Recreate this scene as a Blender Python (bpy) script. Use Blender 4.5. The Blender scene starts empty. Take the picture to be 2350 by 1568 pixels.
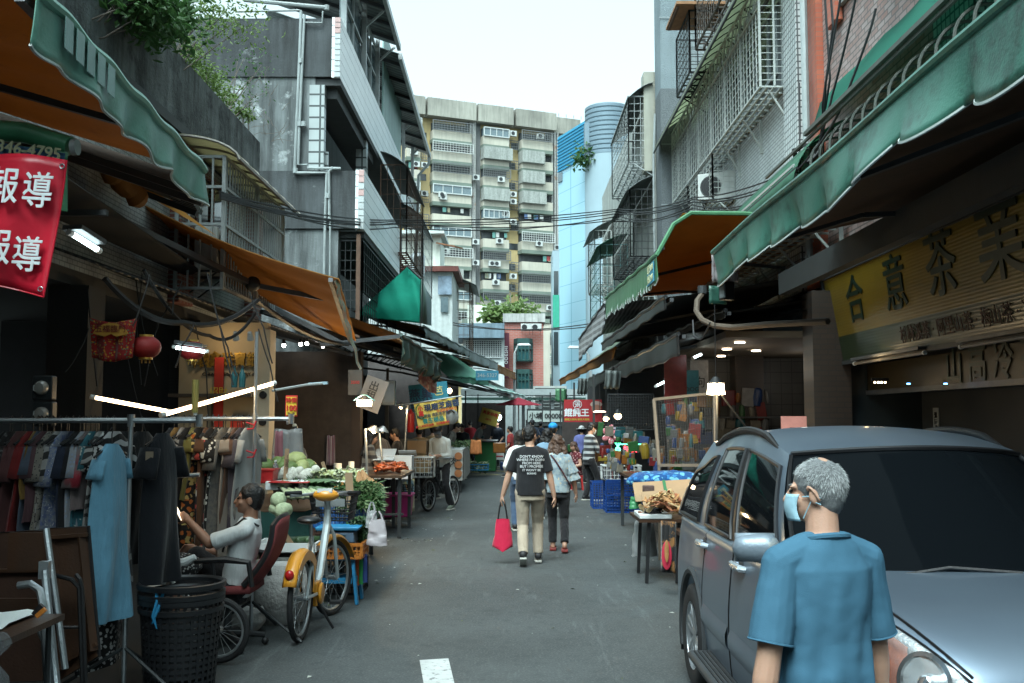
import bpy,random
from math import*
from mathutils import Vector as V,Matrix as Mx,noise as NZ
random.seed(7)
S=bpy.context.scene
COL=S.collection
F=2285.0;H=1.75;TH=atan(176/F)
def ray(x,y):
 a=(x-1175)/F;b=(784-y)/F
 return a,cos(TH)-b*sin(TH),sin(TH)+b*cos(TH)
def at(x,y,Y):
 a,d,z=ray(x,y);t=Y/d
 return V((a*t,Y,H+z*t))
def gr(x,y,z0=0.0):
 a,d,z=ray(x,y);t=(z0-H)/z
 return V((a*t,d*t,z0))
def rnd(a,b):return random.uniform(a,b)
MATS={}
def newmat(name):
 m=bpy.data.materials.new(name);m.use_nodes=True
 nt=m.node_tree;p=nt.nodes['Principled BSDF']
 MATS[name]=m
 return m,nt,p
def N(nt,t,**k):
 n=nt.nodes.new(t)
 for a,v in k.items():setattr(n,a,v)
 return n
def c4(c):return(c[0],c[1],c[2],1)
def noise(nt,vec,sc,det=4,rough=.6):
 n=N(nt,'ShaderNodeTexNoise');n.inputs['Scale'].default_value=sc;n.inputs['Detail'].default_value=det
 n.inputs['Roughness'].default_value=rough;nt.links.new(vec,n.inputs['Vector'])
 return n.outputs['Fac']
def mapr(nt,val,a,b,c=0.0,d=1.0):
 n=N(nt,'ShaderNodeMapRange');n.clamp=True
 for i,v in enumerate((a,b,c,d)):n.inputs[i+1].default_value=v
 nt.links.new(val,n.inputs[0]);return n.outputs[0]
def mix(nt,fac,a,b,mode='MIX'):
 n=N(nt,'ShaderNodeMix',data_type='RGBA',blend_type=mode)
 for s,v in((n.inputs[0],fac),(n.inputs[6],a),(n.inputs[7],b)):
  if isinstance(v,(int,float)):s.default_value=v
  elif isinstance(v,(tuple,list)):s.default_value=c4(v)
  else:nt.links.new(v,s)
 return n.outputs[2]
def coords(nt,scale=(1,1,1),swz=None):
 tc=N(nt,'ShaderNodeTexCoord');out=tc.outputs['Object']
 if swz:
  s=N(nt,'ShaderNodeSeparateXYZ');c=N(nt,'ShaderNodeCombineXYZ');nt.links.new(out,s.inputs[0])
  for i,k in enumerate(swz):nt.links.new(s.outputs[k.upper()],c.inputs[i])
  out=c.outputs[0]
 if scale!=(1,1,1):
  m=N(nt,'ShaderNodeMapping');m.inputs['Scale'].default_value=scale
  nt.links.new(out,m.inputs[0]);out=m.outputs[0]
 return out
def addbump(nt,p,h,st,dist=.02):
 b=N(nt,'ShaderNodeBump');b.inputs['Strength'].default_value=st;b.inputs['Distance'].default_value=dist
 nt.links.new(h,b.inputs['Height']);nt.links.new(b.outputs[0],p.inputs['Normal'])
def finish(p,rough,metal,spec,emit,ecol,coat,trans,alpha):
 p.inputs['Roughness'].default_value=rough;p.inputs['Metallic'].default_value=metal
 p.inputs['Specular IOR Level'].default_value=spec
 if emit:p.inputs['Emission Strength'].default_value=emit;p.inputs['Emission Color'].default_value=c4(ecol)
 if coat:p.inputs['Coat Weight'].default_value=coat;p.inputs['Coat Roughness'].default_value=.06
 if trans:p.inputs['Transmission Weight'].default_value=trans
 p.inputs['Alpha'].default_value=alpha
def weather(nt,p,col,vec,var,sc,streak,dirt,dth,dsc,scol=(.02,.022,.022)):
 a=noise(nt,vec,sc)
 f=mapr(nt,a,.3,.7)
 out=mix(nt,f,[c*(1-var)for c in col]if isinstance(col,(tuple,list))else mix(nt,var,col,(0,0,0)),col)
 if streak:
  m=N(nt,'ShaderNodeMapping');m.inputs['Scale'].default_value=(1.5,1.5,.13);nt.links.new(vec,m.inputs[0])
  out=mix(nt,mapr(nt,noise(nt,m.outputs[0],2.0,6,.7),.42,.66,0,streak),out,scol)
 if dirt:
  out=mix(nt,mapr(nt,noise(nt,vec,dsc,8,.7),dth,dth+.12),out,dirt)
 return out
def mat(name,col,rough=.75,metal=0,var=.2,sc=5,bump=.12,bsc=60,streak=0,dirt=None,dth=.6,dsc=3,emit=0,ecol=None,spec=.4,coat=0,trans=0,alpha=1,scol=(.02,.022,.022),translucent=0):
 if name in MATS:return MATS[name]
 m,nt,p=newmat(name)
 vec=coords(nt)
 if var or streak or dirt:nt.links.new(weather(nt,p,col,vec,var,sc,streak,dirt,dth,dsc,scol),p.inputs['Base Color'])
 else:p.inputs['Base Color'].default_value=c4(col)
 if bump:addbump(nt,p,noise(nt,vec,bsc,3),bump)
 finish(p,rough,metal,spec,emit,ecol or col,coat,trans,alpha)
 if translucent:
  t=N(nt,'ShaderNodeBsdfTranslucent');t.inputs['Color'].default_value=c4([min(1,c*1.3)for c in col])
  x=N(nt,'ShaderNodeMixShader');x.inputs[0].default_value=translucent
  nt.links.new(p.outputs[0],x.inputs[1]);nt.links.new(t.outputs[0],x.inputs[2])
  nt.links.new(x.outputs[0],nt.nodes['Material Output'].inputs[0])
 return m
def tiles(name,c1,c2,mortar,w,h,swz,off=.5,ms=.012,rough=.45,streak=.25,var=.15,bump=.3,dirt=None,dth=.62,spec=.5):
 if name in MATS:return MATS[name]
 m,nt,p=newmat(name)
 vec=coords(nt,swz=swz)
 b=N(nt,'ShaderNodeTexBrick');b.offset=off
 for k,v in(('Scale',1),('Mortar Size',ms),('Mortar Smooth',.1),('Bias',0),('Brick Width',w),('Row Height',h)):b.inputs[k].default_value=v
 for k,v in(('Color1',c1),('Color2',c2),('Mortar',mortar)):b.inputs[k].default_value=c4(v)
 nt.links.new(vec,b.inputs['Vector'])
 nt.links.new(weather(nt,p,b.outputs['Color'],coords(nt),var,2,streak,dirt,dth,1.5),p.inputs['Base Color'])
 addbump(nt,p,b.outputs['Fac'],-bump if bump else 0,.006)
 finish(p,rough,0,spec,0,None,0,0,1)
 return m
def corr(name,col,pitch=.1,swz='yzx',rough=.5,metal=.0,streak=.3,dirt=None,var=.15,bump=.8,dth=.6):
 """sheet metal with ribs running along the second swizzled axis"""
 if name in MATS:return MATS[name]
 m,nt,p=newmat(name)
 w=N(nt,'ShaderNodeTexWave');w.bands_direction='X';w.inputs['Scale'].default_value=.31416/pitch
 w.inputs['Distortion'].default_value=0
 nt.links.new(coords(nt,swz=swz),w.inputs['Vector'])
 nt.links.new(weather(nt,p,col,coords(nt),var,3,streak,dirt,dth,2.5),p.inputs['Base Color'])
 addbump(nt,p,w.outputs['Fac'],bump,.03)
 finish(p,rough,metal,.5,0,None,0,0,1)
 return m
def cloth(name,col,pat=None,c2=(.6,.6,.6),c3=None,sc=18,rough=.85,fold=.25,th=.3):
 if name in MATS:return MATS[name]
 m,nt,p=newmat(name)
 vec=coords(nt)
 out=mix(nt,mapr(nt,noise(nt,vec,4),.3,.7),[c*.8 for c in col],col)
 if pat in('dots','floral','leop'):
  v=N(nt,'ShaderNodeTexVoronoi');v.inputs['Scale'].default_value=sc
  w=vec
  if pat!='dots':
   q=N(nt,'ShaderNodeVectorMath',operation='ADD');nn=N(nt,'ShaderNodeTexNoise');nn.inputs['Scale'].default_value=sc*.8
   nt.links.new(vec,nn.inputs['Vector']);s=N(nt,'ShaderNodeVectorMath',operation='SCALE');s.inputs['Scale'].default_value=1.4/sc
   nt.links.new(nn.outputs['Color'],s.inputs[0]);nt.links.new(vec,q.inputs[0]);nt.links.new(s.outputs[0],q.inputs[1]);w=q.outputs[0]
  nt.links.new(w,v.inputs['Vector'])
  f=mapr(nt,v.outputs['Distance'],th,th+.06,1,0)
  cc=c2
  if c3:
   sp=N(nt,'ShaderNodeSeparateXYZ');nt.links.new(v.outputs['Color'],sp.inputs[0])
   cc=mix(nt,mapr(nt,sp.outputs[0],.45,.5),c2,c3)
  out=mix(nt,f,out,cc)
 elif pat in('zebra','stripe','vstripe','plaid'):
  for d in(('X','Z')if pat=='plaid'else('Z',)if pat!='vstripe'else('X',)):
   w=N(nt,'ShaderNodeTexWave');w.bands_direction=d;w.inputs['Scale'].default_value=sc
   w.inputs['Distortion'].default_value=9 if pat=='zebra'else 0;w.inputs['Detail Scale'].default_value=1.2
   nt.links.new(vec,w.inputs['Vector'])
   out=mix(nt,mapr(nt,w.outputs['Fac'],.55,.62,0,.5 if pat=='plaid'else 1),out,c2)
 elif pat=='noise':
  out=mix(nt,mapr(nt,noise(nt,vec,sc,5),.48,.56),out,c2)
  if c3:out=mix(nt,mapr(nt,noise(nt,vec,sc*2.3,3),.6,.66),out,c3)
 nt.links.new(out,p.inputs['Base Color'])
 m2=N(nt,'ShaderNodeMapping');m2.inputs['Scale'].default_value=(9,9,2.5);nt.links.new(vec,m2.inputs[0])
 addbump(nt,p,noise(nt,m2.outputs[0],1.5,4),fold,.05)
 finish(p,rough,0,.2,0,None,0,0,1)
 p.inputs['Sheen Weight'].default_value=.15
 return m
def glow(name,col,st,base=.8):return mat(name,[c*base for c in col],emit=st,ecol=col,var=0,bump=0,rough=.4)
MW={}
class B:
 def __init__(s):s.v=[];s.f=[];s.m=[];s.k=0
 def add(s,vs,fs):
  n=len(s.v);s.v+=[V(p)for p in vs];s.f+=[tuple(i+n for i in f)for f in fs];s.m+=[s.k]*len(fs);return s
 def box(s,c,d,R=None,rz=0,tap=1.0):
  x,y,z=d[0]/2,d[1]/2,d[2]/2;c=V(c)
  if rz:R=Mx.Rotation(rz,3,'Z')
  P=[V((sx*x*(tap if sz>0 else 1),sy*y*(tap if sz>0 else 1),sz*z))for sz in(-1,1)for sy in(-1,1)for sx in(-1,1)]
  P=[c+(R@p if R else p)for p in P]
  return s.add(P,[(0,2,3,1),(4,5,7,6),(0,1,5,4),(2,6,7,3),(0,4,6,2),(1,3,7,5)])
 def ab(s,a,b):
  a,b=V(a),V(b);return s.box((a+b)/2,[abs(q)for q in(b-a)])
 def bar(s,a,b,w,h=None,up=(0,0,1)):
  a,b=V(a),V(b);d=b-a;L=d.length
  if L<1e-6:return s
  d/=L;u=V(up)
  if abs(d.dot(u))>.98:u=V((1,0,0))if abs(d.x)<.9 else V((0,1,0))
  x=d.cross(u).normalized();u=x.cross(d)
  return s.box((a+b)/2,(w,L,h or w),Mx((x,d,u)).transposed())
 def tube(s,pts,r,n=8,cap=True,closed=False):
  pts=[V(p)for p in pts];m=len(pts);rr=r if isinstance(r,(list,tuple))else[r]*m
  T=[(pts[(i+1)%m if closed else min(i+1,m-1)]-pts[i-1 if closed else max(i-1,0)]).normalized()for i in range(m)]
  u=T[0].orthogonal().normalized();vs=[]
  for i in range(m):
   u=(u-T[i]*u.dot(T[i]))
   u=u.normalized()if u.length>1e-6 else T[i].orthogonal().normalized()
   w=T[i].cross(u)
   for j in range(n):
    a=2*pi*j/n;vs.append(pts[i]+(u*cos(a)+w*sin(a))*rr[i])
  fs=[(i*n+j,i*n+(j+1)%n,((i+1)%m)*n+(j+1)%n,((i+1)%m)*n+j)for i in range(m if closed else m-1)for j in range(n)]
  if cap and not closed:fs+=[tuple(range(n-1,-1,-1)),tuple((m-1)*n+j for j in range(n))]
  return s.add(vs,fs)
 def lathe(s,prof,c=(0,0,0),n=20,R=None,cap=True):
  c=V(c);vs=[]
  for r,z in prof:
   for j in range(n):
    a=2*pi*j/n;p=V((r*cos(a),r*sin(a),z));vs.append(c+(R@p if R else p))
  m=len(prof);fs=[(i*n+j,i*n+(j+1)%n,(i+1)*n+(j+1)%n,(i+1)*n+j)for i in range(m-1)for j in range(n)]
  if cap:fs+=[tuple(range(n-1,-1,-1)),tuple((m-1)*n+j for j in range(n))]
  return s.add(vs,fs)
 def ell(s,c,r,n=12,R=None):
  k=max(6,n//2+2);c=V(c);r=(r,r,r)if isinstance(r,(int,float))else r;vs=[];fs=[]
  for i in range(1,k):
   t=pi*i/k
   for j in range(n):
    a=2*pi*j/n;p=V((r[0]*sin(t)*cos(a),r[1]*sin(t)*sin(a),r[2]*cos(t)));vs.append(c+(R@p if R else p))
  q=len(vs)
  for z in(1,-1):p=V((0,0,z*r[2]));vs.append(c+(R@p if R else p))
  for i in range(k-2):
   for j in range(n):fs.append((i*n+j,(i+1)*n+j,(i+1)*n+(j+1)%n,i*n+(j+1)%n))
  for j in range(n):fs.append((q,j,(j+1)%n));fs.append((q+1,(k-2)*n+(j+1)%n,(k-2)*n+j))
  return s.add(vs,fs)
 def cone(s,a,b,ra,rb,n=12,fl=1.0,ax=(1,0,0),ends=True):
  """tapered limb from a to b with round ends; fl flattens across ax"""
  a,b=V(a),V(b);d=(b-a);L=d.length;d/=max(L,1e-6)
  x=V(ax);x=x-d*x.dot(d)
  x=x.normalized()if x.length>1e-4 else d.orthogonal().normalized()
  y=d.cross(x);prof=[]
  if ends:prof+=[(-ra*cos(t),ra*sin(t))for t in(.25,.7,1.15)]
  prof+=[(0,ra),(L*.33,ra+(rb-ra)*.33),(L*.66,ra+(rb-ra)*.66),(L,rb)]
  if ends:prof+=[(L+rb*cos(t),rb*sin(t))for t in(1.15,.7,.25)]
  vs=[a+d*z+(x*cos(2*pi*j/n)+y*(sin(2*pi*j/n)*fl))*r for z,r in prof for j in range(n)];m=len(prof)
  fs=[(i*n+j,i*n+(j+1)%n,(i+1)*n+(j+1)%n,(i+1)*n+j)for i in range(m-1)for j in range(n)]
  return s.add(vs,fs+[tuple(range(n-1,-1,-1)),tuple((m-1)*n+j for j in range(n))])
 def grid(s,nu,nv,fn,cu=False,cv=False):
  vs=[fn(i/(nu if cu else nu-1),j/(nv if cv else nv-1))for i in range(nu)for j in range(nv)]
  fs=[(i*nv+j,((i+1)%nu)*nv+j,((i+1)%nu)*nv+(j+1)%nv,i*nv+(j+1)%nv)for i in range(nu if cu else nu-1)for j in range(nv if cv else nv-1)]
  return s.add(vs,fs)
 def quad(s,a,b,c,d):return s.add([a,b,c,d],[(0,1,2,3)])
 def prism(s,pts,o,x,y,z):
  """polygon pts (2D in axes x, y from o) pushed along z"""
  o,x,y,z=V(o),V(x),V(y),V(z);n=len(pts)
  vs=[o+x*p[0]+y*p[1]for p in pts];vs+=[p+z for p in vs]
  return s.add(vs,[tuple(range(n-1,-1,-1)),tuple(range(n,2*n))]+[(i,(i+1)%n,n+(i+1)%n,n+i)for i in range(n)])
 def leaf(s,c,d,up,L,W):
  c,d,up=V(c),V(d).normalized(),V(up);x=d.cross(up)
  x=(x.normalized()if x.length>1e-4 else d.orthogonal().normalized())*W/2;n=x.cross(d).normalized()*W*.2
  return s.add([c,c+d*L*.45+x-n,c+d*L,c+d*L*.45-x-n,c+d*L*.5+n],[(0,1,4),(1,2,4),(2,3,4),(3,0,4)])
 def build(s,name,m=None,parent=None,local=False,smooth=True,ang=35,solid=0,bevel=0,jitter=0,sub=0):
  if jitter:
   for p in s.v:p+=NZ.noise_vector(p*6)*jitter
  me=bpy.data.meshes.new(name);me.from_pydata(s.v,[],s.f)
  ms=m if isinstance(m,(list,tuple))else[m]
  for x in ms:me.materials.append(x)
  if len(ms)>1:me.polygons.foreach_set('material_index',s.m)
  if parent is not None and not local:me.transform(MW[parent.name].inverted())
  if smooth:
   me.polygons.foreach_set('use_smooth',[True]*len(me.polygons))
   if ang<180:me.set_sharp_from_angle(angle=radians(ang))
  o=bpy.data.objects.new(name,me);COL.objects.link(o)
  if parent is not None:o.parent=parent;MW[o.name]=MW[parent.name]
  else:MW[o.name]=Mx.Identity(4)
  if solid:k=o.modifiers.new('solid','SOLIDIFY');k.thickness=solid;k.offset=0
  if bevel:k=o.modifiers.new('bevel','BEVEL');k.width=bevel;k.segments=2;k.limit_method='ANGLE'
  if sub:k=o.modifiers.new('sub','SUBSURF');k.levels=sub;k.render_levels=sub
  return o
def flesh(o,vox,sm=4,it=.5,disp=0,dsize=.1,remesh=True):
 """joins overlapping limbs of one mesh into one skin and relaxes it"""
 if remesh:k=o.modifiers.new('skin','REMESH');k.mode='VOXEL';k.voxel_size=vox;k.use_smooth_shade=True
 if sm:k=o.modifiers.new('relax','SMOOTH');k.factor=it;k.iterations=sm
 if disp:
  t=bpy.data.textures.new('folds','CLOUDS');t.noise_scale=dsize;t.noise_depth=2
  k=o.modifiers.new('folds','DISPLACE');k.texture=t;k.strength=disp;k.texture_coords='LOCAL';k.mid_level=.5
 return o
def tag(o,label=None,cat=None,group=None,kind=None):
 if label:o['label']=label
 if cat:o['category']=cat
 if group:o['group']=group
 if kind:o['kind']=kind
 return o
def T(name,label,cat,loc=(0,0,0),rz=0,group=None):
 o=bpy.data.objects.new(name,None);COL.objects.link(o);o.empty_display_size=.1
 o.location=loc;o.rotation_euler=(0,0,rz)
 MW[o.name]=Mx.Translation(loc)@Mx.Rotation(rz,4,'Z')
 return tag(o,label,cat,group)
def dup(o,loc=None,rz=None,label=None,parent=None,sc=None):
 c=o.copy();COL.objects.link(c)
 if parent:c.parent=parent
 if loc is not None:c.location=loc
 if rz is not None:c.rotation_euler=(0,0,rz)
 if sc:c.scale=(sc,sc,sc)if isinstance(sc,(int,float))else sc
 if label:c['label']=label
 MW[c.name]=Mx.Translation(c.location)@Mx.Rotation(c.rotation_euler.z,4,'Z')
 for ch in list(o.children):dup(ch,parent=c)
 return c
def text(body,size,mt,parent,o,xd,up,bold=0.0,ext=.002,name='lettering',sx=1.0,align='CENTER',shear=0,sp=1.0):
 c=bpy.data.curves.new('t','FONT');c.body=body;c.size=size;c.extrude=ext;c.resolution_u=3
 c.align_x=align;c.align_y='CENTER';c.shear=shear;c.space_line=.95;c.space_character=sp
 ob=bpy.data.objects.new('t',c);me=bpy.data.meshes.new_from_object(ob);bpy.data.objects.remove(ob)
 x=V(xd).normalized()*sx;u=V(up);u=(u-x*u.dot(x)/x.length_squared).normalized();z=x.normalized().cross(u)
 M=Mx(((x.x,u.x,z.x,o[0]),(x.y,u.y,z.y,o[1]),(x.z,u.z,z.z,o[2]),(0,0,0,1)))
 if parent is not None:M=MW[parent.name].inverted()@M
 if bold>.0009:
  bm_=B();vs0=[v.co.copy()for v in me.vertices];fs0=[tuple(q.vertices)for q in me.polygons];bold*=.75
  for i in range(7):a_=i*1.0472;r_b=bold if i<6 else 0;bm_.add([v+V((cos(a_)*r_b,sin(a_)*r_b,.0004*i))for v in vs0],fs0)
  me=bpy.data.meshes.new(name);me.from_pydata(bm_.v,[],bm_.f)
 me.transform(M);me.materials.clear();me.materials.append(mt);me.name=name
 ob=bpy.data.objects.new(name,me);COL.objects.link(ob)
 if parent is not None:ob.parent=parent;MW[ob.name]=MW[parent.name]
 return ob
def lamp(name,loc,col,w,r=.05,parent=None):
 l=bpy.data.lights.new(name,'POINT');l.energy=w;l.color=col;l.shadow_soft_size=r
 o=bpy.data.objects.new(name,l);COL.objects.link(o);o.location=loc
 if parent is not None:o.parent=parent;o.location=MW[parent.name].inverted()@V(loc)
 return o
cam=bpy.data.cameras.new('camera');cam.lens=35;cam.sensor_width=36;cam.clip_start=.05;cam.clip_end=3000
cam.lens=36*F/2350
co=bpy.data.objects.new('camera',cam);COL.objects.link(co);co.location=(0,0,H);co.rotation_euler=(pi/2+TH,0,0);S.camera=co
w=bpy.data.worlds.new('World');S.world=w;w.use_nodes=True;nt=w.node_tree
sk=N(nt,'ShaderNodeTexSky');sk.sky_type='NISHITA';sk.sun_disc=False;sk.sun_elevation=radians(58);sk.sun_rotation=radians(200)
sk.air_density=1.0;sk.dust_density=6.0;sk.ozone_density=1.0
hs=N(nt,'ShaderNodeHueSaturation');hs.inputs['Saturation'].default_value=.12
nt.links.new(sk.outputs[0],hs.inputs['Color'])
tint=mix(nt,1.0,hs.outputs[0],(.77,1.0,1.04),'MULTIPLY')
bg=nt.nodes['Background'];nt.links.new(tint,bg.inputs['Color']);bg.inputs['Strength'].default_value=.15
sun=bpy.data.lights.new('sun','SUN');sun.energy=.6;sun.angle=radians(25);sun.color=(1,.98,.94)
so=bpy.data.objects.new('sun',sun);COL.objects.link(so);so.rotation_euler=(radians(32),0,radians(-20))
S.view_settings.view_transform='Standard';S.view_settings.look='None';S.view_settings.exposure=1.55;S.view_settings.gamma=1
S.cycles.diffuse_bounces=1;S.cycles.max_bounces=6;S.cycles.transparent_max_bounces=12;S.cycles.sample_clamp_indirect=4
def road_mat():
 m,nt,p=newmat('asphalt');vec=coords(nt)
 a=mix(nt,mapr(nt,noise(nt,vec,.55,6),.35,.65),(.034,.039,.040),(.056,.063,.064))
 a=mix(nt,mapr(nt,noise(nt,vec,55,3),.5,.72,0,.5),a,(.15,.16,.16));a=mix(nt,mapr(nt,noise(nt,vec,9,5),.5,.75,0,.6),a,(.024,.028,.029))
 m2=N(nt,'ShaderNodeMapping');m2.inputs['Scale'].default_value=(3,.35,1);nt.links.new(vec,m2.inputs[0])
 a=mix(nt,mapr(nt,noise(nt,m2.outputs[0],1.6,8,.75),.56,.78,0,.65),a,(.15,.165,.165))
 a=mix(nt,mapr(nt,noise(nt,vec,1.7,6),.6,.72,0,.7),a,(.026,.030,.031))
 v=N(nt,'ShaderNodeTexVoronoi');v.inputs['Scale'].default_value=11;nt.links.new(vec,v.inputs['Vector'])
 a=mix(nt,mapr(nt,v.outputs['Distance'],.045,.06,.8,0),a,(.016,.018,.019))
 nt.links.new(a,p.inputs['Base Color']);addbump(nt,p,noise(nt,vec,220,2),.4,.006)
 finish(p,.72,0,.35,0,None,0,0,1);return m
b=B();b.quad((-400,-60,-.008),(400,-60,-.008),(400,1500,-.008),(-400,1500,-.008))
tag(b.build('ground',mat('bare ground',(.11,.115,.11))),kind='structure')
b=B();b.grid(24,90,lambda u,v:V((-2.6+5.0*u,-4+70*v,.0)))
tag(b.build('road',road_mat()),kind='structure')
pave=tiles('dark paving',(.018,.019,.018),(.024,.024,.024),(.02,.02,.02),.3,.3,'xyz',0,.008,.6,0,.35,.2)
b=B();b.ab((-9,-4,-.02),(-2.4,66,.012));tag(b.build('pavement',pave),kind='structure')
b=B();b.ab((2.42,-4,-.02),(9,66,.012));tag(b.build('pavement',pave),kind='structure')
gut=tiles('gutter slabs',(.10,.088,.08),(.075,.075,.072),(.02,.02,.02),.28,.42,'xyz',0,.014,.7,.2,.3,.4)
b=B()
ed=[(10.2,1.72),(13.5,1.96),(17,2.12),(21,2.26),(27,2.38)]
for(y0,x0),(y1,x1)in zip(ed,ed[1:]):b.quad((x0,y0,.005),(x0+.3,y0,.005),(x1+.3,y1,.005),(x1,y1,.005))
tag(b.build('gutter',gut),kind='structure')
wp=mat('road paint',(.46,.48,.47),var=.25,dirt=(.07,.075,.075),dth=.54,dsc=16)
b=B();q=[gr(*p,.004)for p in((963,1515),(1029,1511),(1047,1585),(975,1585))];b.add(q,[(0,1,2,3)])
tag(b.build('road_marking',wp),kind='structure')
yp=mat('yellow road paint',(.42,.36,.12),var=.3,dirt=(.07,.075,.075),dth=.5,dsc=6)
b=B()
def line(x0,y0,x1,y1,wd,z=.004):
 d=V((x1-x0,y1-y0,0)).normalized();n=V((-d.y,d.x,0))*wd/2;a=V((x0,y0,z));c=V((x1,y1,z));b.quad(a-n,a+n,c+n,c-n)
for i,(l)in enumerate([(-1.9,31,1.3,31),(-1.9,38,1.3,38),(-1.9,31,-1.9,38)]):line(*l,.12,.004)
line(-1.9,31,.6,38,.1,.006);line(.5,31,-1.9,36.5,.1,.008);line(-1.9,33.5,-.4,31,.1,.008)
tag(b.build('box_junction_marking',yp),kind='structure')
b=B();q=[gr(*p,.004)for p in((985,1140),(1050,1122),(1058,1128),(1000,1149))];b.add(q,[(0,1,2,3)])
tag(b.build('faded_road_patch',mat('faded paint',(.13,.13,.115),dirt=(.07,.075,.075),dth=.5,dsc=9)),kind='structure')
b=B();r_=random.Random(3)
for i in range(150):
 x=r_.uniform(-1.7,1.9);y=r_.uniform(5,24);s=r_.uniform(.008,.03);a=r_.uniform(0,6.28);z=.006+.002*r_.random()
 if r_.random()<.45:x=r_.uniform(-1.9,-1.0);y=r_.uniform(9,18)
 b.k=0 if r_.random()<.6 else 1
 d=V((cos(a),sin(a),0));e=V((-sin(a),cos(a),0))*.45
 b.add([V((x,y,z))+d*s,V((x,y,z+s*.3))+e*s,V((x,y,z))-d*s,V((x,y,z+s*.1))-e*s],[(0,1,2,3)])
tag(b.build('litter',[mat('paper scraps',(.45,.46,.42),var=.4),mat('leaf scraps',(.10,.12,.04),var=.4)]),kind='stuff')
stain=mat('stained concrete',(.17,.195,.20),var=.6,sc=3,streak=.9,dirt=(.028,.032,.034),dth=.52,dsc=2.2,bump=.9,bsc=25,rough=.9)
stain2=mat('mottled concrete',(.20,.225,.228),var=.5,sc=.9,streak=.8,dirt=(.42,.46,.46),dth=.57,dsc=1.3,bump=.4,bsc=20,rough=.9)
dkstain=mat('blackened concrete',(.075,.085,.09),var=.5,sc=1.0,streak=.85,dirt=(.28,.31,.31),dth=.63,dsc=1.4,bump=.4,bsc=22,rough=.9)
wtile=tiles('white glazed tile',(.84,.88,.88),(.88,.91,.91),(.25,.28,.28),.115,.235,'yzx',0,.012,.3,.12)
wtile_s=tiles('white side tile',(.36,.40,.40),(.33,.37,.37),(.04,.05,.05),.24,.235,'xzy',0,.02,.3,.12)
pinkt=mat('salmon tile',(.50,.33,.31),rough=.4)
fine=tiles('small grey white tile',(.34,.36,.35),(.40,.42,.41),(.13,.14,.14),.11,.05,'yzx',.5,.006,.4,.4)
redb=tiles('red brick tile',(.20,.055,.042),(.26,.085,.065),(.30,.30,.29),.12,.06,'yzx',0,.010,.5,.25)
redb_x=tiles('red brick tile front',(.20,.055,.042),(.26,.085,.065),(.30,.30,.29),.12,.06,'xzy',0,.010,.5,.25)
galv=mat('galvanised pipe',(.40,.43,.43),metal=.35,rough=.5,var=.25,dirt=(.16,.12,.09),dth=.72,dsc=9)
whitep=mat('white painted steel',(.55,.58,.57),rough=.45,var=.2,dirt=(.18,.12,.08),dth=.74,dsc=8)
rust=mat('rusty brown steel',(.13,.075,.05),rough=.8,var=.4)
dksteel=mat('dark steel',(.032,.036,.038),rough=.55,var=.3)
black=mat('black plastic',(.012,.012,.013),rough=.5,var=.2)
dark=mat('dark interior',(.012,.012,.013),rough=.9,var=.3)  # near-black; on walls it puts the darkness of deep interiors into the colour
glassd=mat('dark window glass',(.03,.04,.045),rough=.08,var=.1,bump=0,spec=.7)
glassb=mat('bluish window glass',(.14,.19,.21),rough=.12,var=.3,bump=0,spec=.7)
acw=mat('air conditioner casing',(.52,.54,.52),rough=.5,var=.12,streak=.2)
def bars(b,o,x,y,nx,ny,r=.012,rim=.02):
 """flat grille: o corner, x and y edge vectors"""
 o,x,y=V(o),V(x),V(y)
 for i in range(nx+1):b.bar(o+x*(i/nx),o+x*(i/nx)+y,rim if i in(0,nx)else r)
 for j in range(ny+1):b.bar(o+y*(j/ny),o+y*(j/ny)+x,rim if j in(0,ny)else r)
 return b
def ac_unit(loc,rz,label,group=None,s=1.0):
 t=T('air_conditioner',label,'air conditioner',loc,rz,group)
 b=B();b.box((0,0,.27*s),(.78*s,.28*s,.54*s));b.build('casing',acw,t,local=True,bevel=.015*s)
 b=B();Rf=Mx.Rotation(pi/2,3,'X')
 for r in(.06,.11,.16,.21):b.tube([V((-.12*s+r*s*cos(a*pi/10),-.15*s,.27*s+r*s*sin(a*pi/10)))for a in range(20)],.006*s,4,closed=True)
 for a in range(8):b.bar((-.12*s,-.15*s,.27*s),(-.12*s+.21*s*cos(a*pi/4),-.15*s,.27*s+.21*s*sin(a*pi/4)),.005*s)
 g=b.build('fan_grille',dksteel,t,local=True)
 b=B();b.lathe([(.2*s,0),(.2*s,.01)],(-.12*s,-.142*s,.27*s),20,Rf);b.build('fan_opening',black,t,local=True)
 for sx in(-1,1):b=B();b.bar((sx*.3*s,-.16*s,-.02),(sx*.3*s,.2*s,-.02),.03*s);b.bar((sx*.3*s,-.14*s,-.02),(sx*.3*s,.2*s,-.3*s),.02*s);b.build('bracket',dksteel,t,local=True)
 return t
t=T('shophouse','two storey shophouse with a black stained concrete parapet and red brick columns','building',(-4.3,8,0))
b=B();b.ab((-4.2,-24,5.42),(-4.42,16.3,6.33));b.ab((-9.2,16.1,5.42),(-4.42,16.3,6.33));b.build('parapet',stain,t)
b=B();b.ab((-4.12,-24,5.30),(-4.44,16.35,5.42));b.build('ledge',mat('dark tiled ledge',(.06,.068,.07),rough=.7),t)
b=B();b.ab((-4.3,-24,3.2),(-4.5,16.3,5.30));b.build('wall',fine,t)
for y in(6.2,12.35,15.9):
 b=B();b.ab((-4.16,y,3.2),(-4.30,y+.55,5.297));b.build('brick_column',redb,t)
b=B();b.ab((-9.2,-24,5.1),(-4.5,16.3,5.4));b.build('terrace_slab',stain,t)
b=B();b.ab((-9.3,16.0,0),(-4.5,16.3,5.1));b.build('end_wall',dkstain,t)
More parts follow.
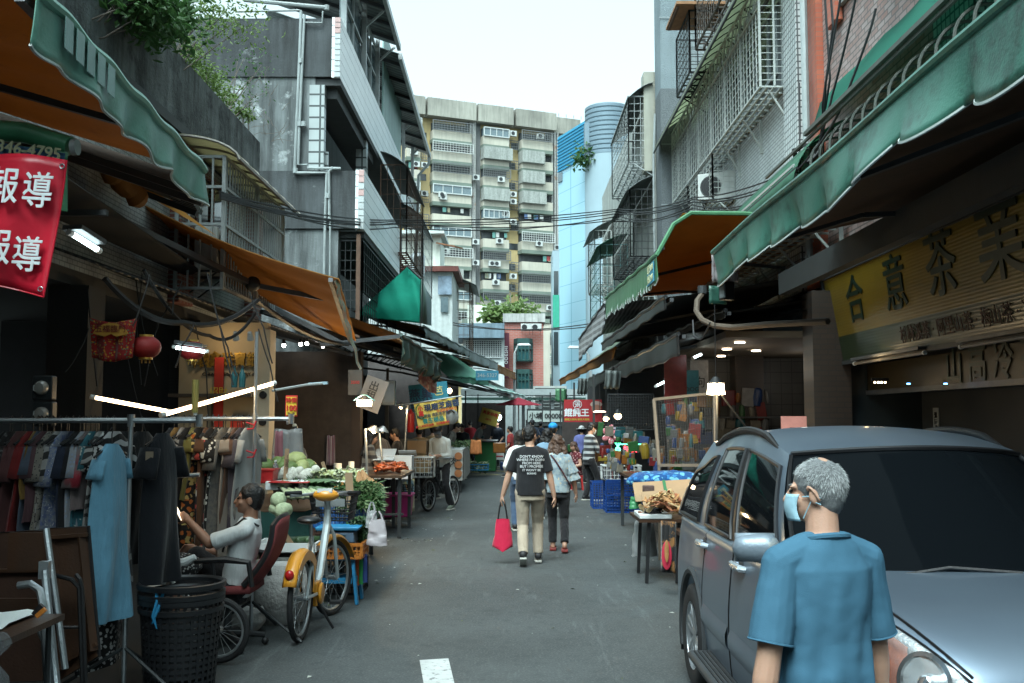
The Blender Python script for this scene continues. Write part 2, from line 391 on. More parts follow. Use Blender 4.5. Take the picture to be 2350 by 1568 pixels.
b=B();b.ab((-9.0,-24,3.05),(-4.3,16.3,3.2));b.build('arcade_ceiling',mat('near black ceiling',(.014,.014,.014)),t)  # one near-black tone over the whole ceiling
for y in(5.6,9.7,13.2):
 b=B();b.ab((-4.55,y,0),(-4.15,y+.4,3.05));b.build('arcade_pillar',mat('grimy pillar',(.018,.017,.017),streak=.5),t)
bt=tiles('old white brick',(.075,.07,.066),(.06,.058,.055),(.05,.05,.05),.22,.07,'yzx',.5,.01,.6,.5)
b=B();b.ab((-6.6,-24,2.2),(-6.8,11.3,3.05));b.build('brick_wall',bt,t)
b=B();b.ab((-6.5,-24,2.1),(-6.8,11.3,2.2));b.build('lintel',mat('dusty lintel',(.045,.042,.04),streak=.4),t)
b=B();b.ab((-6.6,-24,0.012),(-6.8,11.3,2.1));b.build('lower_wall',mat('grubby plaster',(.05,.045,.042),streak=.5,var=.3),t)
for y,lab in((11.5,0),):
 b=B();b.ab((-4.29,y+1.7,3.9),(-4.27,y+3.2,5.1));w_=b.build('window',glassd,t)
 b=B();bars(b,(-4.25,y+1.7,3.9),(0,1.5,0),(0,0,1.2),2,1,.04,.05);b.build('window_frame',redb,w_)
g=T('window_cage','grey steel balcony cage with a curved beige canopy on the shophouse','window cage',(-3.8,13.8,3.4))
b=B();y0,y1,z0,z1,xo=12.2,15.4,3.35,5.0,-3.58
for i in range(27):y=y0+(y1-y0)*i/26;b.bar((xo,y,z0),(xo,y,z1),.017)
for i in range(5):x=-4.15+(xo+4.15)*i/4;b.bar((x,y0,z0),(x,y0,z1),.022)
b.build('bars',galv,g)
b=B()
for z in(z0,4.15,4.62,z1):b.bar((xo,y0,z),(xo,y1,z),.035);b.bar((-4.16,y0,z),(xo,y0,z),.035)
for y in(y0,(y0+y1)/2,y1):b.bar((xo,y,z0),(xo,y,z1),.045)
b.bar((-4.16,y0,z0),(-4.16,y0,z1),.04)
b.build('frame',galv,g)
b=B();b.grid(9,12,lambda u,v:V((-4.2+.82*sin(u*1.5),y0-.12+(y1-y0+.45)*v,4.93+.33*cos(u*1.5))))
b.build('canopy',mat('aged plastic sheet',(.42,.39,.27),translucent=.5,dirt=(.15,.13,.09),dth=.6),g,solid=.008)
b=B()
for k in range(8):
 y=y0-.12+(y1-y0+.45)*k/7;b.tube([V((-4.2+.84*sin(u*1.5),y,4.91+.33*cos(u*1.5)))for u in[i/6 for i in range(7)]],.018,5)
b.bar((-3.375,y0-.12,4.95),(-3.375,y1+.33,4.95),.04)
b.build('canopy_rib',mat('taupe steel',(.26,.24,.21),rough=.5),g)
ac_unit((-3.9,12.75,3.62),pi/2+.15,'old window air conditioner standing inside the grey balcony cage')
t=T('apartment_building','mottled grey concrete building with white tiled balcony bands and side downpipes','building',(-3.6,26,0))
Y0=19.5
b=B();b.ab((-12,Y0,8.58),(-3.62,Y0+.2,9.78));b.build('upper_side_wall',dkstain,t)
b=B();b.ab((-12,Y0+.04,6.66),(-3.95,Y0+.2,8.58));b.build('side_wall',stain2,t)
b=B();b.ab((-12,Y0,5.5),(-3.05,Y0+.2,6.66));b.build('lower_side_wall',dkstain,t)
b=B();b.ab((-12,Y0+.05,0),(-3.45,Y0+.2,5.5));b.build('base_wall',stain2,t)
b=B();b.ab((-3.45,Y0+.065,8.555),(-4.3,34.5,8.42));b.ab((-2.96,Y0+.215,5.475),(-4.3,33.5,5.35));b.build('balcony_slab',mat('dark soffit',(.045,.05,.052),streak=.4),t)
for nm,X,z0,z1,ye in(('upper',-3.45,8.56,9.8,34.5),('lower',-2.94,5.48,6.68,25.8)):
 b=B();b.ab((X,Y0-.01,z0),(X-.17,ye,z1));b.build('balcony_band',wtile,t)
 n=11 if nm=='upper'else 9
 for i in range(n):
  z=z0+(z1-z0)*(i+.5)/n;pk=i in((8,10,9)if nm=='upper'else(8,7,5))
  b=B();b.box((X-.055,Y0-.022,z),(.115,.02,(z1-z0)/n-.018));b.build('edge_tile',pinkt if pk else mat('white edge tile',(.46,.50,.50),rough=.35),t)
b=B();b.ab((-4.06,Y0+.03,6.68),(-3.76,Y0+.22,8.42));b.build('tiled_jamb',wtile_s,t)
b=B();b.ab((-3.5,Y0+4,6.7),(-3.75,Y0+4.25,8.42));b.build('balcony_post',wtile_s,t)
b=B();b.ab((-5.2,Y0+.2,0),(-5.0,34.5,9.6));b.build('inner_wall',mat('dim plaster',(.09,.10,.10),streak=.4),t)
b=B();b.ab((-5.0,Y0+.2,6.68),(-3.7,Y0+.25,7.1));b.build('rear_parapet',wtile_s,t)
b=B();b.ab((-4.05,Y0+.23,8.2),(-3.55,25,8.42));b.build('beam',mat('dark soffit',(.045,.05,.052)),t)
pipe=mat('white pvc pipe',(.29,.325,.325),rough=.5,var=.25,dirt=(.16,.15,.13),dth=.66,dsc=5)
def pp(b,pts,r=.035,Yo=-.06):b.tube([at(x,y,Y0+Yo)for x,y in pts],r,8)
for pts,r in(([(690,26),(691,26),(688,120),(676,392),(677,397),(755,397),(756,505)],.032),([(699,34),(698,50),(687,290),(684,378),(705,379),(706,386),(782,387)],.028),([(560,0),(750,18)],.045),([(540,27),(688,24)],.022),([(701,52),(739,53),(741,26)],.018),([(764,384),(750,400),(746,505),(744,640)],.028),([(758,500),(757,640)],.02)):
 b=B();pp(b,pts,r);b.build('downpipe',pipe,t)
for x,y in((688,285),(697,285),(690,140),(753,450),(678,392),(750,18)):p=at(x,y,Y0-.06);b=B();b.lathe([(.05,-.05),(.05,.05)],p,10);b.build('pipe_collar',pipe,t)
grn=corr('pale green corrugated sheet',(.20,.32,.30),.16,'yzx',streak=.25)
b=B();b.ab((-3.46,26.2,9.8),(-3.50,30.5,12.3));b.build('corrugated_screen',grn,t)
roof=corr('rusting roof sheet',(.10,.125,.125),.2,'yxz',streak=0,dirt=(.16,.06,.03),dth=.62)
for y0,y1,zz in((18.6,25.2,11.55),(25.4,34.8,11.25)):
 b=B();b.grid(5,12,lambda u,v:V((-2.95-3.6*u,y0+(y1-y0)*v,zz+1.25*u-.15*v)));r_=b.build('shed_roof',roof,t,solid=.03)
 b=B();b.bar((-2.93,y0,zz-.06),(-2.93,y1,zz-.21),.09,.16);b.build('gutter',galv,r_)
 b=B()
 for k in range(7):y=y0+(y1-y0)*(k+.5)/7;b.bar((-2.95,y,zz-.06-.02*k),(-6.5,y,zz+1.15-.02*k),.05,.1)
 b.build('rafter',dksteel,r_)
for y in(20.2,23.0,25.3,31.5,34.4):
 b=B();b.bar((-3.5,y,9.8),(-3.5,y,11.6),.1);b.bar((-3.5,y,11.0),(-3.05,y,11.4),.05);b.build('shed_post',galv,t)
b=B();bars(b,(-3.56,20.3,9.8),(0,5.5,0),(0,0,1.6),4,2,.05,.06);b.build('shed_window_frame',mat('aluminium',(.36,.40,.40),metal=.4,rough=.4),t)
b=B();b.ab((-3.62,20.3,9.8),(-3.6,25.8,11.3));b.build('shed_window',glassb,t)
b=B();b.tube([V((-2.93,34.6,10.95)),V((-2.95,34.6,10.7)),V((-3.3,34.6,10.3)),V((-3.4,34.6,5.4))],.05,8);b.build('downpipe',pipe,t)
def box_cage(name,label,lo,hi,side,nb,nh,mt,canopy=None,cat='window cage',ext=.3,face_n=4):
 g=T(name,label,cat,((lo[0]+hi[0])/2,(lo[1]+hi[1])/2,lo[2]))
 xo=hi[0]if side<0 else lo[0];xi=lo[0]if side<0 else hi[0]
 b=B();bars(b,(xo,lo[1],lo[2]),(0,hi[1]-lo[1],0),(0,0,hi[2]-lo[2]),nb,nh,.012,.03);b.build('front_grille',mt,g)
 for y in(lo[1],hi[1]):
  b=B();bars(b,(xi,y,lo[2]),(xo-xi,0,0),(0,0,hi[2]-lo[2]),face_n,nh,.012,.03);b.build('side_grille',mt,g)
 b=B();n=max(2,int((hi[1]-lo[1])/.35))
 for i in range(n+1):y=lo[1]+(hi[1]-lo[1])*i/n;b.bar((xi,y,lo[2]-.01),(xo,y,lo[2]-.01),.03)
 for k in range(5):x=xi+(xo-xi)*k/4;b.bar((x,lo[1],lo[2]+.01),(x,hi[1],lo[2]+.01),.03)
 b.build('floor_grille',mt,g)
 for i in range(0,n+1,2):y=lo[1]+(hi[1]-lo[1])*i/n;b=B();b.bar((xi,y,lo[2]-.35),(xo-(xo-xi)*.2,y,lo[2]-.02),.025);b.build('bracket',mt,g)
 if canopy:
  b=B();s=1 if side<0 else-1
  b.grid(6,10,lambda u,v:V((xi+(xo-xi+s*ext)*u,lo[1]-.15+(hi[1]-lo[1]+.3)*v,hi[2]+.32-.42*u**1.6)));b.build('canopy',canopy,g,solid=.012)
 return g
cang=mat('grimy green fibre sheet',(.16,.24,.18),translucent=.45,dirt=(.07,.09,.07),dth=.52)
cand=mat('grey roof sheet',(.13,.15,.15),rough=.6,dirt=(.14,.06,.03),dth=.66)
box_cage('window_cage','rusty brown grille cage hung between the two white tiled balcony bands',(-3.4,25.4,6.0),(-2.72,30.0,8.3),-1,14,6,rust,cand,ext=.05)
box_cage('window_cage','weathered grey grille cage at the far end of the tiled balcony',(-3.4,30.3,5.9),(-2.80,34.5,8.0),-1,12,6,galv,cand,ext=.05)
box_cage('window_cage','rusty grille cage closing the opening under the lower tiled balcony',(-3.45,19.75,3.5),(-3.0,25.5,5.3),-1,18,9,dksteel)
b=B();b.bar((-3.05,19.6,3.2),(-3.05,19.6,5.4),.08);b.build('brick_post',rust,t)
box_cage('window_cage','narrow white grille cage under the far tiled balcony',(-3.5,26.5,3.6),(-2.85,31,5.2),-1,14,6,galv)
cream=corr('cream corrugated sheet',(.62,.66,.58),.35,'xzy',streak=.08)
t=T('metal_shed','cream corrugated metal shed above the market roofs','building',(-5.5,47,0))
b=B();b.ab(at(945,534,46)-V((2,0,0)),V((at(1010,600,46).x,49,5.5)));b.build('wall',cream,t)
b=B();p=at(1013,543,45.8);b.box((p.x-3,47.4,p.z+.15),(6.3,4,.15));b.build('roof',mat('pale sheet edge',(.5,.56,.54)),t)
b=B();p=at(1010,560,46);b.bar(p,p+V((.9,-.5,-.25)),.7,.06);b.build('lean_to_roof',mat('rusty sheet',(.22,.10,.05),var=.4),t)
t=T('white_house','small white rendered house with a billboard and rusty stair cage','building',(-4,42,0))
p=at(998,620,40);q=at(1038,740,40)
b=B();b.ab((p.x-3,40,0),(q.x,44.5,at(1000,625,40).z));b.build('wall',mat('off white render',(.55,.60,.59),streak=.3,dirt=(.22,.25,.25),dth=.66),t)
b=B();b.ab((p.x-3,39.7,at(1000,625,40).z),(q.x+.25,44.7,at(1000,620,40).z+.12));b.build('roof',mat('rust red roof edge',(.16,.05,.04),var=.5),t)
b=B();p=at(1021,655,39.9);b.box((p.x,39.9,p.z),(.55,.05,.75));b.build('billboard',mat('printed board',(.25,.33,.42),var=.6,sc=4),t)
b=B();p=at(1020,700,39.95);b.box((p.x,39.93,p.z),(.3,.05,.6));b.build('window',glassb,t)
p=at(1038,690,43);box_cage('stair_cage','rusty brown balcony cage beside the small white house',(p.x-.2,43,4.2),(p.x+.75,47,7.6),-1,9,9,rust,cand)
t=T('water_tank','shiny stainless steel rooftop water tank beside the cream shed','water tank',at(958,640,36))
b=B();r=.26;b.lathe([(.04,.95),(r*.6,.92),(r,.8),(r*1.02,.7),(r,.66),(r*1.02,.5),(r,.46),(r*1.02,.3),(r,.1),(r*.9,.0)],(0,0,.05),20)
b.build('tank_body',mat('stainless steel',(.62,.64,.64),metal=.9,rough=.2,var=.05),t,local=True,ang=60)
b=B()
for k in range(4):b.bar((.2*cos(k*pi/2),.2*sin(k*pi/2),-.4),(.2*cos(k*pi/2),.2*sin(k*pi/2),.08),.03)
b.build('stand',galv,t,local=True)
leafA=mat('broad leaf green',(.05,.12,.035),var=.45,sc=9,rough=.5,translucent=.35)
leafB=mat('yellow green leaf',(.12,.19,.05),var=.4,sc=9,rough=.5,translucent=.35)
twig=mat('bare twig',(.10,.085,.07),var=.3)
def plant(name,label,base,pts,n,L,mt,cat='plant',sp=.35,stems=5,group=None,seed=1):
 """stems from base to each clump centre, leaves spread round the clumps"""
 r=random.Random(seed);t=T(name,label,cat,base,0,group);b=B()
 for c in pts[:stems*3]:
  c=V(c);m_=(V(base)+c)/2+V((r.uniform(-.15,.15),r.uniform(-.2,.2),-.05));b.tube([base,m_,c],[.016,.011,.005],5)
 b.build('stem',twig,t);b=B()
 for i in range(n):
  c=V(pts[r.randrange(len(pts))]);o=V((r.gauss(0,1),r.gauss(0,1),r.gauss(0,.8)))*sp
  d=V((r.uniform(-1,1),r.uniform(-1,1),r.uniform(-1.1,.35)));b.leaf(c+o,d,(r.uniform(-.5,.5),r.uniform(-.5,.5),1),L*r.uniform(.6,1.25),L*r.uniform(.35,.6))
 b.build('leaves',mt,t,smooth=False);return t
plant('shrub','leafy dark green shrub growing behind the stained parapet',(-4.75,9.6,5.4),[at(x,y,Y)for x,y,Y in((290,-25,10),(320,5,10.5),(340,25,10),(375,20,11),(400,5,11),(345,-10,10),(365,52,10.5),(395,50,11.2),(310,-35,10))],1250,.14,leafA,sp=.17,seed=2)
plant('shrub','loose light green bush arching above the parapet',(-4.75,12.0,5.5),[at(x,y,Y)for x,y,Y in((420,40,12.4),(450,50,12.6),(480,30,12.8),(520,25,13),(545,45,13.2),(500,12,13),(430,75,12.3),(560,60,13.2),(470,10,12.6))],800,.075,leafB,sp=.2,seed=3)
plant('creeper','bright green creeper trailing over the parapet edge',(-4.5,13.2,6.2),[at(x,y,Y)for x,y,Y in((415,120,13.2),(435,135,13.4),(452,160,13.6),(475,165,13.9),(490,185,14.2),(505,205,14.5),(470,190,13.9),(520,225,14.8),(430,118,13.4))],900,.085,leafB,sp=.13,seed=4)
plant('creeper','small yellowing creeper at the end of the stained parapet',(-4.4,15.4,6.2),[at(x,y,Y)for x,y,Y in((560,265,15.8),(568,258,15.9),(552,255,15.7))],120,.09,leafB,sp=.07,seed=5)
plant('shrub','thin straggly branch with sparse leaves against the concrete wall',(-4.6,15.0,6.2),[at(x,y,Y)for x,y,Y in((545,140,15.5),(560,135,15.6),(580,175,15.8),(590,215,16),(575,240,16),(600,150,16),(555,190,15.6))],150,.07,leafA,sp=.16,seed=6)
t=T('stake','thin grey stake standing among the parapet plants','stake',(-4.7,13.1,5.5));p=at(397,100,13.1)
b=B();b.tube([(p.x,13.1,5.4),(p.x+.03,13.1,9.2)],.035,8);b.build('pole',mat('weathered pole',(.2,.18,.15)),t)
b=B();b.lathe([(.05,0),(.05,.06)],(p.x,13.1,5.4),8);b.build('foot',dksteel,t)
t=T('dry_branches','leafless grey twigs tangled on the concrete side wall','branches',(-5,18.9,6));b=B();r_=random.Random(11)
for i in range(26):
 p=at(r_.uniform(560,650),r_.uniform(190,330),19.1);a=r_.uniform(.3,2.6);L=r_.uniform(.2,.55);pts=[p]
 for k in range(4):a+=r_.uniform(-.5,.5);pts.append(pts[-1]+V((cos(a),r_.uniform(-.2,.1),sin(a)))*L/4)
 b.tube(pts,[.007,.006,.005,.004,.003],4)
b.build('twigs',twig,t)
sq_y=tiles('white mosaic street side',(.50,.55,.55),(.56,.60,.60),(.10,.115,.12),.1,.1,'yzx',0,.012,.35,.15)
sq_x=tiles('white mosaic front side',(.52,.57,.57),(.58,.62,.62),(.10,.115,.12),.1,.1,'xzy',0,.012,.35,.15)
wt_y=tiles('white strip tile',(.44,.48,.48),(.48,.52,.52),(.14,.16,.16),.22,.06,'yzx',.5,.008,.4,.2)
orb=tiles('orange red brick tile',(.42,.10,.055),(.46,.125,.07),(.28,.14,.10),.14,.07,'yzx',0,.006,.45,.15)
pink=tiles('mottled pink brick',(.45,.36,.345),(.36,.205,.175),(.16,.14,.13),.22,.075,'yzx',.5,.010,.55,.15,.3)
stucco=mat('grey blue stucco',(.22,.27,.29),var=.2,sc=1,streak=.25,bump=1.0,bsc=30,rough=.9,scol=(.10,.12,.13))
stucco2=mat('dark pebble stucco',(.155,.175,.185),var=.35,sc=40,bump=1.0,bsc=28,rough=.9)
t=T('stucco_building','tall grey blue stucco building with a blank wall facing the lane','building',(3.9,21,0))
xl=at(1519,400,24.2).x;zc=at(1515,204,24.2).z
b=B();b.ab((xl,24.2,zc),(12,25.2,19));b.build('upper_wall',stucco,t)
b=B();b.ab((xl-.012,24.18,0),(12,25.1,zc));b.build('lower_wall',stucco2,t)
for y in(40,331,470):
 b=B();p=at(1515,y,24.17);b.box((xl+4,24.167,p.z),(8.05,.006,.022));b.build('joint_strip',mat('joint',(.30,.34,.35)),t)
t=T('tiled_apartments','white mosaic tiled block with orange brick strips above the lane','building',(5,15,0))
b=B();b.ab((4.4,15.35,3.6),(6,24.1,16));b.build('tiled_wall',wt_y,t)
b=B();b.ab((4.28,14.62,3.6),(4.9,15.35,16));b.build('corner_column',[sq_y],t)
b=B();b.ab((4.275,14.604,3.6),(4.9,14.617,16));b.build('column_face',sq_x,t)
b=B();b.ab((4.36,13.9,3.6),(6,14.6,16.01));b.build('brick_strip',orb,t)
b=B();b.ab((4.46,9.9,3.6),(6,13.9,16));b.build('pink_brick_wall',pink,t)
b=B();b.ab((4.30,9.0,3.6),(4.9,9.9,16));b.build('pilaster',sq_y,t)
b=B();b.ab((4.29,8.985,3.6),(4.9,8.998,16));b.build('pilaster_face',sq_x,t)
b=B();b.ab((4.42,-24,3.6),(6,9.0,16));b.build('near_wall',wt_y,t)
for y0,y1,z0,z1 in((11.6,13.0,7.3,9.5),(16,20,7.4,8.9),(4.5,6.5,5.0,6.4)):
 x=4.45 if y0<14 else 4.385
 if y0<6:x=4.40
 b=B();b.ab((x,y0,z0),(x-.02,y1,z1));w_=b.build('window',glassd,t)
 b=B();bars(b,(x-.03,y0,z0),(0,y1-y0,0),(0,0,z1-z0),2,1,.05,.06);b.build('window_frame',mat('aluminium',(.36,.40,.40)),w_)
b=B();b.ab((4.44,13.0,7.1),(4.34,13.4,9.6));b.build('window_reveal',orb,t)
b=B();b.tube([(4.25,14.1,3.7),(4.25,14.1,8.2),(4.28,14.1,8.25),(4.25,14.1,8.3),(4.25,14.1,14)],.055,8);b.build('downpipe',pipe,t)
b=B();b.ab((4.4,-24,3.45),(9,24.1,3.6));b.build('arcade_ceiling',mat('near black ceiling',(.03,.03,.03)),t)
b=B();b.ab((4.40,15.6,7.05),(4.37,23.9,8.55));w_=b.build('balcony_shade_panel',mat('balcony shade tone',(.045,.055,.06),var=.6,sc=1.5,rough=.3),t);b=B();bars(b,(4.36,15.6,7.05),(0,8.3,0),(0,0,1.5),9,1,.05,.06);b.build('window_frame',mat('aluminium',(.36,.40,.40)),w_)  # flat dark panel stands in for the shaded balcony recess and its windows
def arch_cage(label,xo,xi,y0,y1,z0,z1,mt,arc_h,nb,canopy,over,rise,cat='window cage'):
 g=T('window_cage',label,cat,((xo+xi)/2,(y0+y1)/2,z0))
 b=B();zt=z1-arc_h
 for i in range(nb+1):y=y0+(y1-y0)*i/nb;b.bar((xo,y,z0),(xo,y,zt),.016)
 n=int((zt-z0)/.13)
 for j in range(1,n):z=z0+(zt-z0)*j/n;b.bar((xo,y0,z),(xo,y1,z),.011)
 b.build('front_grille',mt,g)
 b=B()
 for y in(y0,y1):
  for j in range(int((z1-z0)/.11)):z=z0+.11*j;b.bar((xi,y,z),(xo,y,z),.011)
  for k in range(3):x=xi+(xo-xi)*k/2;b.bar((x,y,z0),(x,y,z1),.028)
 b.build('side_grille',mt,g)
 b=B();na=max(2,int((y1-y0)/.62));wd=(y1-y0)/na
 for i in range(na):
  c=y0+wd*(i+.5)
  b.tube([V((xo,c+wd*.46*cos(a*pi/10),zt+.02+arc_h*.92*sin(a*pi/10)))for a in range(11)],.013,5)
  for a in(2,3.5,5,6.5,8):b.bar((xo,c,zt),(xo,c+wd*.45*cos(a*pi/10),zt+arc_h*.9*sin(a*pi/10)),.011)
 b.build('arch_bars',mt,g)
 b=B()
 for z in(z0,zt,z1):b.bar((xo,y0,z),(xo,y1,z),.035)
 for i in range(0,nb+1,max(1,nb//6)):y=y0+(y1-y0)*i/nb;b.bar((xo,y,z0),(xo,y,z1),.035)
 b.build('frame',mt,g)
 b=B();n=int((y1-y0)/.3)
 for i in range(n+1):y=y0+(y1-y0)*i/n;b.bar((xi,y,z0),(xo,y,z0),.028)
 for k in range(1,4):x=xi+(xo-xi)*k/4;b.bar((x,y0,z0),(x,y1,z0),.03)
 b.build('floor_grille',mt,g)
 dd=xi-xo
 for i in range(6):y=y0+.1+(y1-y0-.2)*i/5;b=B();b.bar((xo+dd*.35,y,z0-.02),(xi,y,z0-.5),.03);b.bar((xi,y,z0),(xi,y,z0-.6),.045);b.build('bracket',mt,g)
 if canopy:
  fn=lambda u,v:V((xi-(dd+over)*sin(u*1.35)/sin(1.35),y0-.2+(y1-y0+.7)*v,z1+.02+rise*(cos(u*1.35)-cos(1.35))-.33*u))
  b=B();b.grid(8,24,fn);b.build('canopy',canopy,g,solid=.008)
  b=B()
  for k in range(int((y1-y0)/.45)):v=(k+.5)/int((y1-y0)/.45);b.tube([fn(u/6,v)-V((0,0,.02))for u in range(7)],.012,4)
  for u in(.55,.8,1):b.tube([fn(u,v/8)-V((0,0,.02))for v in range(9)],.02,4)
  b.build('canopy_rib',dksteel,g)
 return g
whg=mat('chalky white steel',(.42,.45,.43),rough=.5,var=.25,dirt=(.2,.16,.12),dth=.7,dsc=6)
gcan=mat('pale green fibre sheet',(.42,.46,.36),translucent=.6,var=.2,dirt=(.12,.15,.10),dth=.58,dsc=6)
arch_cage('long white cage balcony with fan arches and curved pale green canopy',3.93,4.38,15.4,24.0,6.98,8.7,whg,.42,40,gcan,.38,.6)
box_cage('window_cage','white cage holding an air conditioner below the long arched balcony',(3.95,19.3,6.05),(4.38,22.0,6.95),1,9,8,whg)
ac_unit((4.16,19.75,6.12),-.5,'air conditioner standing in the white cage beneath the long arched balcony')
box_cage('window_cage','upper dark steel cage with hanging laundry under a scrap timber roof',(3.66,20.0,8.85),(4.3,21.6,10.15),1,9,8,dksteel,None,ext=.2)
box_cage('window_cage','dark brown steel balcony cage directly over the pale green canopy',(3.75,14.5,9.25),(4.38,19.8,11),1,26,8,mat('brown steel',(.09,.075,.065)))
t=T('scrap_roof','weathered plywood scrap roof on the upper laundry cage','roof sheet',(3.9,20.4,10.2));b=B();b.box((3.85,20.4,10.2),(1.0,1.4,.06));b.build('board',mat('orange brown plywood',(.35,.18,.09),var=.4),t)
b=B();b.bar((3.4,19.8,10.15),(3.4,21,10.15),.05);b.build('batten',rust,t)
arch_cage('grey cage with a rounded green canopy low on the tiled wall',3.75,4.38,13.0,21,4.3,5.1,whg,.3,34,mat('green fibre sheet',(.10,.25,.17),translucent=.5,var=.3),.1,.7)
def hoop_cage(label,xo,xi,y0,y1,z0,z1):
 g=T('window_cage',label,'window cage',((xo+xi)/2,(y0+y1)/2,z0));mt=mat('grey green steel',(.085,.095,.08),rough=.5,var=.3,dirt=(.12,.07,.04),dth=.68)
 fn=lambda u,v:V((xi+(xo+.05-xi)*u,y0+(y1+.6*(1-u)-1.9*u-y0)*v,z1+1.0-1.15*u-.02*sin(v*40)))
 b=B();b.grid(6,24,fn);b.build('canopy',mat('teal green fibre sheet',(.035,.24,.17),translucent=.55,var=.25,dirt=(.02,.10,.08),dth=.55,dsc=5),g,solid=.01)
 b=B();n=int((y1-y0)/.42)
 for i in range(n+1):
  y=y0+(y1-2-y0)*i/n
  b.tube([V((xo,y,z0)),V((xo,y,z1-.55))]+[V((xo+.28*(1-cos(a*pi/12)),y,z1-.55+.28*sin(a*pi/12)))for a in range(1,7)]+[V((xi,y,z1-.2))],.016,6)
 b.build('hoop_bar',mt,g);b=B()
 for z in(z0,z0+.35,z1-.25):b.bar((xo,y0,z),(xo,y1,z),.03)
 b.bar((xo-.03,y0,z1-.2),(xo-.03,y1-1.9,z1-.2),.045)
 b.build('rail',mt,g);b=B();m_=int((y1-y0)/.28)
 for i in range(m_):y=y0+(y1-y0)*(i+.5)/m_;b.tube([fn(u/5,(i+.5)/m_)-V((0,0,.03))for u in range(6)],.011,4)
 for u in(.2,.5,.8):b.tube([fn(u,v/6)-V((0,0,.03))for v in range(7)],.011,4)
 b.build('canopy_wire',mt,g);return g
hoop_cage('hooped grey steel cage under a torn teal fibre canopy',3.45,4.4,4.5,13.3,4.15,5.25)
b=B();t=T('wall_box','dark steel cabinet hung on brackets near the mosaic pilaster','cabinet',(4.0,9.6,7.6));b.ab((3.75,9.2,7.45),(4.28,10.6,8.6));b.build('cabinet_body',dksteel,t,bevel=.02)
for y in(9.0,9.8):
 b=B();b.bar((3.8,y,7.42),(4.3,y,6.85),.06);b.build('bracket',galv,t)
t=T('caged_building','narrow beige building wrapped in grilles and sheet canopies','building',(4,32,0))
beig=corr('striped beige sheet',(.36,.36,.30),.1,'yzx',streak=.2)
xw=at(1441,300,28).x
b=B();b.ab((xw+.35,25.3,0),(9,40,at(1470,215,27).z));b.build('wall',mat('beige plaster',(.38,.40,.37),streak=.5,var=.3),t)
b=B();b.ab((xw+.1,25.5,at(1470,215,27).z-2.6),(xw+.34,25.8,at(1470,156,25).z));b.ab((xw+.1,25.3,at(1470,215,27).z-2.6),(8,25.49,at(1470,156,25).z));b.build('corrugated_screen',beig,t)
zt=at(1470,215,27).z
for i,(zz,lab)in enumerate(((8.75,'topmost grey grille cage on the narrow beige building'),(6.3,'dark grille cage under a rusted canopy halfway up the beige building'),(3.9,'lowest white grille cage on the narrow beige building'))):
 box_cage('window_cage',lab,(xw-.3+.02*i,25.35,zz-.4),(xw+.33,29.6,zz+1.35),1,12,9,(galv,dksteel,whg)[i],(cand,cand,mat('zinc sheet',(.3,.34,.33),metal=.3))[i],ext=(.03,.12,.1)[i])
box_cage('window_cage','teal painted cage with a green ribbed canopy at the far corner',(xw-.55,31,5.2),(xw+.3,35,7.2),1,10,6,mat('teal steel',(.10,.22,.22)),mat('dark green ribbed sheet',(.03,.12,.08)),ext=.12)
box_cage('window_cage','small white cage beyond the teal painted one',(xw-.3,36,6.6),(xw+.3,39,8.6),1,8,6,whg,cand,ext=.2)
b=B();p=at(1521,500,24.8);b.tube([(xl-.1,24.9,0),(xl-.1,24.9,8.3),(xl-.05,24.9,9.5)],.03,8);b.build('downpipe',pipe,t)
t=T('unseen_light_block','unseen added grey block cutting the sky light from behind','building',(0,-26,0));b=B();b.ab((-14,-27,0),(14,-25,15));b.build('wall',stain2,t);b=B();b.ab((-14,-24.99,4),(14,-24.95,4.4));b.build('ledge',dkstain,t)  # added out of view to block low sky light from behind
P0=V((-17.5,128,0));P1=V((9.6,139.3,0));ux=(P1-P0).normalized();un=V((ux.y,-ux.x,0));LEN=(P1-P0).length
t=T('apartment_tower','huge weathered yellow and grey apartment tower closing the lane','building',P0)
yel=mat('faded yellow render',(.58,.44,.21),var=.2,sc=.3,streak=.25,dirt=(.42,.36,.22),dth=.6,dsc=.4,scol=(.16,.15,.12))
gry=mat('pale grey panel',(.49,.46,.38),var=.25,sc=.3,streak=.25,scol=(.14,.15,.15));gband=mat('grey green band',(.16,.20,.165),var=.3,sc=.5)
dkw=mat('dim window wall',(.07,.08,.085),var=.5,sc=1.2,bump=0)
def fp(u,d,z):return P0+ux*u+un*d+V((0,0,z))
def fbox(b,u0,u1,d0,d1,z0,z1):
 c=(fp(u0,d0,z0)+fp(u1,d1,z1))/2;b.box(c,(abs(u1-u0),abs(d1-d0),abs(z1-z0)),Mx((ux,un,V((0,0,1)))).transposed())
def uof(x):
 a,d,z=ray(x,600);k=a/d;return(k*P0.y-P0.x)/(ux.x-k*ux.y)
ZT=44.2;ZB=3;FH=2.82
b=B();fbox(b,0,LEN,-12,0,ZB-3,ZT-2.3);b.build('wall',yel,t)
bays=[(uof(985),uof(1074)),(uof(1101),uof(1160)),(uof(1188),uof(1259))]
bays.insert(0,(uof(925),uof(956)))
b=B()
for(u0,u1)in bays:fbox(b,u0-.8,u1+.6,0,1.5,ZT-2.4,ZT)
fbox(b,0,LEN,-1,.4,ZT-2.4,ZT-.1);b.build('roof_parapet',mat('weathered parapet',(.36,.35,.30),streak=.3,var=.4,sc=.2,dirt=(.20,.20,.19),dth=.6,dsc=.25),t)
b=B()
for x in(1079,1090,1262,1278):u=uof(x);fbox(b,u-.7,u+.7,0,.12,ZB,ZT-2.4)
b.build('service_recess',mat('grey recess',(.20,.21,.21),streak=.4),t)
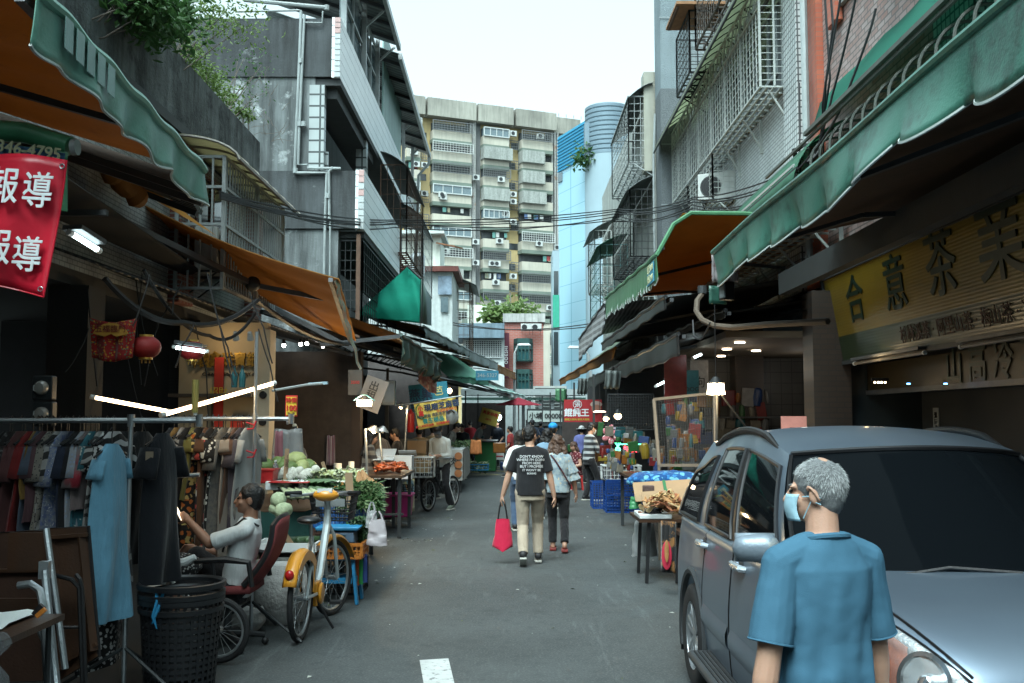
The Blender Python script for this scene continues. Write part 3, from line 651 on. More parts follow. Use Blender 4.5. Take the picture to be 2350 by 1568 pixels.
for x in(1076,1082,1086,1264,1271,1277):
 b=B();u=uof(x);b.tube([fp(u,.5,ZB),fp(u,.5,ZT-2.4)],.16,6);b.build('riser_pipe',mat('riser pipe',(.42,.42,.40),var=.3,dirt=(.3,.16,.09),dth=.6,dsc=.6),t)
r_=random.Random(21);nf=14
cg=mat('far cage steel',(.16,.17,.17));cgw=mat('far white cage',(.5,.52,.5));colors=[(.45,.46,.44),(.35,.06,.06),(.10,.16,.30),(.55,.55,.52),(.3,.28,.2),(.12,.28,.25)]
for bi,(u0,u1)in enumerate(bays):
 for k in range(nf):
  z=ZT-2.4-FH*(k+1)+.25
  if z<8:continue
  dd=1.3 if bi!=3 else 1.5
  b=B();fbox(b,u0,u1,0,dd,z-.55,z+.72);pan=b.build('balcony',gry,t)
  b=B();fbox(b,u0-.03,u1+.03,.02,dd+.03,z-.95,z-.45);b.build('band',gband,pan)
  b=B();fbox(b,u0+.1,u1-.1,0,.5,z+.72,z+1.9);b.build('window',dkw,t)
  kind=r_.random()
  if kind<.3:
   b=B();bars(b,fp(u0-.1,dd+.35,z+.7),ux*(u1-u0+.2),V((0,0,1.25)),14,4,.05,.09);b.build('window_cage',cg if r_.random()<.6 else cgw,t)
  elif kind<.55:
   b=B();fbox(b,u0+.05,u1-.05,.5,dd+.1,z+.72,z+1.85);b.build('glazed_bay',glassb,t)
   b=B();n=r_.choice((4,5,6));bars(b,fp(u0+.05,dd+.14,z+.72),ux*(u1-u0-.1),V((0,0,1.12)),n,1,.1,.14);b.build('bay_frame',mat('far aluminium',(.45,.48,.47)),t)
  elif kind<.68:
   b=B();fbox(b,u0-.1,u0+(u1-u0)*r_.uniform(.6,1.1),.5,dd+.6,z+.3,z+1.95);b.build('closed_bay',mat('patched sheet',(.36,.38,.35),var=.3,streak=.4),t)
  else:
   for q in range(r_.randint(3,6)):
    u=r_.uniform(u0+.3,u1-.5);cc=r_.choice(colors);b=B();fbox(b,u,u+r_.uniform(.3,.6),dd-.25,dd-.2,z+r_.uniform(.9,1.15),z+1.7);b.build('laundry',mat('laundry %d'%colors.index(cc),cc),t)
  for q in range(r_.choice((0,0,1,1,2))):
   u=r_.choice((u0+r_.uniform(0,u1-u0-1),u1+.15));b=B();zz=z+r_.choice((1.1,.1,-.2));dk=dd+.45 if zz<z+1 and u<u1 else dd+.1
   fbox(b,u,u+.95,dk-.45,dk,zz,zz+.72);a_=b.build('cooling_unit',acw,t)
   b=B();c=fp(u+.4,dk+.01,zz+.36);b.lathe([(.27,0),(.27,.02)],c,10,Mx((ux,V((0,0,1)),un)).transposed());b.build('fan_opening',dksteel,a_)
 u=u1+.2
for x in(965,1172,1180):
 for k in range(nf-1):
  z=ZT-3.6-FH*(k+1)+1.1;u=uof(x)-.5
  if r_.random()<.6:b=B();fbox(b,u,u+1.2,0,.05,z,z+.9);b.build('window',glassd,t)
  else:b=B();bars(b,fp(u-.2,.6,z-.2),ux*1.6,V((0,0,1.2)),6,3,.05,.09);b.build('window_cage',cg,t)
b=B()
for i in range(26):b.bar(fp(LEN*i/25,.6,ZT-.1),fp(LEN*i/25,.6,ZT+.35),.06)
b.build('parapet_spike',dksteel,t)
t=T('blue_building','bright blue panelled building with a round louvred grey tower','building',(6,82,0))
m,nt,p=newmat('blue cladding');vec=coords(nt,swz='xzy');br=N(nt,'ShaderNodeTexBrick');br.offset=0
for k,v in(('Scale',1),('Mortar Size',.022),('Mortar Smooth',.1),('Brick Width',1.05),('Row Height',1.62)):br.inputs[k].default_value=v
for k,v in(('Color1',(.27,.46,.55)),('Color2',(.29,.48,.57)),('Mortar',(.10,.26,.34))):br.inputs[k].default_value=c4(v)
nt.links.new(vec,br.inputs[0]);nt.links.new(br.outputs[0],p.inputs[0]);p.inputs['Roughness'].default_value=.45;bluep=m
bluet=mat('strong blue louvre',(.03,.27,.42),rough=.45,var=.08,bump=0)
gsm=mat('smooth pale grey render',(.26,.345,.385),var=.1,sc=.3,streak=.22,scol=(.22,.28,.31));glv=mat('grey louvre',(.15,.21,.25),rough=.4,var=.08,metal=.2,bump=0)
A=at(1282,600,85);A.z=0;C_=at(1346,600,80);C_.z=0;zt=at(1346,277,80).z;zm=at(1346,362,80).z
d=(C_-A).normalized();nrm=V((-d.y,d.x,0))
def slab(b,a,c,th,z0,z1):dd=(c-a);b.box((a+c)/2+V((-dd.normalized().y,dd.normalized().x,0))*th/2+V((0,0,(z0+z1)/2)),(dd.length,th,z1-z0),rz=atan2(dd.y,dd.x))
b=B();slab(b,A,C_,9,0,zm);b.build('wall',bluep,t)
b=B();slab(b,A-nrm*.05,C_-nrm*.05,8,zm+.003,zt);b.build('roof_screen',bluet,t)
b=B()
for i in range(11):z=zm+(zt-zm)*i/11;slab(b,A-nrm*.12,C_-nrm*.12,.06,z,z+.07)
b.build('screen_joint',mat('screen joint',(.02,.22,.40)),t)
b=B();slab(b,A+d*.1-nrm*.1,A+d*.9-nrm*.1,.1,at(1282,408,83).z,at(1282,388,83).z);b.build('vent_grille',mat('vent',(.16,.2,.22)),t)
b=B();q=at(1345,600,79.5);q.z=0;e=at(1452,600,79);e.z=0;cx=(q+e)/2;rr=(e-q).length/2
b.lathe([(rr,0),(rr,at(1400,350,78).z)],cx+V((0,.6,0)),40);b.ab((q.x,79.6,0),(q.x+2,86,zm));b.build('tower_base',gsm,t)
z0=at(1400,350,78).z;z1=at(1400,232,78).z;b=B();prof=[]
for i in range(11):z=z0+(z1-z0)*i/11;prof+=[(rr*.99,z),(rr*1.0,z+.04),(rr*1.0,z+(z1-z0)/11-.12),(rr*.965,z+(z1-z0)/11-.06)]
b.lathe(prof,cx+V((0,.6,0)),48);b.build('tower_louvre',glv,t,ang=20)
b=B();b.ab((q.x-.1,78.9,z0-.2),(q.x+.5,80,z1-1.5));b.build('tower_shoulder',glv,t)
b=B();b.ab(V((at(1268,600,78).x,78,0)),V((at(1284,600,78).x,81,at(1270,575,78).z)));b.build('side_wing',gsm,t)
for y in(660,800):b=B();p=at(1276,y,77.95);b.box((p.x,77.97,p.z),(.35,.1,2.6));b.build('window',glassd,t)
b=B();p=at(1276,715,77.9);b.box((p.x,77.93,p.z),(.5,.1,2.6));b.build('green_panel',mat('emerald panel',(.03,.28,.19)),t)
plant('shrub','small green bush sprouting from the blue building ledge',at(1338,372,79),[at(1336,358,79),at(1341,352,79),at(1333,366,79),at(1345,364,79)],160,.55,leafA,sp=.45,seed=9)
t=T('brick_building','red brick building with dark green bay windows at the lane end','building',(1,58,0))
fb=tiles('far red brick',(.36,.10,.075),(.42,.13,.10),(.34,.2,.17),.3,.1,'xzy',.5,.016,.7,.15)
a=at(1158,900,58);c=at(1247,740,58)
b=B();b.ab((a.x,58,0),(c.x,63,c.z));b.build('wall',fb,t)
b=B();b.ab((a.x-.1,57.8,c.z),(c.x+.1,63,c.z+.5));b.build('roof',mat('pale coping',(.42,.42,.40),streak=.5),t)
for y0,y1 in((787,828),(858,900)):
 p=at(1180,y0,57.6);q=at(1222,y1,57.6);xc=(p.x+q.x)/2;w_=(q.x-p.x)/2
 b=B();b.prism([(-w_,0),(-w_*.6,-.55),(w_*.6,-.55),(w_,0)],(xc,57.99,q.z),(1,0,0),(0,1,0),(0,0,p.z-q.z));bw=b.build('bay_window',mat('green glass',(.03,.11,.12),rough=.15,var=.5,sc=2,bump=0),t)
 b=B();pts=[(-w_,0),(-w_*.6,-.6),(w_*.6,-.6),(w_,0)]
 for z in(q.z,p.z,(p.z*.65+q.z*.35)):b.tube([V((xc+x,57.98+y,z))for x,y in pts],.06,4)
 for x,y in pts+[(-w_*.2,-.6),(w_*.2,-.6)]:b.bar((xc+x,57.97+y,q.z),(xc+x,57.97+y,p.z),.07)
 b.build('window_frame',mat('bottle green frame',(.02,.07,.065)),bw)
 b=B();b.prism([(-w_*1.05,0),(-w_*.65,-.65),(w_*.65,-.65),(w_*1.05,0)],(xc,57.98,p.z),(1,0,0),(0,1,0),(0,0,.25));b.build('bay_roof',mat('bottle green frame',(.02,.07,.065)),bw)
b=B();p=at(1162,765,57.3);q=at(1162,868,57.3);b.box((p.x,57.3,(p.z+q.z)/2),(.34,.5,p.z-q.z));b.build('vertical_sign',mat('maroon sign',(.10,.02,.035)),t)
text('ODESHI',.26,mat('sign white',(.6,.6,.6),var=0,bump=0),t,at(1162,815,57.0),(0,0,1),(-1,0,0),.008,sp=1.2)
for x,y in((1207,749),(1231,749)):p=at(x,y+10,57.4);ac_unit((p.x,57.5,p.z),0,'white outdoor air conditioner on the brick building roof edge, '+('beside the sign'if x<1220 else 'near the blue building'),None,.75)
t=T('white_building','low white building with a wide grey window grille beside the brick one','building',(-1.5,56,0))
a=at(1062,900,56);c=at(1158,778,56);b=B();b.ab((a.x,56,0),(c.x-.02,60,c.z));b.build('wall',mat('off white render',(.55,.60,.59)),t)
b=B();b.ab((a.x-.4,55.2,c.z),(c.x-.02,60,at(1100,745,56).z));b.build('roof',mat('dull blue roof',(.16,.23,.28),streak=.4),t)
p=at(1068,782,55.9);q=at(1152,820,55.9);b=B();b.ab((p.x,55.95,q.z),(q.x,55.99,p.z));b.build('window',glassd,t)
b=B();bars(b,(p.x,55.9,q.z),(q.x-p.x,0,0),(0,0,p.z-q.z),16,8,.035,.06);b.build('window_grille',whitep,t)
plant('tree','pale green frangipani tree on the low roof terrace',at(1148,745,62),[at(x,y,62)for x,y in((1125,712),(1140,718),(1155,722),(1135,722),(1150,712))],300,.6,leafB,'tree',.35,6,seed=12)
plant('tree','bushy yellow green tree standing on the low roof terrace',at(1188,745,63),[at(x,y,63)for x,y in((1182,712),(1195,705),(1190,722),(1205,718),(1178,726),(1200,728))],500,.42,leafB,'tree',.5,6,seed=13)
t=T('terrace_shed','pale metal shed with a dark window on the roof terrace','shed',(-2,62,8));p=at(1073,700,64);q=at(1127,742,64)
b=B();b.ab((p.x,64,q.z-1),(q.x,68,p.z));b.build('wall',cream,t);p=at(1127,702,66);q=at(1165,742,66);b=B();b.ab((p.x,66,q.z-1),(q.x,69,p.z));b.build('glazed_side',glassd,t)
t=T('terrace_house','plain grey block behind the low roof terrace','building',(0,70,0));p=at(1060,700,72);q=at(1262,742,72);b=B();b.ab((p.x,72,0),(q.x,80,q.z));b.build('wall',gry,t)
b=B();b.ab((p.x,71.9,q.z),(q.x,80,q.z+.3));b.build('coping',gband,t)
t=T('covered_walkway','grey steel covered walkway crossing the far end of the lane','walkway',(2.5,50,0))
p=at(1195,893,50);q=at(1300,897,50);b=B();b.ab((p.x-3,50,p.z-.3),(q.x+1,52,p.z));b.build('roof',mat('grey fascia',(.30,.34,.34)),t)
b=B();b.ab((p.x-3,50.3,p.z-.55),(q.x+1,50.5,p.z-.42));b.build('edge_beam',mat('pale green beam',(.22,.38,.32)),t)
for x in(1201,1215,1240,1268,1289):b=B();e=at(x,960,50.6);b.bar((e.x,50.6,0),(e.x,50.6,p.z-.4),.16);b.build('post',galv if x>1210 else dksteel,t)
b=B();b.ab((p.x-3,54,0),(q.x+2,54.2,p.z-.2));b.build('rear_wall',mat('grey shutters',(.30,.34,.34),var=.2),t)
b=B();e=at(1262,935,53.8);b.box((e.x,53.8,e.z+.35),(1.8,.1,1.6));b.build('louvre_door',mat('louvre',(.36,.38,.36)),t)
b=B()
for i in range(9):b.box((e.x,53.7,e.z-.35+i*.17),(1.6,.06,.05))
b.build('louvre_slats',dksteel,t)
b=B();e=at(1260,958,49.5);b.box((e.x,49.5,e.z),(2.2,.12,.85));b.build('notice_board',mat('black board',(.03,.035,.035)),t)
b=B();b.box((e.x-.1,49.42,e.z+.05),(1.9,.04,.55));pn=b.build('notice_panel',mat('pale panel',(.35,.40,.38)),t)
text('小埔 000000',.34,black,t,(e.x-.1,49.38,e.z+.05),(1,0,0),(0,0,1),.012)
b=B();e=at(1262,985,49.6);b.box((e.x,49.6,e.z-.1),(2.4,.05,1.1));b.build('dark_tarp',mat('dark tarp',(.02,.022,.024)),t)
def street_lamp(label,base,top,arm):
 t=T('street_lamp',label,'street lamp',base);b=B();base,top,arm=V(base),V(top),V(arm)
 b.tube([base,(base+top)/2,top],[.09,.07,.06],8);b.tube([top,(top*.6+arm*.4)+V((0,0,.25)),arm],.045,6);b.build('pole',galv,t)
 b=B();b.box(arm,(.65,.25,.12),rz=0,tap=.7);b.build('lamp_head',galv,t,bevel=.02);return t
p=at(1180,900,46);street_lamp('curved grey street lamp in front of the brick building',(p.x,46,0),at(1181,810,46),at(1203,791,46))
p=at(1378,900,44);street_lamp('street lamp on a long arm against the round grey tower',(p.x,44,0),at(1350,815,44),at(1318,797,44))
cab=mat('black cable',(.012,.013,.014),var=0,bump=0,rough=.6)
def cable(label,pts,r=.012,sag=.15,name='cable',group=None,n=14):
 pts=[V(p)for p in pts];P=[]
 for a,b_ in zip(pts,pts[1:]):
  for i in range(n):s=i/n;P.append(a.lerp(b_,s)-V((0,0,sag*4*s*(1-s))))
 b=B();b.tube(P+[pts[-1]],r,5);return tag(b.build(name,cab),label,'cable',group)
g_='black cables strung across the lane'
for i,(y0,y1,y2,s)in enumerate(((445,505,476,.1),(448,508,480,.14),(452,515,486,.12),(440,522,492,.2),(455,512,500,.16))):
 cable('thin black cable strung across the lane between the tiled and caged buildings',[at(505,y0,12),at(905,y1,23),at(1420,y2+4,26),at(1590,y2-22,19.5),at(1830,y2-90+6*i,14.5)],.014,s,group=g_)
for i,(y0,y1)in enumerate(((741,745),(746,737))):cable('faint cable crossing in front of the brick building',[at(1040,y0,40),at(1390,y1,36)],.02,.25,group='cables before the brick building')
for i,(pts)in enumerate((((1890,-60,11.5),(1905,180,11.5),(1880,330,12),(1820,400,13)),((1935,-40,10.8),(1895,190,11.2),(1890,300,11.6),(1870,352,11.8)),((1970,-40,10.2),(1950,60,10.4),(1910,220,10.8),(1885,310,11)),((2010,20,9.9),(1990,90,10),(1925,260,10.4),(1870,345,11)),((1905,-40,11),(1912,60,11),(1888,240,11.4),(1890,350,11.8)))):cable('loose black cable hanging down the pink brick wall',[at(*p)for p in pts],.014,.02,group='cables hanging on the pink brick wall')
for x in(1835,1848):cable('thin white cable hanging beside the mosaic column',[at(x,190,14.3),at(x+2,300,14.2),at(x-3,385,14.2)],.008,0,group='cables beside the mosaic column')
cable('thick black cable looping off the mosaic column',[at(1830,372,14),at(1822,345,13.8),at(1842,332,13.6),at(1880,330,13),at(1876,350,12.8),at(1850,372,12.8)],.035,.02)
org=mat('orange awning lining',(.37,.15,.02),var=.3,sc=2,rough=.7,translucent=.22,dirt=(.16,.06,.02),dth=.6)
orgd=mat('dull orange canvas',(.34,.135,.02),var=.35,sc=2,rough=.7,translucent=.26,dirt=(.16,.07,.02),dth=.6,dsc=2)
def pvc(name,col,tr=.2,**k):return mat(name,col,rough=.38,var=.3,sc=3,translucent=tr,spec=.5,**k)
grv=pvc('pale green vinyl',(.20,.40,.33),.15,dirt=(.11,.26,.20),dth=.55)
grb=pvc('mouldy green vinyl',(.06,.195,.145),.15,dirt=(.025,.07,.052),dth=.5,dsc=2.6)
grs=pvc('bright green vinyl',(.10,.27,.14),.2)
tarp=mat('emerald tarpaulin',(.012,.28,.19),rough=.8,var=.25,sc=2,translucent=.12,spec=.2,bump=.4,bsc=12)
grey_v=pvc('grey vinyl flap',(.16,.185,.18),.1,dirt=(.08,.09,.09),dth=.55)
dkr=corr('dark market roof sheet',(.02,.023,.024),.12,'yzx',rough=.5,streak=.2,dirt=(.09,.085,.08),dth=.64)
alu=mat('dull aluminium',(.11,.115,.12),rough=.45,metal=.5,var=.3)
hem=mat('pale hem tape',(.42,.47,.45),rough=.7)
def lerp(a,b,t):return a+(b-a)*t
def awning(name,label,N1,N2,F1,F2,top,und,sag=.06,val=None,bar=True,prof=None,cat='awning',seed=0,arms=2):
 """N1 wall side / N2 outer side of the near edge, F1 / F2 the same of the far edge; val = (drop, material, scallops, wave, hem)"""
 N1,N2,F1,F2=V(N1),V(N2),V(F1),V(F2);t=T(name,label,cat,(N1+F1)/2)
 def pt(u,v):
  p=lerp(lerp(N1,N2,u),lerp(F1,F2,u),v)
  if prof:p=p+V((0,0,prof(u,v)))
  return p+V((0,0,-sag*sin(pi*u)*(.6+.4*sin(v*9+seed))+.012*sin(v*31+u*4+seed)))
 b=B();b.grid(14,26,lambda u,v:pt(u,v)+V((0,0,.012)));b.build('canvas',top,t,ang=180)
 b=B();b.grid(14,26,pt);b.build('lining',und,t,ang=180)
 if bar:
  b=B();b.bar(pt(.965,0)-V((0,0,.03)),pt(.965,1)-V((0,0,.03)),.05,.05);b.build('front_bar',alu,t)
 for k in range(arms):
  v=(k+.5)/arms;b=B();m_=pt(.5,v)-V((0,0,.12));b.bar(pt(.05,v)-V((0,0,.3)),m_,.045);b.bar(m_,pt(.97,min(1,v+.12))-V((0,0,.06)),.04);b.build('folding_arm',dksteel,t)
 if val:
  dr,vm,ns,wv,hm=val;n=max(40,ns*10);d=(F2-N2).normalized();nn=V((-d.y,d.x,0))
  def vp(s,h):
   sc_=abs(sin(pi*s*ns))**.6 if ns else 0
   q=pt(1,s)+V((0,0,.015));drop=dr*(.72+.28*sc_+.05*sin(s*57+seed))if ns else dr*(1+.05*sin(s*23+seed))
   off=wv*h*(sin(s*41+seed+h*1.3)*.6+sin(s*17+seed*2)*.6)+(wv*1.6*h*h*(sc_-.55)if ns else 0)
   return q+V((0,0,-drop*h))+nn*off
  b=B();b.grid(n,7,lambda s,h:vp(s,h));b.build('valance',vm,t,ang=180,solid=.006)
  if hm:b=B();b.tube([vp(i/(n*2),1)for i in range(n*2+1)],.009,4);b.build('hem',hm,t)
  b=B();b.tube([vp(i/40,0)+V((0,0,.004))for i in range(41)],.03,8);b.build('edge_roll',vm,t)
 return t,pt
X_=lambda x,y,z:V((x,y,z))
a1,pt=awning('awning','pale green vinyl awning with a plain long valance and burnt orange lining',(-4.4,4.47,4.25),(-2.2,4.47,3.72),(-4.4,7,4.2),(-2.2,7,3.5),mat('faded orange top',(.42,.19,.05),translucent=.25),org,.05,(.26,grv,0,.035,hem),arms=1)
b=B();d_=V((0,1,-.087)).normalized()
for k in range(5):b.box((-2.17,4.75+.13*k,3.62-.012*k),(.004,.1,.16),rz=.05)
b.build('faded_print',pvc('faded blue print',(.23,.39,.36),.1),a1)
b=B()
for k in range(3):b.bar((-4.3,7.08+.05*k,4.12-.05*k),(-2.25,7.05+.05*k,3.42-.05*k),.04,.07)
b.build('side_rail',mat('brown rail',(.07,.055,.045),rough=.5),a1)
t=T('dark_roof','dark corrugated lean-to roof behind the pale green awning','roof sheet',(-4,9,4.2))
b=B();b.grid(2,2,lambda u,v:lerp(lerp(V((-4.5,8.2,4.35)),V((-2.75,8.2,3.72)),u),lerp(V((-4.5,10.9,4.45)),V((-3.45,10.9,4.05)),u),v));b.build('sheet',dkr,t,solid=.02)
b=B()
for i in range(12):p=lerp(V((-2.75,8.2,3.7)),V((-3.45,10.9,4.03)),i/11);b.bar(p,p+V((-.25,0,.09)),.09,.05)
b.build('ridge_end',dkr,t);b=B();b.bar((-4.3,8.3,4.2),(-2.8,8.3,3.62),.06);b.bar((-4.3,10.6,4.3),(-3.4,10.6,3.95),.06);b.build('rafter',dksteel,t)
a2,pt=awning('awning','large sagging dull orange awning with a crooked grey folding arm',at(235,425,11.5),at(778,641,11.5),at(440,610,14.6),at(817,782,14.6),mat('dirty orange top',(.30,.15,.05),translucent=.4),orgd,.10,None,bar=True,arms=0,seed=2)
b=B();b.bar(at(228,484,10.6),at(580,654,12.7),.10,.07);b.bar(at(580,654,12.7),at(768,690,12.9),.07,.06);b.build('folding_arm',alu,a2)
b=B();b.ell(at(580,652,12.66),.1);b.build('arm_joint',dksteel,a2)
b=B();b.grid(14,4,lambda u,v:at(766+58*u+(9-4*u)*v+2.5*sin(u*26),645+205*u-4*v,11.45+1.0*u+.15*v));b.build('hanging_flap',[cloth('orange green strip',(.20,.25,.16),'noise',(.36,.15,.05),(.05,.12,.08),14)],a2,ang=180)
b=B();b.tube([at(250+75*i/8,388+72*i/8+3*sin(i*2),9.6+.05*i)for i in range(9)],[.10,.12,.11,.125,.11,.12,.10,.12,.09],10);b.build('rolled_canvas',orgd,a2)
b=B();b.grid(12,4,lambda u,v:at(330+168*u,445+97*u-(26*v*(1-u)),10.7+.7*u));b.build('bright_fold',mat('orange fold painted glow',(.62,.30,.07),translucent=.35),a2,ang=180)  # lighter orange stands for light coming through the canvas
t=T('dark_roof','dark roof sheet under the dull orange awning','roof sheet',(-4,14,3.4));b=B()  # sheet uses the common dark market roof colour
b.grid(2,2,lambda u,v:lerp(lerp(V((-4.6,8.0,3.45)),V((-3.9,10.5,3.2)),u),lerp(V((-4.6,16.8,3.3)),V((-2.75,16.8,2.85)),u),v));b.build('sheet',dkr,t,solid=.02)
b=B();b.bar((-2.7,16.9,2.82),(-4.5,16.9,3.25),.1,.05);b.bar(at(500,640,14.9),at(812,803,15.2),.12,.07);b.build('edge_bar',alu,t)
a3,pt=awning('awning','small orange lined awning ending in a torn grey green flap',at(700,690,15.6),at(920,772,15.6),at(760,742,19),at(1012,832,19),mat('dirty canvas top',(.12,.16,.12)),orgd,.05,(.42,pvc('blackish green flap',(.06,.10,.085),.12,dirt=(.03,.04,.04),dth=.5),7,.06,None),arms=0,seed=5)
b=B();b.bar(at(735,792,15.4),at(918,772,15.5),.06);b.bar(at(600,715,15.5),at(935,826,18),.10,.06);b.build('folding_arm',alu,a3)
b=B();b.grid(6,6,lambda u,v:at(960+42*u,845+25*u+(40-14*abs(u-.6))*v,18.5+.4*u)+V((0,.04*sin(u*14+v*3),0)));tag(b.build('pink_cloth',cloth('pink striped rag',(.34,.14,.13),'noise',(.42,.30,.26),None,9),solid=.004),'pinkish torn rag hanging under the grey green flap','rag')
t=T('dark_roof','black sooty canvas added for the dark gap between the two orange awnings','roof sheet',(-3.8,9,3.6));b=B();b.grid(10,14,lambda u,v:V((-4.28+(1.05-.72*v)*u,5.2+7.3*v,3.62-.06*sin(pi*u))));b.build('sheet',mat('sooty canvas',(.016,.015,.014),rough=.9),t,ang=180,solid=.01);b=B();b.bar((-4.2,8.5,3.52),(-3.5,8.5,3.52),.05);b.build('batten',dksteel,t)  # added black sheet paints in the dark gap under the awnings
t=T('tarpaulin','emerald green tarpaulin wrapped over a frame on the market roof','tarpaulin',at(890,740,22))
fr=[at(820,716,22),at(880,658,22),at(936,612,22.2),at(966,640,22),at(963,742,22),at(900,736,22),at(822,727,22)]
def tp(u,v):
 x0,y0=821+142*u,727+15*u;x1,y1=(821+115*u/.8,716-104*u/.8)if u<.8 else(936+150*(u-.8),612+140*(u-.8))
 return at(lerp(x0,x1,v),lerp(y0,y1,v),22-.25*sin(pi*v)+.16*v*v*sin(u*11)+.07*sin(u*23+v*4)*v+.5*v)
b=B();b.grid(50,24,tp);b.grid(50,10,lambda u,v:tp(u,1)+V((-.5*v,2.6*v,-.25*v*v)));b.build('cover',tarp,t,ang=180,solid=.01)
b=B();b.tube([fr[3]+V((.03,-.02,0)),fr[4]+V((.03,-.02,0))],.03,6);b.tube([fr[2],fr[3]],.03,6);b.build('pole',dksteel,t)
b=B();q=[at(967,640,21.9),at(990,690,23),at(990,748,23),at(965,742,21.9)];b.add(q,[(0,1,2,3)]);b.build('side_flap',pvc('dusty green flap',(.07,.12,.10),.1),t,solid=.01)
def roof_run(label,x0,y0,x1,y1,zo,zi,xi0,xi1,top,und,val=None,seed=0,bar=True):
 return awning('awning',label,(xi0,y0,zi),(x0,y0,zo),(xi1,y1,zi),(x1,y1,zo),top,und,.05,val,bar,arms=2,seed=seed)
dirtc=mat('dirty canvas top',(.12,.16,.12))
roof_run('dark market awning with orange underside beyond the emerald tarpaulin',-2.05,23,-1.35,31,3.85,4.5,-4.4,-3.6,dirtc,orgd,(.22,grey_v,9,.03,None),3)
roof_run('orange lined awning with a short grey flap at the bend of the lane',-1.35,31.2,-.55,38.5,3.85,4.5,-4,-3,dirtc,orgd,(.3,grey_v,0,.03,None),4)
roof_run('farthest orange market awning near the covered walkway',-.55,38.8,.15,46,3.8,4.4,-3.4,-2.6,dirtc,org,(.3,orgd,0,.04,None),6)
lgc=mat('light green translucent sheet',(.22,.48,.38),translucent=.55,var=.2,sc=3)
a_,pt=roof_run('light green translucent awning with a small blue printed label',-1.9,29.5,-.75,31.5,2.98,3.75,-2.6,-1.9,lgc,lgc,(.2,lgc,0,.02,None),7)
b=B();p=at(1118,862,30.6);b.box(p,(.7,.02,.3));pn=b.build('printed_label',mat('blue print',(.06,.25,.36)),a_);text('346-5327',.16,hem,a_,p+V((0,-.015,.0)),(1,0,0),(0,0,1))
wg=cloth('green white stripes',(.16,.42,.34),'stripe',(.5,.55,.52),None,1.6,rough=.4)
roof_run('green and white striped awning low over the far stalls',-.55,34,.55,44,2.72,3.5,-2.4,-1.2,wg,wg,(.25,wg,6,.05,None),8)
roof_run('black sagging sheet roof low over the far stalls',-1.75,19.6,.05,38,2.62,3.35,-4.4,-3,dkr,dkr,None,9)
roof_run('dark sheet roof over the meat stall',-1.95,17.2,-1.7,23.5,2.95,3.6,-4.4,-4.2,dkr,dkr,None,10)
awning('awning','unseen added dark green awning cutting the light over the near pavement',(-4.4,-14,4.3),(-2.2,-14,3.7),(-4.4,3.9,4.25),(-2.2,3.9,3.6),grb,dkr,.05,(.3,grb,0,.03,None),arms=4)  # added out of view to cut the light reaching the near stalls
b1,pt=awning('awning','long mouldy green vinyl awning with a scalloped white hemmed valance',(4.35,-9,4.1),(2.2,-9,3.62),(4.35,10.8,4.0),(2.2,10.8,3.55),grb,mat('sooty brown lining',(.05,.02,.009),var=.4,rough=.7,translucent=.1),.04,(.40,grb,26,.075,hem),arms=6,seed=1)  # lining in a much darker brown than the other awnings
b=B();b.grid(8,6,lambda u,v:V((2.2+.28*u,10.86+.03*sin(u*12),3.56-.34*v+.03*sin(u*9))));b.build('end_flap',cloth('mottled end flap',(.42,.38,.38),'noise',(.20,.14,.14),None,9),b1,solid=.006)
b=B();b.grid(6,5,lambda u,v:V((2.16+.2*u,10.84+.05*u,3.2-.2*v)));b.build('torn_corner',grb,b1,solid=.006)
prof=lambda u:.62*sin(min(1,u*1.0)*pi)**.7 if u<1 else 0
b2,pt=awning('awning','orange lined hood awning with a toothed bright green valance',(4.3,13.3,4.35),(1.95,13.3,3.92),(4.3,20.6,4.4),(1.95,20.6,4.22),org,org,-.02,(.42,grs,22,.012,hem),prof=lambda u,v:(1-v)**5*(.75*u if u<.468 else.35+(u-.468)*.43 if u<.864 else.52*(1-u)/.136),arms=2,seed=3)
b=B();b.tube([pt(u/10,0)+V((0,-.01,.01))for u in range(3,11)],.03,6);b.build('green_piping',grs,b2)
b=B();b.box((1.93,13.75,3.75),(.012,.62,.28));pn=b.build('printed_label',mat('blue print',(.06,.25,.36)),b2)
text('專營 0938',.13,mat('pale yellow print',(.55,.58,.35),var=0,bump=0),b2,(1.92,13.75,3.82),(0,-1,0),(0,0,1));text('修繕 2911',.13,MATS['pale yellow print'],b2,(1.92,13.75,3.68),(0,-1,0),(0,0,1))
strp=cloth('black grey stripes',(.03,.032,.035),'vstripe',(.24,.26,.27),None,3.2,rough=.5)
m_=MATS['black grey stripes']
awning('awning','black and grey striped awning end beyond the toothed green valance',(3.6,20.8,4.3),(1.95,20.8,4.15),(3.4,25.5,4.2),(1.72,25.5,3.75),strp,strp,.03,(.55,cloth('upright black stripes',(.03,.032,.035),'stripe',(.24,.26,.27),None,2.2,rough=.5),0,.02,None),arms=0,seed=4)
def rr(label,xo0,y0,xo1,y1,zo,zi,top,val=None,seed=0,xi=4.35,und=None):return awning('awning',label,(xi,y0,zi),(xo0,y0,zo),(xi,y1,zi),(xo1,y1,zo),top,und or top,.03,val,True,arms=2,seed=seed)
dkv=pvc('charcoal vinyl',(.018,.02,.022),.05)
rr('charcoal awning with a deep dark fascia under the toothed green one',2.05,13.2,1.95,21.5,3.35,3.75,dkr,(.16,dkv,0,.015,None),2)
c1,pt=rr('lowest black awning stretching over the dried goods stall',2.25,13.4,2.25,21.8,2.86,3.3,dkr,(.30,dkv,0,.02,None),3)
rr('black awning over the wonton stall with two grey flaps',2.25,22,2.2,33,2.86,3.25,dkr,(.26,dkv,0,.02,None),5)
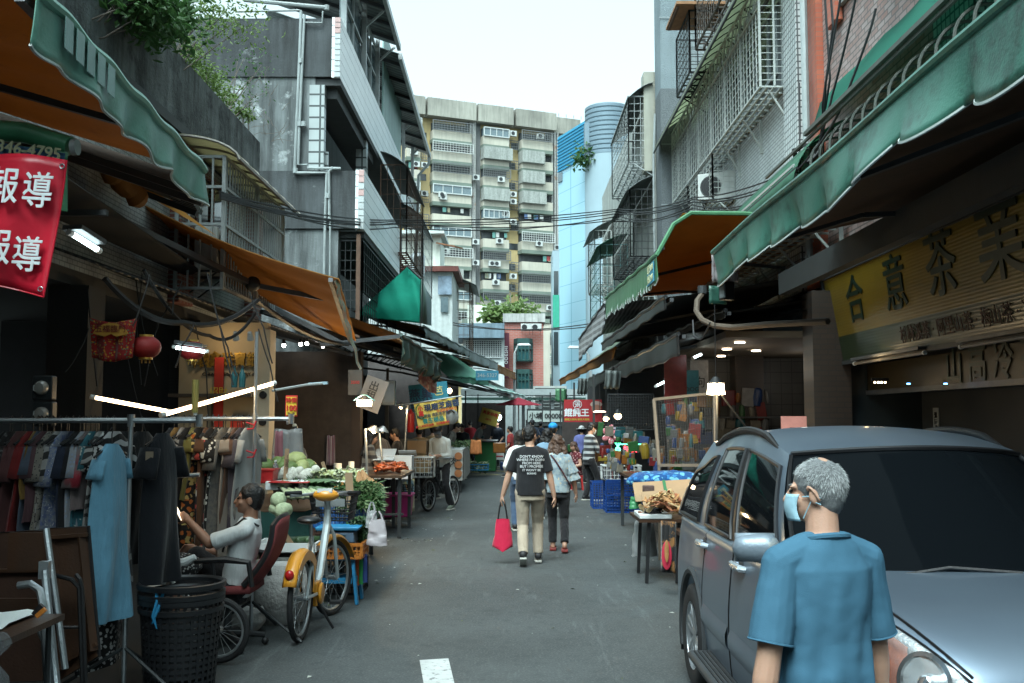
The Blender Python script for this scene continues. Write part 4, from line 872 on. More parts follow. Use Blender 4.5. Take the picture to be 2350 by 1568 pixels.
for x0,x1,y0,y1,Y,lab in((1390,1429,850,892,19.5,'square grey vinyl flap hanging from the lowest black awning'),(1327,1352,868,905,26,'narrow grey vinyl flap farther along the black awning')):
 p=at((x0+x1)/2,y0,Y);h=(y1-y0)*Y/F;wd=(x1-x0)*Y/F
 b=B();b.grid(14,6,lambda u,v:p+V((wd*(u-.5)-.04*v*v,.3*u+.03*sin(u*16),-h*v*(1+.05*sin(u*60)*v))));tag(b.build('vinyl_flap',grey_v,ang=180,solid=.006),lab,'vinyl flap')
rr('black corrugated shop roof carrying cables beside the tea sign',2.9,13.45,2.75,17.6,3.2,3.4,dkr,(.1,dkv,0,.01,None),6)
g5,pt=rr('worn green sheet awning with an orange edge over the far stalls',2.3,22,1.95,41,3.3,4.35,pvc('worn green canvas',(.11,.17,.09),.2,dirt=(.16,.20,.12),dth=.5),(.24,orgd,0,.05,None),7,3.6,org)
p=at(1288,898,38);b=B();b.grid(10,6,lambda u,v:p+V((.45*(u-.5),.2*u+.04*sin(u*14),.1-.5*v*(1+.08*sin(u*40)*v))));tag(b.build('vinyl_flap',grs,ang=180,solid=.006),'frayed green vinyl flap at the far end of the awnings','vinyl flap')
b=B();b.bar((3.62,6.4,3.53),(3.62,13.2,3.53),.12,.28);tag(b.build('box_beam',mat('grey box beam',(.03,.035,.036),rough=.6,streak=.4)),'long grey steel box beam above the tea sign','beam')
t=T('red_tent_top','red market umbrella over a far stall','umbrella',at(1190,965,40));p=at(1190,930,40);b=B();b.lathe([(.95,0),(.5,.14),(.03,.3)],p,8,cap=False);b.build('canopy',mat('crimson canvas',(.30,.02,.04),translucent=.3),t,ang=10);b=B();b.tube([(p.x,40,0),p+V((0,0,.3))],.025,6);b.build('pole',galv,t)
t=T('conduit','curved brown conduit looping over the shop roof','pipe',at(1600,720,13));b=B();b.tube([at(x,y,Y)for x,y,Y in((1612,674,12.8),(1600,690,12.7),(1598,715,12.6),(1612,735,12.4),(1640,748,12),(1680,752,11.4),(1760,745,10.8),(1900,738,9.9))],.035,7);b.build('pipe_run',mat('brown conduit',(.10,.075,.055)),t)
b=B();b.lathe([(.06,0),(.06,.1)],at(1612,674,12.8),8);b.build('pipe_end',dksteel,t)
cable('pale thin wire sagging off the roof conduit',[at(1590,735,12.5),at(1592,770,12.4),at(1610,778,12.2),at(1630,740,12)],.012,.02)
t=T('floodlight','small unlit black floodlight under the torn awning corner','floodlight',at(1668,670,10.6));b=B();b.box(at(1668,668,10.6),(.14,.1,.2),rz=.3);b.build('housing',black,t,bevel=.01);b=B();b.box(at(1658,668,10.56),(.02,.09,.15),rz=.3);b.build('lens',mat('grey lens',(.2,.22,.22),rough=.2),t)
wood=mat('varnished brown board',(.06,.026,.012),var=.35,sc=3,rough=.45,streak=.3,dirt=(.05,.025,.015),dth=.6)
chrome=mat('worn chrome',(.42,.45,.47),metal=.8,rough=.32,var=.2,dirt=(.14,.10,.08),dth=.66,dsc=14)
crd=mat('brown cardboard',(.30,.20,.115),var=.15,rough=.85)
foam=mat('white foam',(.66,.68,.66),var=.08,rough=.8)
whitepl=mat('white plastic',(.6,.62,.61),var=.08,rough=.4)
bluepl=mat('blue crate plastic',(.02,.10,.30),rough=.4,var=.2);redpl=mat('red plastic',(.42,.025,.025),rough=.35,var=.1);orpl=mat('orange crate plastic',(.50,.17,.03),rough=.4,var=.2)
brpl=mat('brown crate plastic',(.07,.035,.025),rough=.5);ltbl=mat('light blue plastic',(.03,.22,.42),rough=.35,var=.15)
clearp=mat('milky plastic bag',(.45,.46,.46),rough=.25,trans=.35,var=.1,bump=.5,bsc=25,alpha=.8)
warm=(1,.72,.38);cool=(.82,.97,1.0)
tubew=glow('warm tube light',(1,.70,.42),4);tubec=glow('cold tube light',(.75,.97,1),4);bulbw=glow('warm bulb',(1,.74,.42),9)
t=T('jewellery_shop','cream lit shop front with gold characters behind the clothes racks','shop',(-4,13,0))
b=B();b.ab((-4.35,13.0,0.012),(-3.2,13.15,3.0));b.build('wall',mat('cream shop wall',(.46,.38,.26),var=.1,bump=.05),t)
b=B();b.ab((-4.35,12.6,2.02),(-3.3,12.99,2.06));b.ab((-3.9,12.93,.012),(-3.82,12.99,2.02));b.build('sign_ledge',mat('brown trim',(.12,.085,.06)),t)
b=B();b.ab((-3.3,12.9,0.012),(-3.14,13.2,2.9));b.build('white_pillar',mat('cream pillar',(.48,.42,.32)),t)
for z in(1.35,1.7,2.05):b=B();b.lathe([(.05,0),(.05,.012)],(-3.22,12.895,z),12,Mx.Rotation(pi/2,3,'X'));b.build('pillar_hole',black,t)
gold=mat('gold letter',(.62,.40,.10),metal=.7,rough=.3,var=.1)
text('珍鑫珠寶銀樓',.20,gold,t,(-3.62,12.95,2.5),(1,0,0),(0,0,1),.006,.02,sx=.8)
text('CHENG HSIN JEWELRY & GOLD',.062,black,t,(-3.60,12.98,2.32),(1,0,0),(0,0,1),.001,.006)
text('VMA',.30,gold,t,(-4.0,12.95,2.5),(1,0,0),(0,0,1),.004,.02,sx=.6)
b=B();p=at(502,900,12.9);b.box(p,(.12,.02,.9));b.build('red_couplet',mat('red paper',(.42,.03,.02)),t);text('招財',.12,mat('yellow print',(.62,.45,.06),var=0,bump=0),t,p+V((0,-.015,0)),(1,0,0),(0,0,1))
b=B();p=at(545,975,12.9);b.box(p,(.18,.02,.16));b.build('red_notice',mat('red paper',(.42,.03,.02)),t)
for x in(540,573):p=at(x,762,12.3);b=B();b.lathe([(.025,0),(.045,.1),(.04,.11)],p,10,Mx.Rotation(pi+.5,3,'X'));b.build('spotlight',mat('white lamp can',(.5,.5,.48)),t)
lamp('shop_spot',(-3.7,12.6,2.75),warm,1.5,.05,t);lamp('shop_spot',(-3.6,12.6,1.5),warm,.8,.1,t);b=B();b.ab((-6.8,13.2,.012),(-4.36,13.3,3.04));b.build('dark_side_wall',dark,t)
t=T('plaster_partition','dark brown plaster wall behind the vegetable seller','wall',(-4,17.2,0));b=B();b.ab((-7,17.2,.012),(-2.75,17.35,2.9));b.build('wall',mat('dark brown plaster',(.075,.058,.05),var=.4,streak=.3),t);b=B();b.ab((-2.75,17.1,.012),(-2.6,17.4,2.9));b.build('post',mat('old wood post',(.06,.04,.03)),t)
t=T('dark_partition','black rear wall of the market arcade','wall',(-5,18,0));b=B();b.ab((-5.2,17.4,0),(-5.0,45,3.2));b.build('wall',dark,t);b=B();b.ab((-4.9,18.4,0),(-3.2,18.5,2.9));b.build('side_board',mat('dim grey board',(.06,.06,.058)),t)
t=T('fan_banner','embroidered red and yellow fan shaped temple banner in the dark arcade','banner',at(258,815,9));p=at(258,775,9)
b=B();b.grid(10,8,lambda u,v:p+V(((u-.5)*(.42-.06*v),.03*sin(u*15),.18-.36*v-.04*sin(u*pi))));b.build('cloth',cloth('red embroidery',(.20,.012,.012),'floral',(.30,.18,.02),(.05,.12,.08),40),t,solid=.005)
b=B();b.prism([(.17*cos(a),.15*sin(a))for a in[.35+i*.27 for i in range(10)]]+[(.06*cos(a),.05*sin(a))for a in(2.6,1.5,.5)],p+V((0,-.05,-.02)),(1,0,0),(0,0,1),(0,.012,0));b.build('fan_panel',mat('old gold satin',(.36,.20,.03)),t)
text('五福臨門',.07,mat('dark red thread',(.12,.01,.01)),t,p+V((0,-.055,.07)),(1,0,0),(0,0,1))
def lantern(x,y,Y,r,label):
 c=at(x,y,Y);t=T('lantern',label,'lantern',c);b=B();prof=[(r*.45,-r*.72)]+[(r*(1+.02*(i%2))*cos(a),r*.8*sin(a))for i,a in enumerate([-1.1+k*.157 for k in range(15)])]+[(r*.45,r*.72)]
 b.lathe(prof,(0,0,0),24);b.build('paper_body',mat('dusty red lantern paper',(.22,.012,.012),rough=.6),t,local=True);[B().lathe([(r*.46,-.015),(r*.46,.015)],(0,0,z_),16).build('gold_rim',gold,t,local=True)for z_ in(r*.74,-r*.74)]
 b=B()
 for k in range(10):b.tube([(r*.3*cos(k),r*.3*sin(k),-r*.75),(r*.3*cos(k),r*.3*sin(k),-r*1.1)],.004,3)
 b.build('tassel',mat('gold tassel',(.35,.2,.04)),t,local=True)
lantern(335,797,9.2,.135,'larger round red paper lantern beside the fan banner');lantern(441,805,10.2,.13,'smaller red paper lantern behind the cold tube light')
def tube_light(label,a,c,m,r=.016,hood=None,w=0,col=warm,twin=False):
 a,c=V(a),V(c);t=T('tube_light',label,'lamp',(a+c)/2);b=B();b.tube([a,c],r,8);b.build('tube',m,t)
 for q,s in((a,-1),(c,1)):d=(c-a).normalized()*s;b=B();b.tube([q,q+d*.04],r*1.25,8);b.build('end_cap',whitepl,t)
 if twin:b=B();o=V((0,-.1,-.01));b.tube([a+o+(c-a)*.1,c+o+(c-a)*.1],r,8);b.build('tube',m,t)
 if hood:b=B();b.bar(a+V((0,0,.05)),c+V((0,0,.05)),hood,.035);b.build('hood',alu,t)
 if w:lamp('tube_glow',(a+c)/2+V((0,-.05,-.06)),col,w,.15,t)
 return t
tube_light('cold white tube light up in the dark arcade behind the red banner',at(165,537,7.2),at(222,572,7.5),tubec,.02,.16,.4,cool)
tube_light('cold twin tube light beside the small red lantern',at(405,797,9.9),at(470,806,9.9),tubec,.014,.16,.4,cool,True)
tube_light('warm tube light slanting down towards the crossing of the two tubes',at(220,913,7.4),at(384,944,7.4),tubew,.014,None,.7)
tube_light('long warm tube light rising to the price tag pole',at(378,951,7.3),at(624,881,8.3),tubew,.016,None,1.2)
t=T('bottle_on_pole','yellow green plastic bottle fixed over the rack pole end','bottle',at(448,950,6.4));b=B();b.lathe([(.02,-.09),(.022,.02),(.022,.12)],at(448,915,6.4),10);b.build('bottle_body',mat('yellowish plastic',(.36,.31,.10),trans=.3,rough=.3),t);b=B();b.lathe([(.013,0),(.013,.03)],at(448,953,6.4),8);b.build('bottle_cap',whitepl,t)
for x in(538,556):c=at(x,868,9.5);t=T('green_bottle','green glass bottle hung upside among the cables','bottle',c,0,'green bottles hung from the cables');b=B();b.lathe([(.028,-.09),(.032,-.02),(.03,.04),(.012,.075),(.012,.1)],(0,0,0),10);b.build('bottle_body',mat('green glass',(.03,.10,.05),rough=.15,bump=0),t,local=True);b=B();b.lathe([(.014,.1),(.014,.12)],(0,0,0),8);b.build('bottle_cap',dksteel,t,local=True)
for y,lab in((890,'upper glass dome electricity meter on the dark pillar'),(950,'lower glass dome electricity meter on the dark pillar')):
 c=at(90,y,6.9);t=T('electricity_meter',lab,'meter',c);b=B();b.box((0,.08,0),(.14,.08,.17));b.build('meter_box',dksteel,t,local=True,bevel=.01)
 b=B();b.lathe([(.05,0),(.048,.03),(.035,.05),(.01,.056)],(0,.04,0),16,Mx.Rotation(pi/2,3,'X'));b.build('glass_dome',mat('meter glass',(.35,.33,.30),rough=.1,spec=.8,bump=0),t,local=True)
r_=random.Random(5)
for i in range(18):
 x0=r_.uniform(200,600);x1=x0+r_.uniform(-60,60);Y=r_.uniform(8,11.5);y0=r_.uniform(620,760);L=r_.uniform(60,260)
 cable('thin black wire dangling in the dark arcade roof',[at(x0,y0,Y),at((x0+x1)/2+r_.uniform(-12,12),y0+L*.5,Y),at(x1,y0+L,Y)],.007,.02,group='wires dangling in the arcade',n=6)
cable('thick black trunk cable running along the arcade roof',[at(240,640,9),at(420,740,10),at(590,690,11.5),at(800,790,15)],.03,.12)
cable('second trunk cable drooping across the cream shop front',[at(330,620,9.5),at(480,770,11),at(585,720,12)],.02,.15)
redv=mat('glossy red vinyl banner',(.48,.012,.03),rough=.35,var=.15,sc=4,bump=.3,bsc=6)
wht=mat('white print',(.62,.66,.68),var=.05,bump=0,rough=.5)
t=T('banner','red vinyl banner with big white characters hanging under the green roll','banner',at(70,680,5.0))
tl,tr_,bl,br_=at(-90,352,5.0),at(150,366,5.0),at(-110,640,4.95),at(98,682,4.92)
def bp(u,v):return lerp(lerp(tl,tr_,u),lerp(bl,br_,u),v)+V((0,.025*sin(u*7+v*3)+.02*v,.012*sin(u*pi)))
b=B();b.grid(16,16,bp);b.build('sheet',redv,t,ang=180,solid=.003)
xa=(tr_-tl);ya=(tl-bl)
for body,u,v,s in(('報',.50,.28,.20),('導',.81,.28,.20),('報',.48,.74,.195),('導',.77,.75,.195)):
 text(body,s,wht,t,bp(u,v)+V((0,-.04,0)),xa,ya,.0028,.001,sx=.8)
b=B();b.tube([bp(1,i/10)for i in range(11)],.005,5);b.tube([bp(i/10,1)for i in range(11)],.005,5);b.build('hem',redv,t)
for u,v in((.97,.05),(.95,.95)):b=B();b.tube([bp(u,v)+V((.012*cos(a),-.006,.012*sin(a)))for a in[k*.7 for k in range(9)]],.003,5,closed=True);b.build('eyelet',chrome,t)
t=T('rolled_awning','rolled green vinyl awning with a faded blue telephone print','awning',at(70,420,5.3));b=B();b.tube([at(-60,296,5.35),at(60,305,5.35),at(160,336,5.35)],[.06,.058,.055],14);b.build('roll',mat('green vinyl roll',(.05,.20,.10),rough=.4,var=.3),t)
b=B();b.lathe([(.045,0),(.045,.03)],at(166,338,5.35),12,Mx.Rotation(pi/2,3,'Y'));b.build('roll_cap',galv,t)
b=B();b.grid(12,6,lambda u,v:at(-60+215*u,320+30*u+140*v+6*sin(u*12)*v,5.32-.02*sin(u*9)));b.build('drop',mat('green vinyl drop',(.04,.19,.09),rough=.4,var=.3),t,ang=180)
b=B();b.add([at(-60,318,5.28),at(150,352,5.28),at(146,374,5.28),at(-60,352,5.28)],[(0,1,2,3)]);b.build('blue_band',mat('faded blue band',(.03,.09,.17),var=.3),t)
text('346-4795',.092,mat('faded yellow print',(.36,.36,.22),bump=0),t,at(66,346,5.25),(1,0,-.15),(0,0,1),.003)
def rack(label,Y,x0,x1,xp,z=1.735,foot=True,ztop=None):
 t=T('clothes_rack',label,'clothes rack',(xp,Y,0));b=B();b.tube([(x0,Y,z),(x1,Y,z)],.017,8);b.build('rail',chrome,t)
 b=B();b.tube([(xp,Y,.03),(xp,Y,ztop or z)],.016,8);b.build('upright',chrome,t);
 for q in((xp,Y,z),(x1,Y,z),(xp,Y,.55)):b=B();b.lathe([(.024,-.04),(.024,.04)],q,10);b.build('joint',chrome,t)
 for a in((.5,-.25),(-.5,-.25),(.1,.5)):b=B();b.tube([(xp,Y,.3),(xp+a[0]*.9,Y+a[1]*.9,.03)],.012,6);b.build('leg',dksteel,t)
 return t
rack('galvanised clothes rack packed with dresses behind the folded tables',6.45,-3.6,-2.02,-2.46)
rack('second clothes rack behind the black dress with a tall pole',8.05,-2.75,-1.78,-2.07,1.745,True,2.45)
b=B();b.tube([at(380,1094,7.2),at(458,1090,7.2)],.015,8);tag(b.build('rail_stub',chrome),'short bare chrome rail poking out among the dark dresses','rail')
def garment(label,m,x,y,z,L,rz,w0=.19,w1=.26,th=.05,sl=.2,slw=.07,seed=0,hang=True):
 t=T('garment',label,'garment',(x,y,z),rz);b=B();nv,na=18,26;r=random.Random(seed);ph=r.uniform(0,6)
 def fn(i,j):
  v=i;a=2*pi*j
  zz=-.09-L*v
  if v<.12:hw=.05+(w0-.05)*(v/.12)**.7;zz=-.07-.07*(v/.12)-L*v*.35
  else:hw=w0+(w1-w0)*(v-.12)/.88;zz=-.14-L*.042-(L*.958)*(v-.12)/.88*(1-.01*sin(a*3+ph))
  f=v**.7;tt=th*(.5+.8*v)*(1+.5*f*sin(a*4+ph+v*2))
  return V((hw*cos(a)*(1+.08*f*sin(a*6+ph)),tt*sin(a)+.02*f*sin(v*5+ph+cos(a)*3),zz))
 b.grid(nv,na,fn,cv=True)
 if sl:
  for s in(-1,1):
   a0=V((s*(w0-.03),0,-.17));e=a0+V((s*sl*.28,.01*sin(seed),-sl*.98));b.cone(a0,e,slw*.8,slw*.95,12,.42,(0,1,0)if sl<.3 else(0,1,0),ends=False)
 b.build('cloth',m,t,local=True,ang=180)
 b=B();b.tube([(0,0,-.07),(0,0,-.01),(.01,0,.02),(-.005,0,.032),(-.02,0,.018)],.004,5);b.tube([(-.17,0,-.15),(0,0,-.075),(.17,0,-.15)],.008,5);b.build('hanger',black,t,local=True)
 return t
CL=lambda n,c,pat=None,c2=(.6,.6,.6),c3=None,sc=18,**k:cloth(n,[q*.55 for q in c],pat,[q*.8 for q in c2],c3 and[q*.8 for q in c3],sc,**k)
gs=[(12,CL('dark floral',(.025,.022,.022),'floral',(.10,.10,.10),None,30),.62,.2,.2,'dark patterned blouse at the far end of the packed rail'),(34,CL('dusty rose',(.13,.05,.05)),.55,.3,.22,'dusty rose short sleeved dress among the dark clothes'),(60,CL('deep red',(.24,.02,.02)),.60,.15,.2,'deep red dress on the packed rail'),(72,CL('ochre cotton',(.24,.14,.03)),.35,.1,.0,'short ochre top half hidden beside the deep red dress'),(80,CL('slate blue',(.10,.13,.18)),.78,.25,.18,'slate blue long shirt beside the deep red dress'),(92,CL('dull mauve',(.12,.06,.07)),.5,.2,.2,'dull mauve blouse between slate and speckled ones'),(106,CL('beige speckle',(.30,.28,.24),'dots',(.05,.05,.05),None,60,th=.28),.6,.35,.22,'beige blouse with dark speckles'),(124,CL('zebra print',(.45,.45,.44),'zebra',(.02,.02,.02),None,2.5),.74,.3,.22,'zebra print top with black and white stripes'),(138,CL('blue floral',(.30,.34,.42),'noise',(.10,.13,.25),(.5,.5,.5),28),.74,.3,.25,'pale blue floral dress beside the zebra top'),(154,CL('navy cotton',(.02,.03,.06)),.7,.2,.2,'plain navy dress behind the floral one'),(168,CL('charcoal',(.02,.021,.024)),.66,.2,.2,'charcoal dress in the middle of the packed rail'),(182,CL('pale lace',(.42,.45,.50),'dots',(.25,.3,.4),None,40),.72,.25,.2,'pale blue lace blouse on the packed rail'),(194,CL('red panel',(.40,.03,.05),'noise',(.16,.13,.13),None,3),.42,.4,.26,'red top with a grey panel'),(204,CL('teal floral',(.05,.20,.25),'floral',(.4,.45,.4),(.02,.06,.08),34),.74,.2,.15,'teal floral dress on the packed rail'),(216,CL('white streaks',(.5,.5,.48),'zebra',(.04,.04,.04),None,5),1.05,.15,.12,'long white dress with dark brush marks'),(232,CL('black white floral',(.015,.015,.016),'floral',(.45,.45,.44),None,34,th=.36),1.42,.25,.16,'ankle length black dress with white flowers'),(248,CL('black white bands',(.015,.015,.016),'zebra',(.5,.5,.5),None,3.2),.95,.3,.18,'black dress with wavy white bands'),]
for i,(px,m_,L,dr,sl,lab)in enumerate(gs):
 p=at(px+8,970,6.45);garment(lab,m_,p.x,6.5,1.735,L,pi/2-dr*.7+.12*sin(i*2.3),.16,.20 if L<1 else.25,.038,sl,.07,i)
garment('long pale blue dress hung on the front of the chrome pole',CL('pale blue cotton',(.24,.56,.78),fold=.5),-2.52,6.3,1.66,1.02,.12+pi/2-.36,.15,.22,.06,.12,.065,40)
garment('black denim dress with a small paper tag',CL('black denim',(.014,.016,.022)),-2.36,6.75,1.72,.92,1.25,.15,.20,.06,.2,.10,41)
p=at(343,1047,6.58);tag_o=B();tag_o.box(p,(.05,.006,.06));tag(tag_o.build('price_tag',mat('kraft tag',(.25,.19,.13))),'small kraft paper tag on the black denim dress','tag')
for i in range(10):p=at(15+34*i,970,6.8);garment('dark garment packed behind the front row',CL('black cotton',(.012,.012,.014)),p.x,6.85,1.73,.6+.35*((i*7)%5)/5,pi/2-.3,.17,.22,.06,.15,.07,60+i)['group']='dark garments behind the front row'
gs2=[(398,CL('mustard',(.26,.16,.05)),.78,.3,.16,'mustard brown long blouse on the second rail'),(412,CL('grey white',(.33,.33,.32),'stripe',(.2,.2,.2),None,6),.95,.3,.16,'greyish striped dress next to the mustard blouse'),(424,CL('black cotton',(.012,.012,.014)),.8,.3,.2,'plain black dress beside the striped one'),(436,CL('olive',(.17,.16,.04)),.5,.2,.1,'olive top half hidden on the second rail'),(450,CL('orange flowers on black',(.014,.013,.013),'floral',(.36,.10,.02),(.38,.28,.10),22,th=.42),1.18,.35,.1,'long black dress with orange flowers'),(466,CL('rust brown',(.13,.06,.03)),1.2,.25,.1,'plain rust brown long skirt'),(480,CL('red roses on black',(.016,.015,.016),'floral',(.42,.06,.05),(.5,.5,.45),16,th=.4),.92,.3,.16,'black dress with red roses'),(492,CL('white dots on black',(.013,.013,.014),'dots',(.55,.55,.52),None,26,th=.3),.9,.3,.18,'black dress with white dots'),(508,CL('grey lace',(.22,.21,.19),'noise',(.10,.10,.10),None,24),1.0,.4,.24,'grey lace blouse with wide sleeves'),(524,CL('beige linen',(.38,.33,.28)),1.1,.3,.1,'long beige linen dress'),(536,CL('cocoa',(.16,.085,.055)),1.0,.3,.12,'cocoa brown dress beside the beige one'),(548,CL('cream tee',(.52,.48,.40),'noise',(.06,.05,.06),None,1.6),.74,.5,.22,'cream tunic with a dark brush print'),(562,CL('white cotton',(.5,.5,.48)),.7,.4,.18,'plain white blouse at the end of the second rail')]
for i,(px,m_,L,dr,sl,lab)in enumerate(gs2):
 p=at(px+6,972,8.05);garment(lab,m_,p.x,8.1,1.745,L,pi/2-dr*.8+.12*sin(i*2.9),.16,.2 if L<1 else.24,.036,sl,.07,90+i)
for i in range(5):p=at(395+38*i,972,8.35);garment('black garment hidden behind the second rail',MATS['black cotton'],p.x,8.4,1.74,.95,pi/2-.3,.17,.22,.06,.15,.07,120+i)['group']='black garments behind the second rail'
rib=mat('red ribbon',(.45,.02,.03))
for y in(975,1040):p=at(582,y,8.02);b=B();b.tube([p+V((-.06,0,.02)),p,p+V((.02,0,.03)),p+V((.0,-.01,-.03)),p+V((-.05,0,-.035))],.007,5);tag(b.build('ribbon',rib),'red ribbon tied on the tall rack pole, '+('level with the rail'if y<1000 else 'below the rail'),'ribbon')
def card_sign(name,label,c,w,h,m,lines,cat='sign',tilt=0,yd=0,th=.012):
 c=V(c);t=T(name,label,cat,c);x=V((cos(tilt),yd,sin(tilt))).normalized();u=V((-sin(tilt),0,cos(tilt)));n=x.cross(u)
 b=B();b.box(c,(w,th,h),Mx((x,-n,u)).transposed());b.build('board',m,t)
 for body,s,mt_,ox,oy,bo in lines:text(body,s,mt_,t,c+x*ox+u*oy+n*(th/2+.003),x,u,bo,.0015)
 return t
yel_p=mat('yellow card',(.62,.44,.04),var=.1);redt=mat('red ink',(.48,.02,.02),var=0,bump=0);blkt=mat('black ink',(.015,.015,.015),var=0,bump=0)
rd_p=mat('red card',(.50,.03,.03),var=.05)
t=card_sign('price_sign','yellow and red price card reading 100 on a rail end',at(669,932,8.3),.098,.175,rd_p,[]);p=at(669,932,8.29)
b=B();b.box(p+V((0,-.004,0)),(.086,.006,.15));b.build('yellow_panel',yel_p,t);text('100',.062,redt,t,p+V((0,-.012,-.02)),(1,0,0),(0,0,1),.003);text('特價',.045,redt,t,p+V((0,-.012,.045)),(1,0,0),(0,0,1),.001);text('均一價',.02,blkt,t,p+V((0,-.012,-.062)),(1,0,0),(0,0,1))
b=B();b.tube([at(660,972,8.1),at(663,958,8.25)],.012,6);b.build('clip',chrome,t)
t=T('folded_table','folded table with a brown board back and black metal legs','folded table',gr(160,1560,0));Yt=5.75
cor=[at(112,1212,Yt+.1),at(205,1208,Yt+.1),at(230,1505,Yt),at(140,1560,Yt)]
def panel(b,q,th):n=(q[1]-q[0]).cross(q[3]-q[0]).normalized()*th;b.add(q+[p+n for p in q],[(0,1,2,3),(7,6,5,4),(0,4,5,1),(1,5,6,2),(2,6,7,3),(3,7,4,0)])
b=B();panel(b,cor,-.02);b.build('board',wood,t)
b=B();b.tube([p+V((0,-.012,0))for p in cor],.012,6,closed=True);b.build('black_edge',black,t)
b=B()
for f in(.12,.88):b.bar(cor[0].lerp(cor[1],f)+V((0,-.03,-.04)),cor[3].lerp(cor[2],f)+V((0,-.03,.05)),.05,.02)
b.bar(cor[0].lerp(cor[3],.06)+V((0,-.03,0)),cor[1].lerp(cor[2],.06)+V((0,-.03,0)),.04,.02);b.bar(cor[0].lerp(cor[3],.9)+V((0,-.03,0)),cor[1].lerp(cor[2],.9)+V((0,-.03,0)),.04,.02);b.build('batten',wood,t)
for k in(0,1):b=B();b.tube([at(125+50*k,1320,Yt-.08),at(165+18*k,1330,Yt-.1),at(182+6*k,1350,Yt-.1),at(190+6*k,1568,Yt-.12)],.013,7);b.build('leg',black,t)
b=B();b.tube([at(135,1440,Yt-.1),at(188,1440,Yt-.1)],.01,6);b.build('brace',black,t)
t=T('folded_table','darker folded table standing behind the steel chair frames','folded table',gr(50,1560));q=[at(-40,1225,5.95),at(108,1216,5.95),at(112,1560,5.85),at(-40,1568,5.85)]
b=B();panel(b,q,-.02);b.build('board',mat('dark brown board',(.045,.022,.014),var=.3,rough=.5),t);b=B();b.tube([p+V((0,-.012,0))for p in q],.012,6,closed=True);b.build('black_edge',black,t);b=B();b.bar(at(-40,1310,5.9),at(108,1308,5.9),.04,.02);b.build('batten',wood,t)
def frame_chair(label,pts,r=.016):
 t=T('folding_chair',label,'chair',pts[0][-1])
 for p in pts:b=B();b.tube(p,r,8);b.build('leg',chrome,t)
 return t
t=frame_chair('folded chair with flat steel legs leaning on the tables',[[at(106,1214,5.5),at(150,1536,5.35)],[at(88,1440,5.4),at(102,1470,5.4),at(110,1600,5.3)]],.018)
b=B();b.box(at(66,1265,5.55),(.22,.02,.2));b.build('backrest',wood,t);b=B();b.box(at(103,1308,5.3),(.05,.04,.09));b.build('hinge',chrome,t)
t=frame_chair('older tubular chair frame with rusty worn legs',[[at(42,1344,5.2),at(70,1340,5.2),at(92,1355,5.2),at(98,1385,5.15),at(112,1600,5.1)],[at(103,1310,5.25),at(115,1430,5.2),at(132,1590,5.1)]],.02)
b=B();b.box(at(40,1400,5.3),(.25,.02,.12));b.build('seat',wood,t)
t=T('side_table','small table covered with white paper and clear plastic sheet','table',(-2.45,4.75,0));c=at(10,1425,4.8)
b=B();b.box((c.x-.25,4.75,c.z-.03),(.85,.6,.03));b.build('table_top',wood,t)
for x,y in((-.6,-.25),(.12,-.25),(-.6,.25),(.12,.25)):b=B();b.tube([(c.x+x,4.75+y,0),(c.x+x,4.75+y,c.z-.04)],.014,6);b.build('leg',dksteel,t)
b=B();b.grid(12,10,lambda u,v:V((c.x-.62+.68*u,4.48+.55*v,c.z+.0+.02*NZ.noise(V((u*5,v*5,0))))));tag(b.build('paper_sheet',foam,ang=180),'crumpled white paper sheet lying on the side table','paper')
b=B();b.grid(26,18,lambda u,v:V((c.x-.70+.90*u+.03*sin(v*14),4.42-.02*v,c.z+.03-.36*v-.02*NZ.noise(V((u*9,v*6,3))))));tag(b.build('plastic_sheet',mat('crinkled clear plastic',(.30,.33,.35),rough=.12,alpha=.38,bump=1.0,bsc=14,var=.2),ang=180),'crinkled clear plastic sheet draped over the side table','plastic sheet')
t=T('clamp','black spring clamp gripping the plastic sheet','clamp',at(88,1400,4.55));b=B();b.bar(at(80,1412,4.5),at(98,1390,4.5),.02,.03);b.build('jaw',black,t);b=B();b.bar(at(84,1415,4.48),at(104,1398,4.48),.015,.02);b.build('handle',orpl,t)
def basket(label,cx,cy,z0,h,r0,r1):
 t=T('laundry_basket',label,'basket',(cx,cy,z0));m_=mat('black basket plastic',(.014,.015,.017),rough=.42,var=.2)
 rad=lambda f:r0+(r1-r0)*f;b=B();n=32
 for k in range(13):f=.03+.84*k/12;b.lathe([(rad(f)-.006,h*f-.009),(rad(f)+.004,h*f-.009),(rad(f)+.004,h*f+.009),(rad(f)-.006,h*f+.009),(rad(f)-.006,h*f-.009)],(0,0,0),40,cap=False)
 for j in range(n):a=2*pi*j/n;b.bar((rad(0)*cos(a),rad(0)*sin(a),0),(rad(.88)*cos(a),rad(.88)*sin(a),h*.88),.018,.012,up=(cos(a),sin(a),0))
 b.build('lattice',m_,t,local=True);b=B()
 for f in(.9,1.0):b.lathe([(rad(f),h*f-.035),(rad(f)+.018,h*f-.03),(rad(f)+.02,h*f),(rad(f),h*f+.004),(rad(f)-.012,h*f-.01),(rad(f)-.01,h*f-.035),(rad(f),h*f-.035)],(0,0,0),40,cap=False)
 b.build('rim',m_,t,local=True);b=B();b.lathe([(r0,0),(r0,.015)],(0,0,0),32);b.build('base',m_,t,local=True);return t
bx=-2.16;by=6.62
basket('outer black lattice basket standing by the clothes rack',bx,by,0.012,.58,.215,.255);basket('inner black lattice basket nested in the outer one',bx,by,.10,.585,.218,.262)
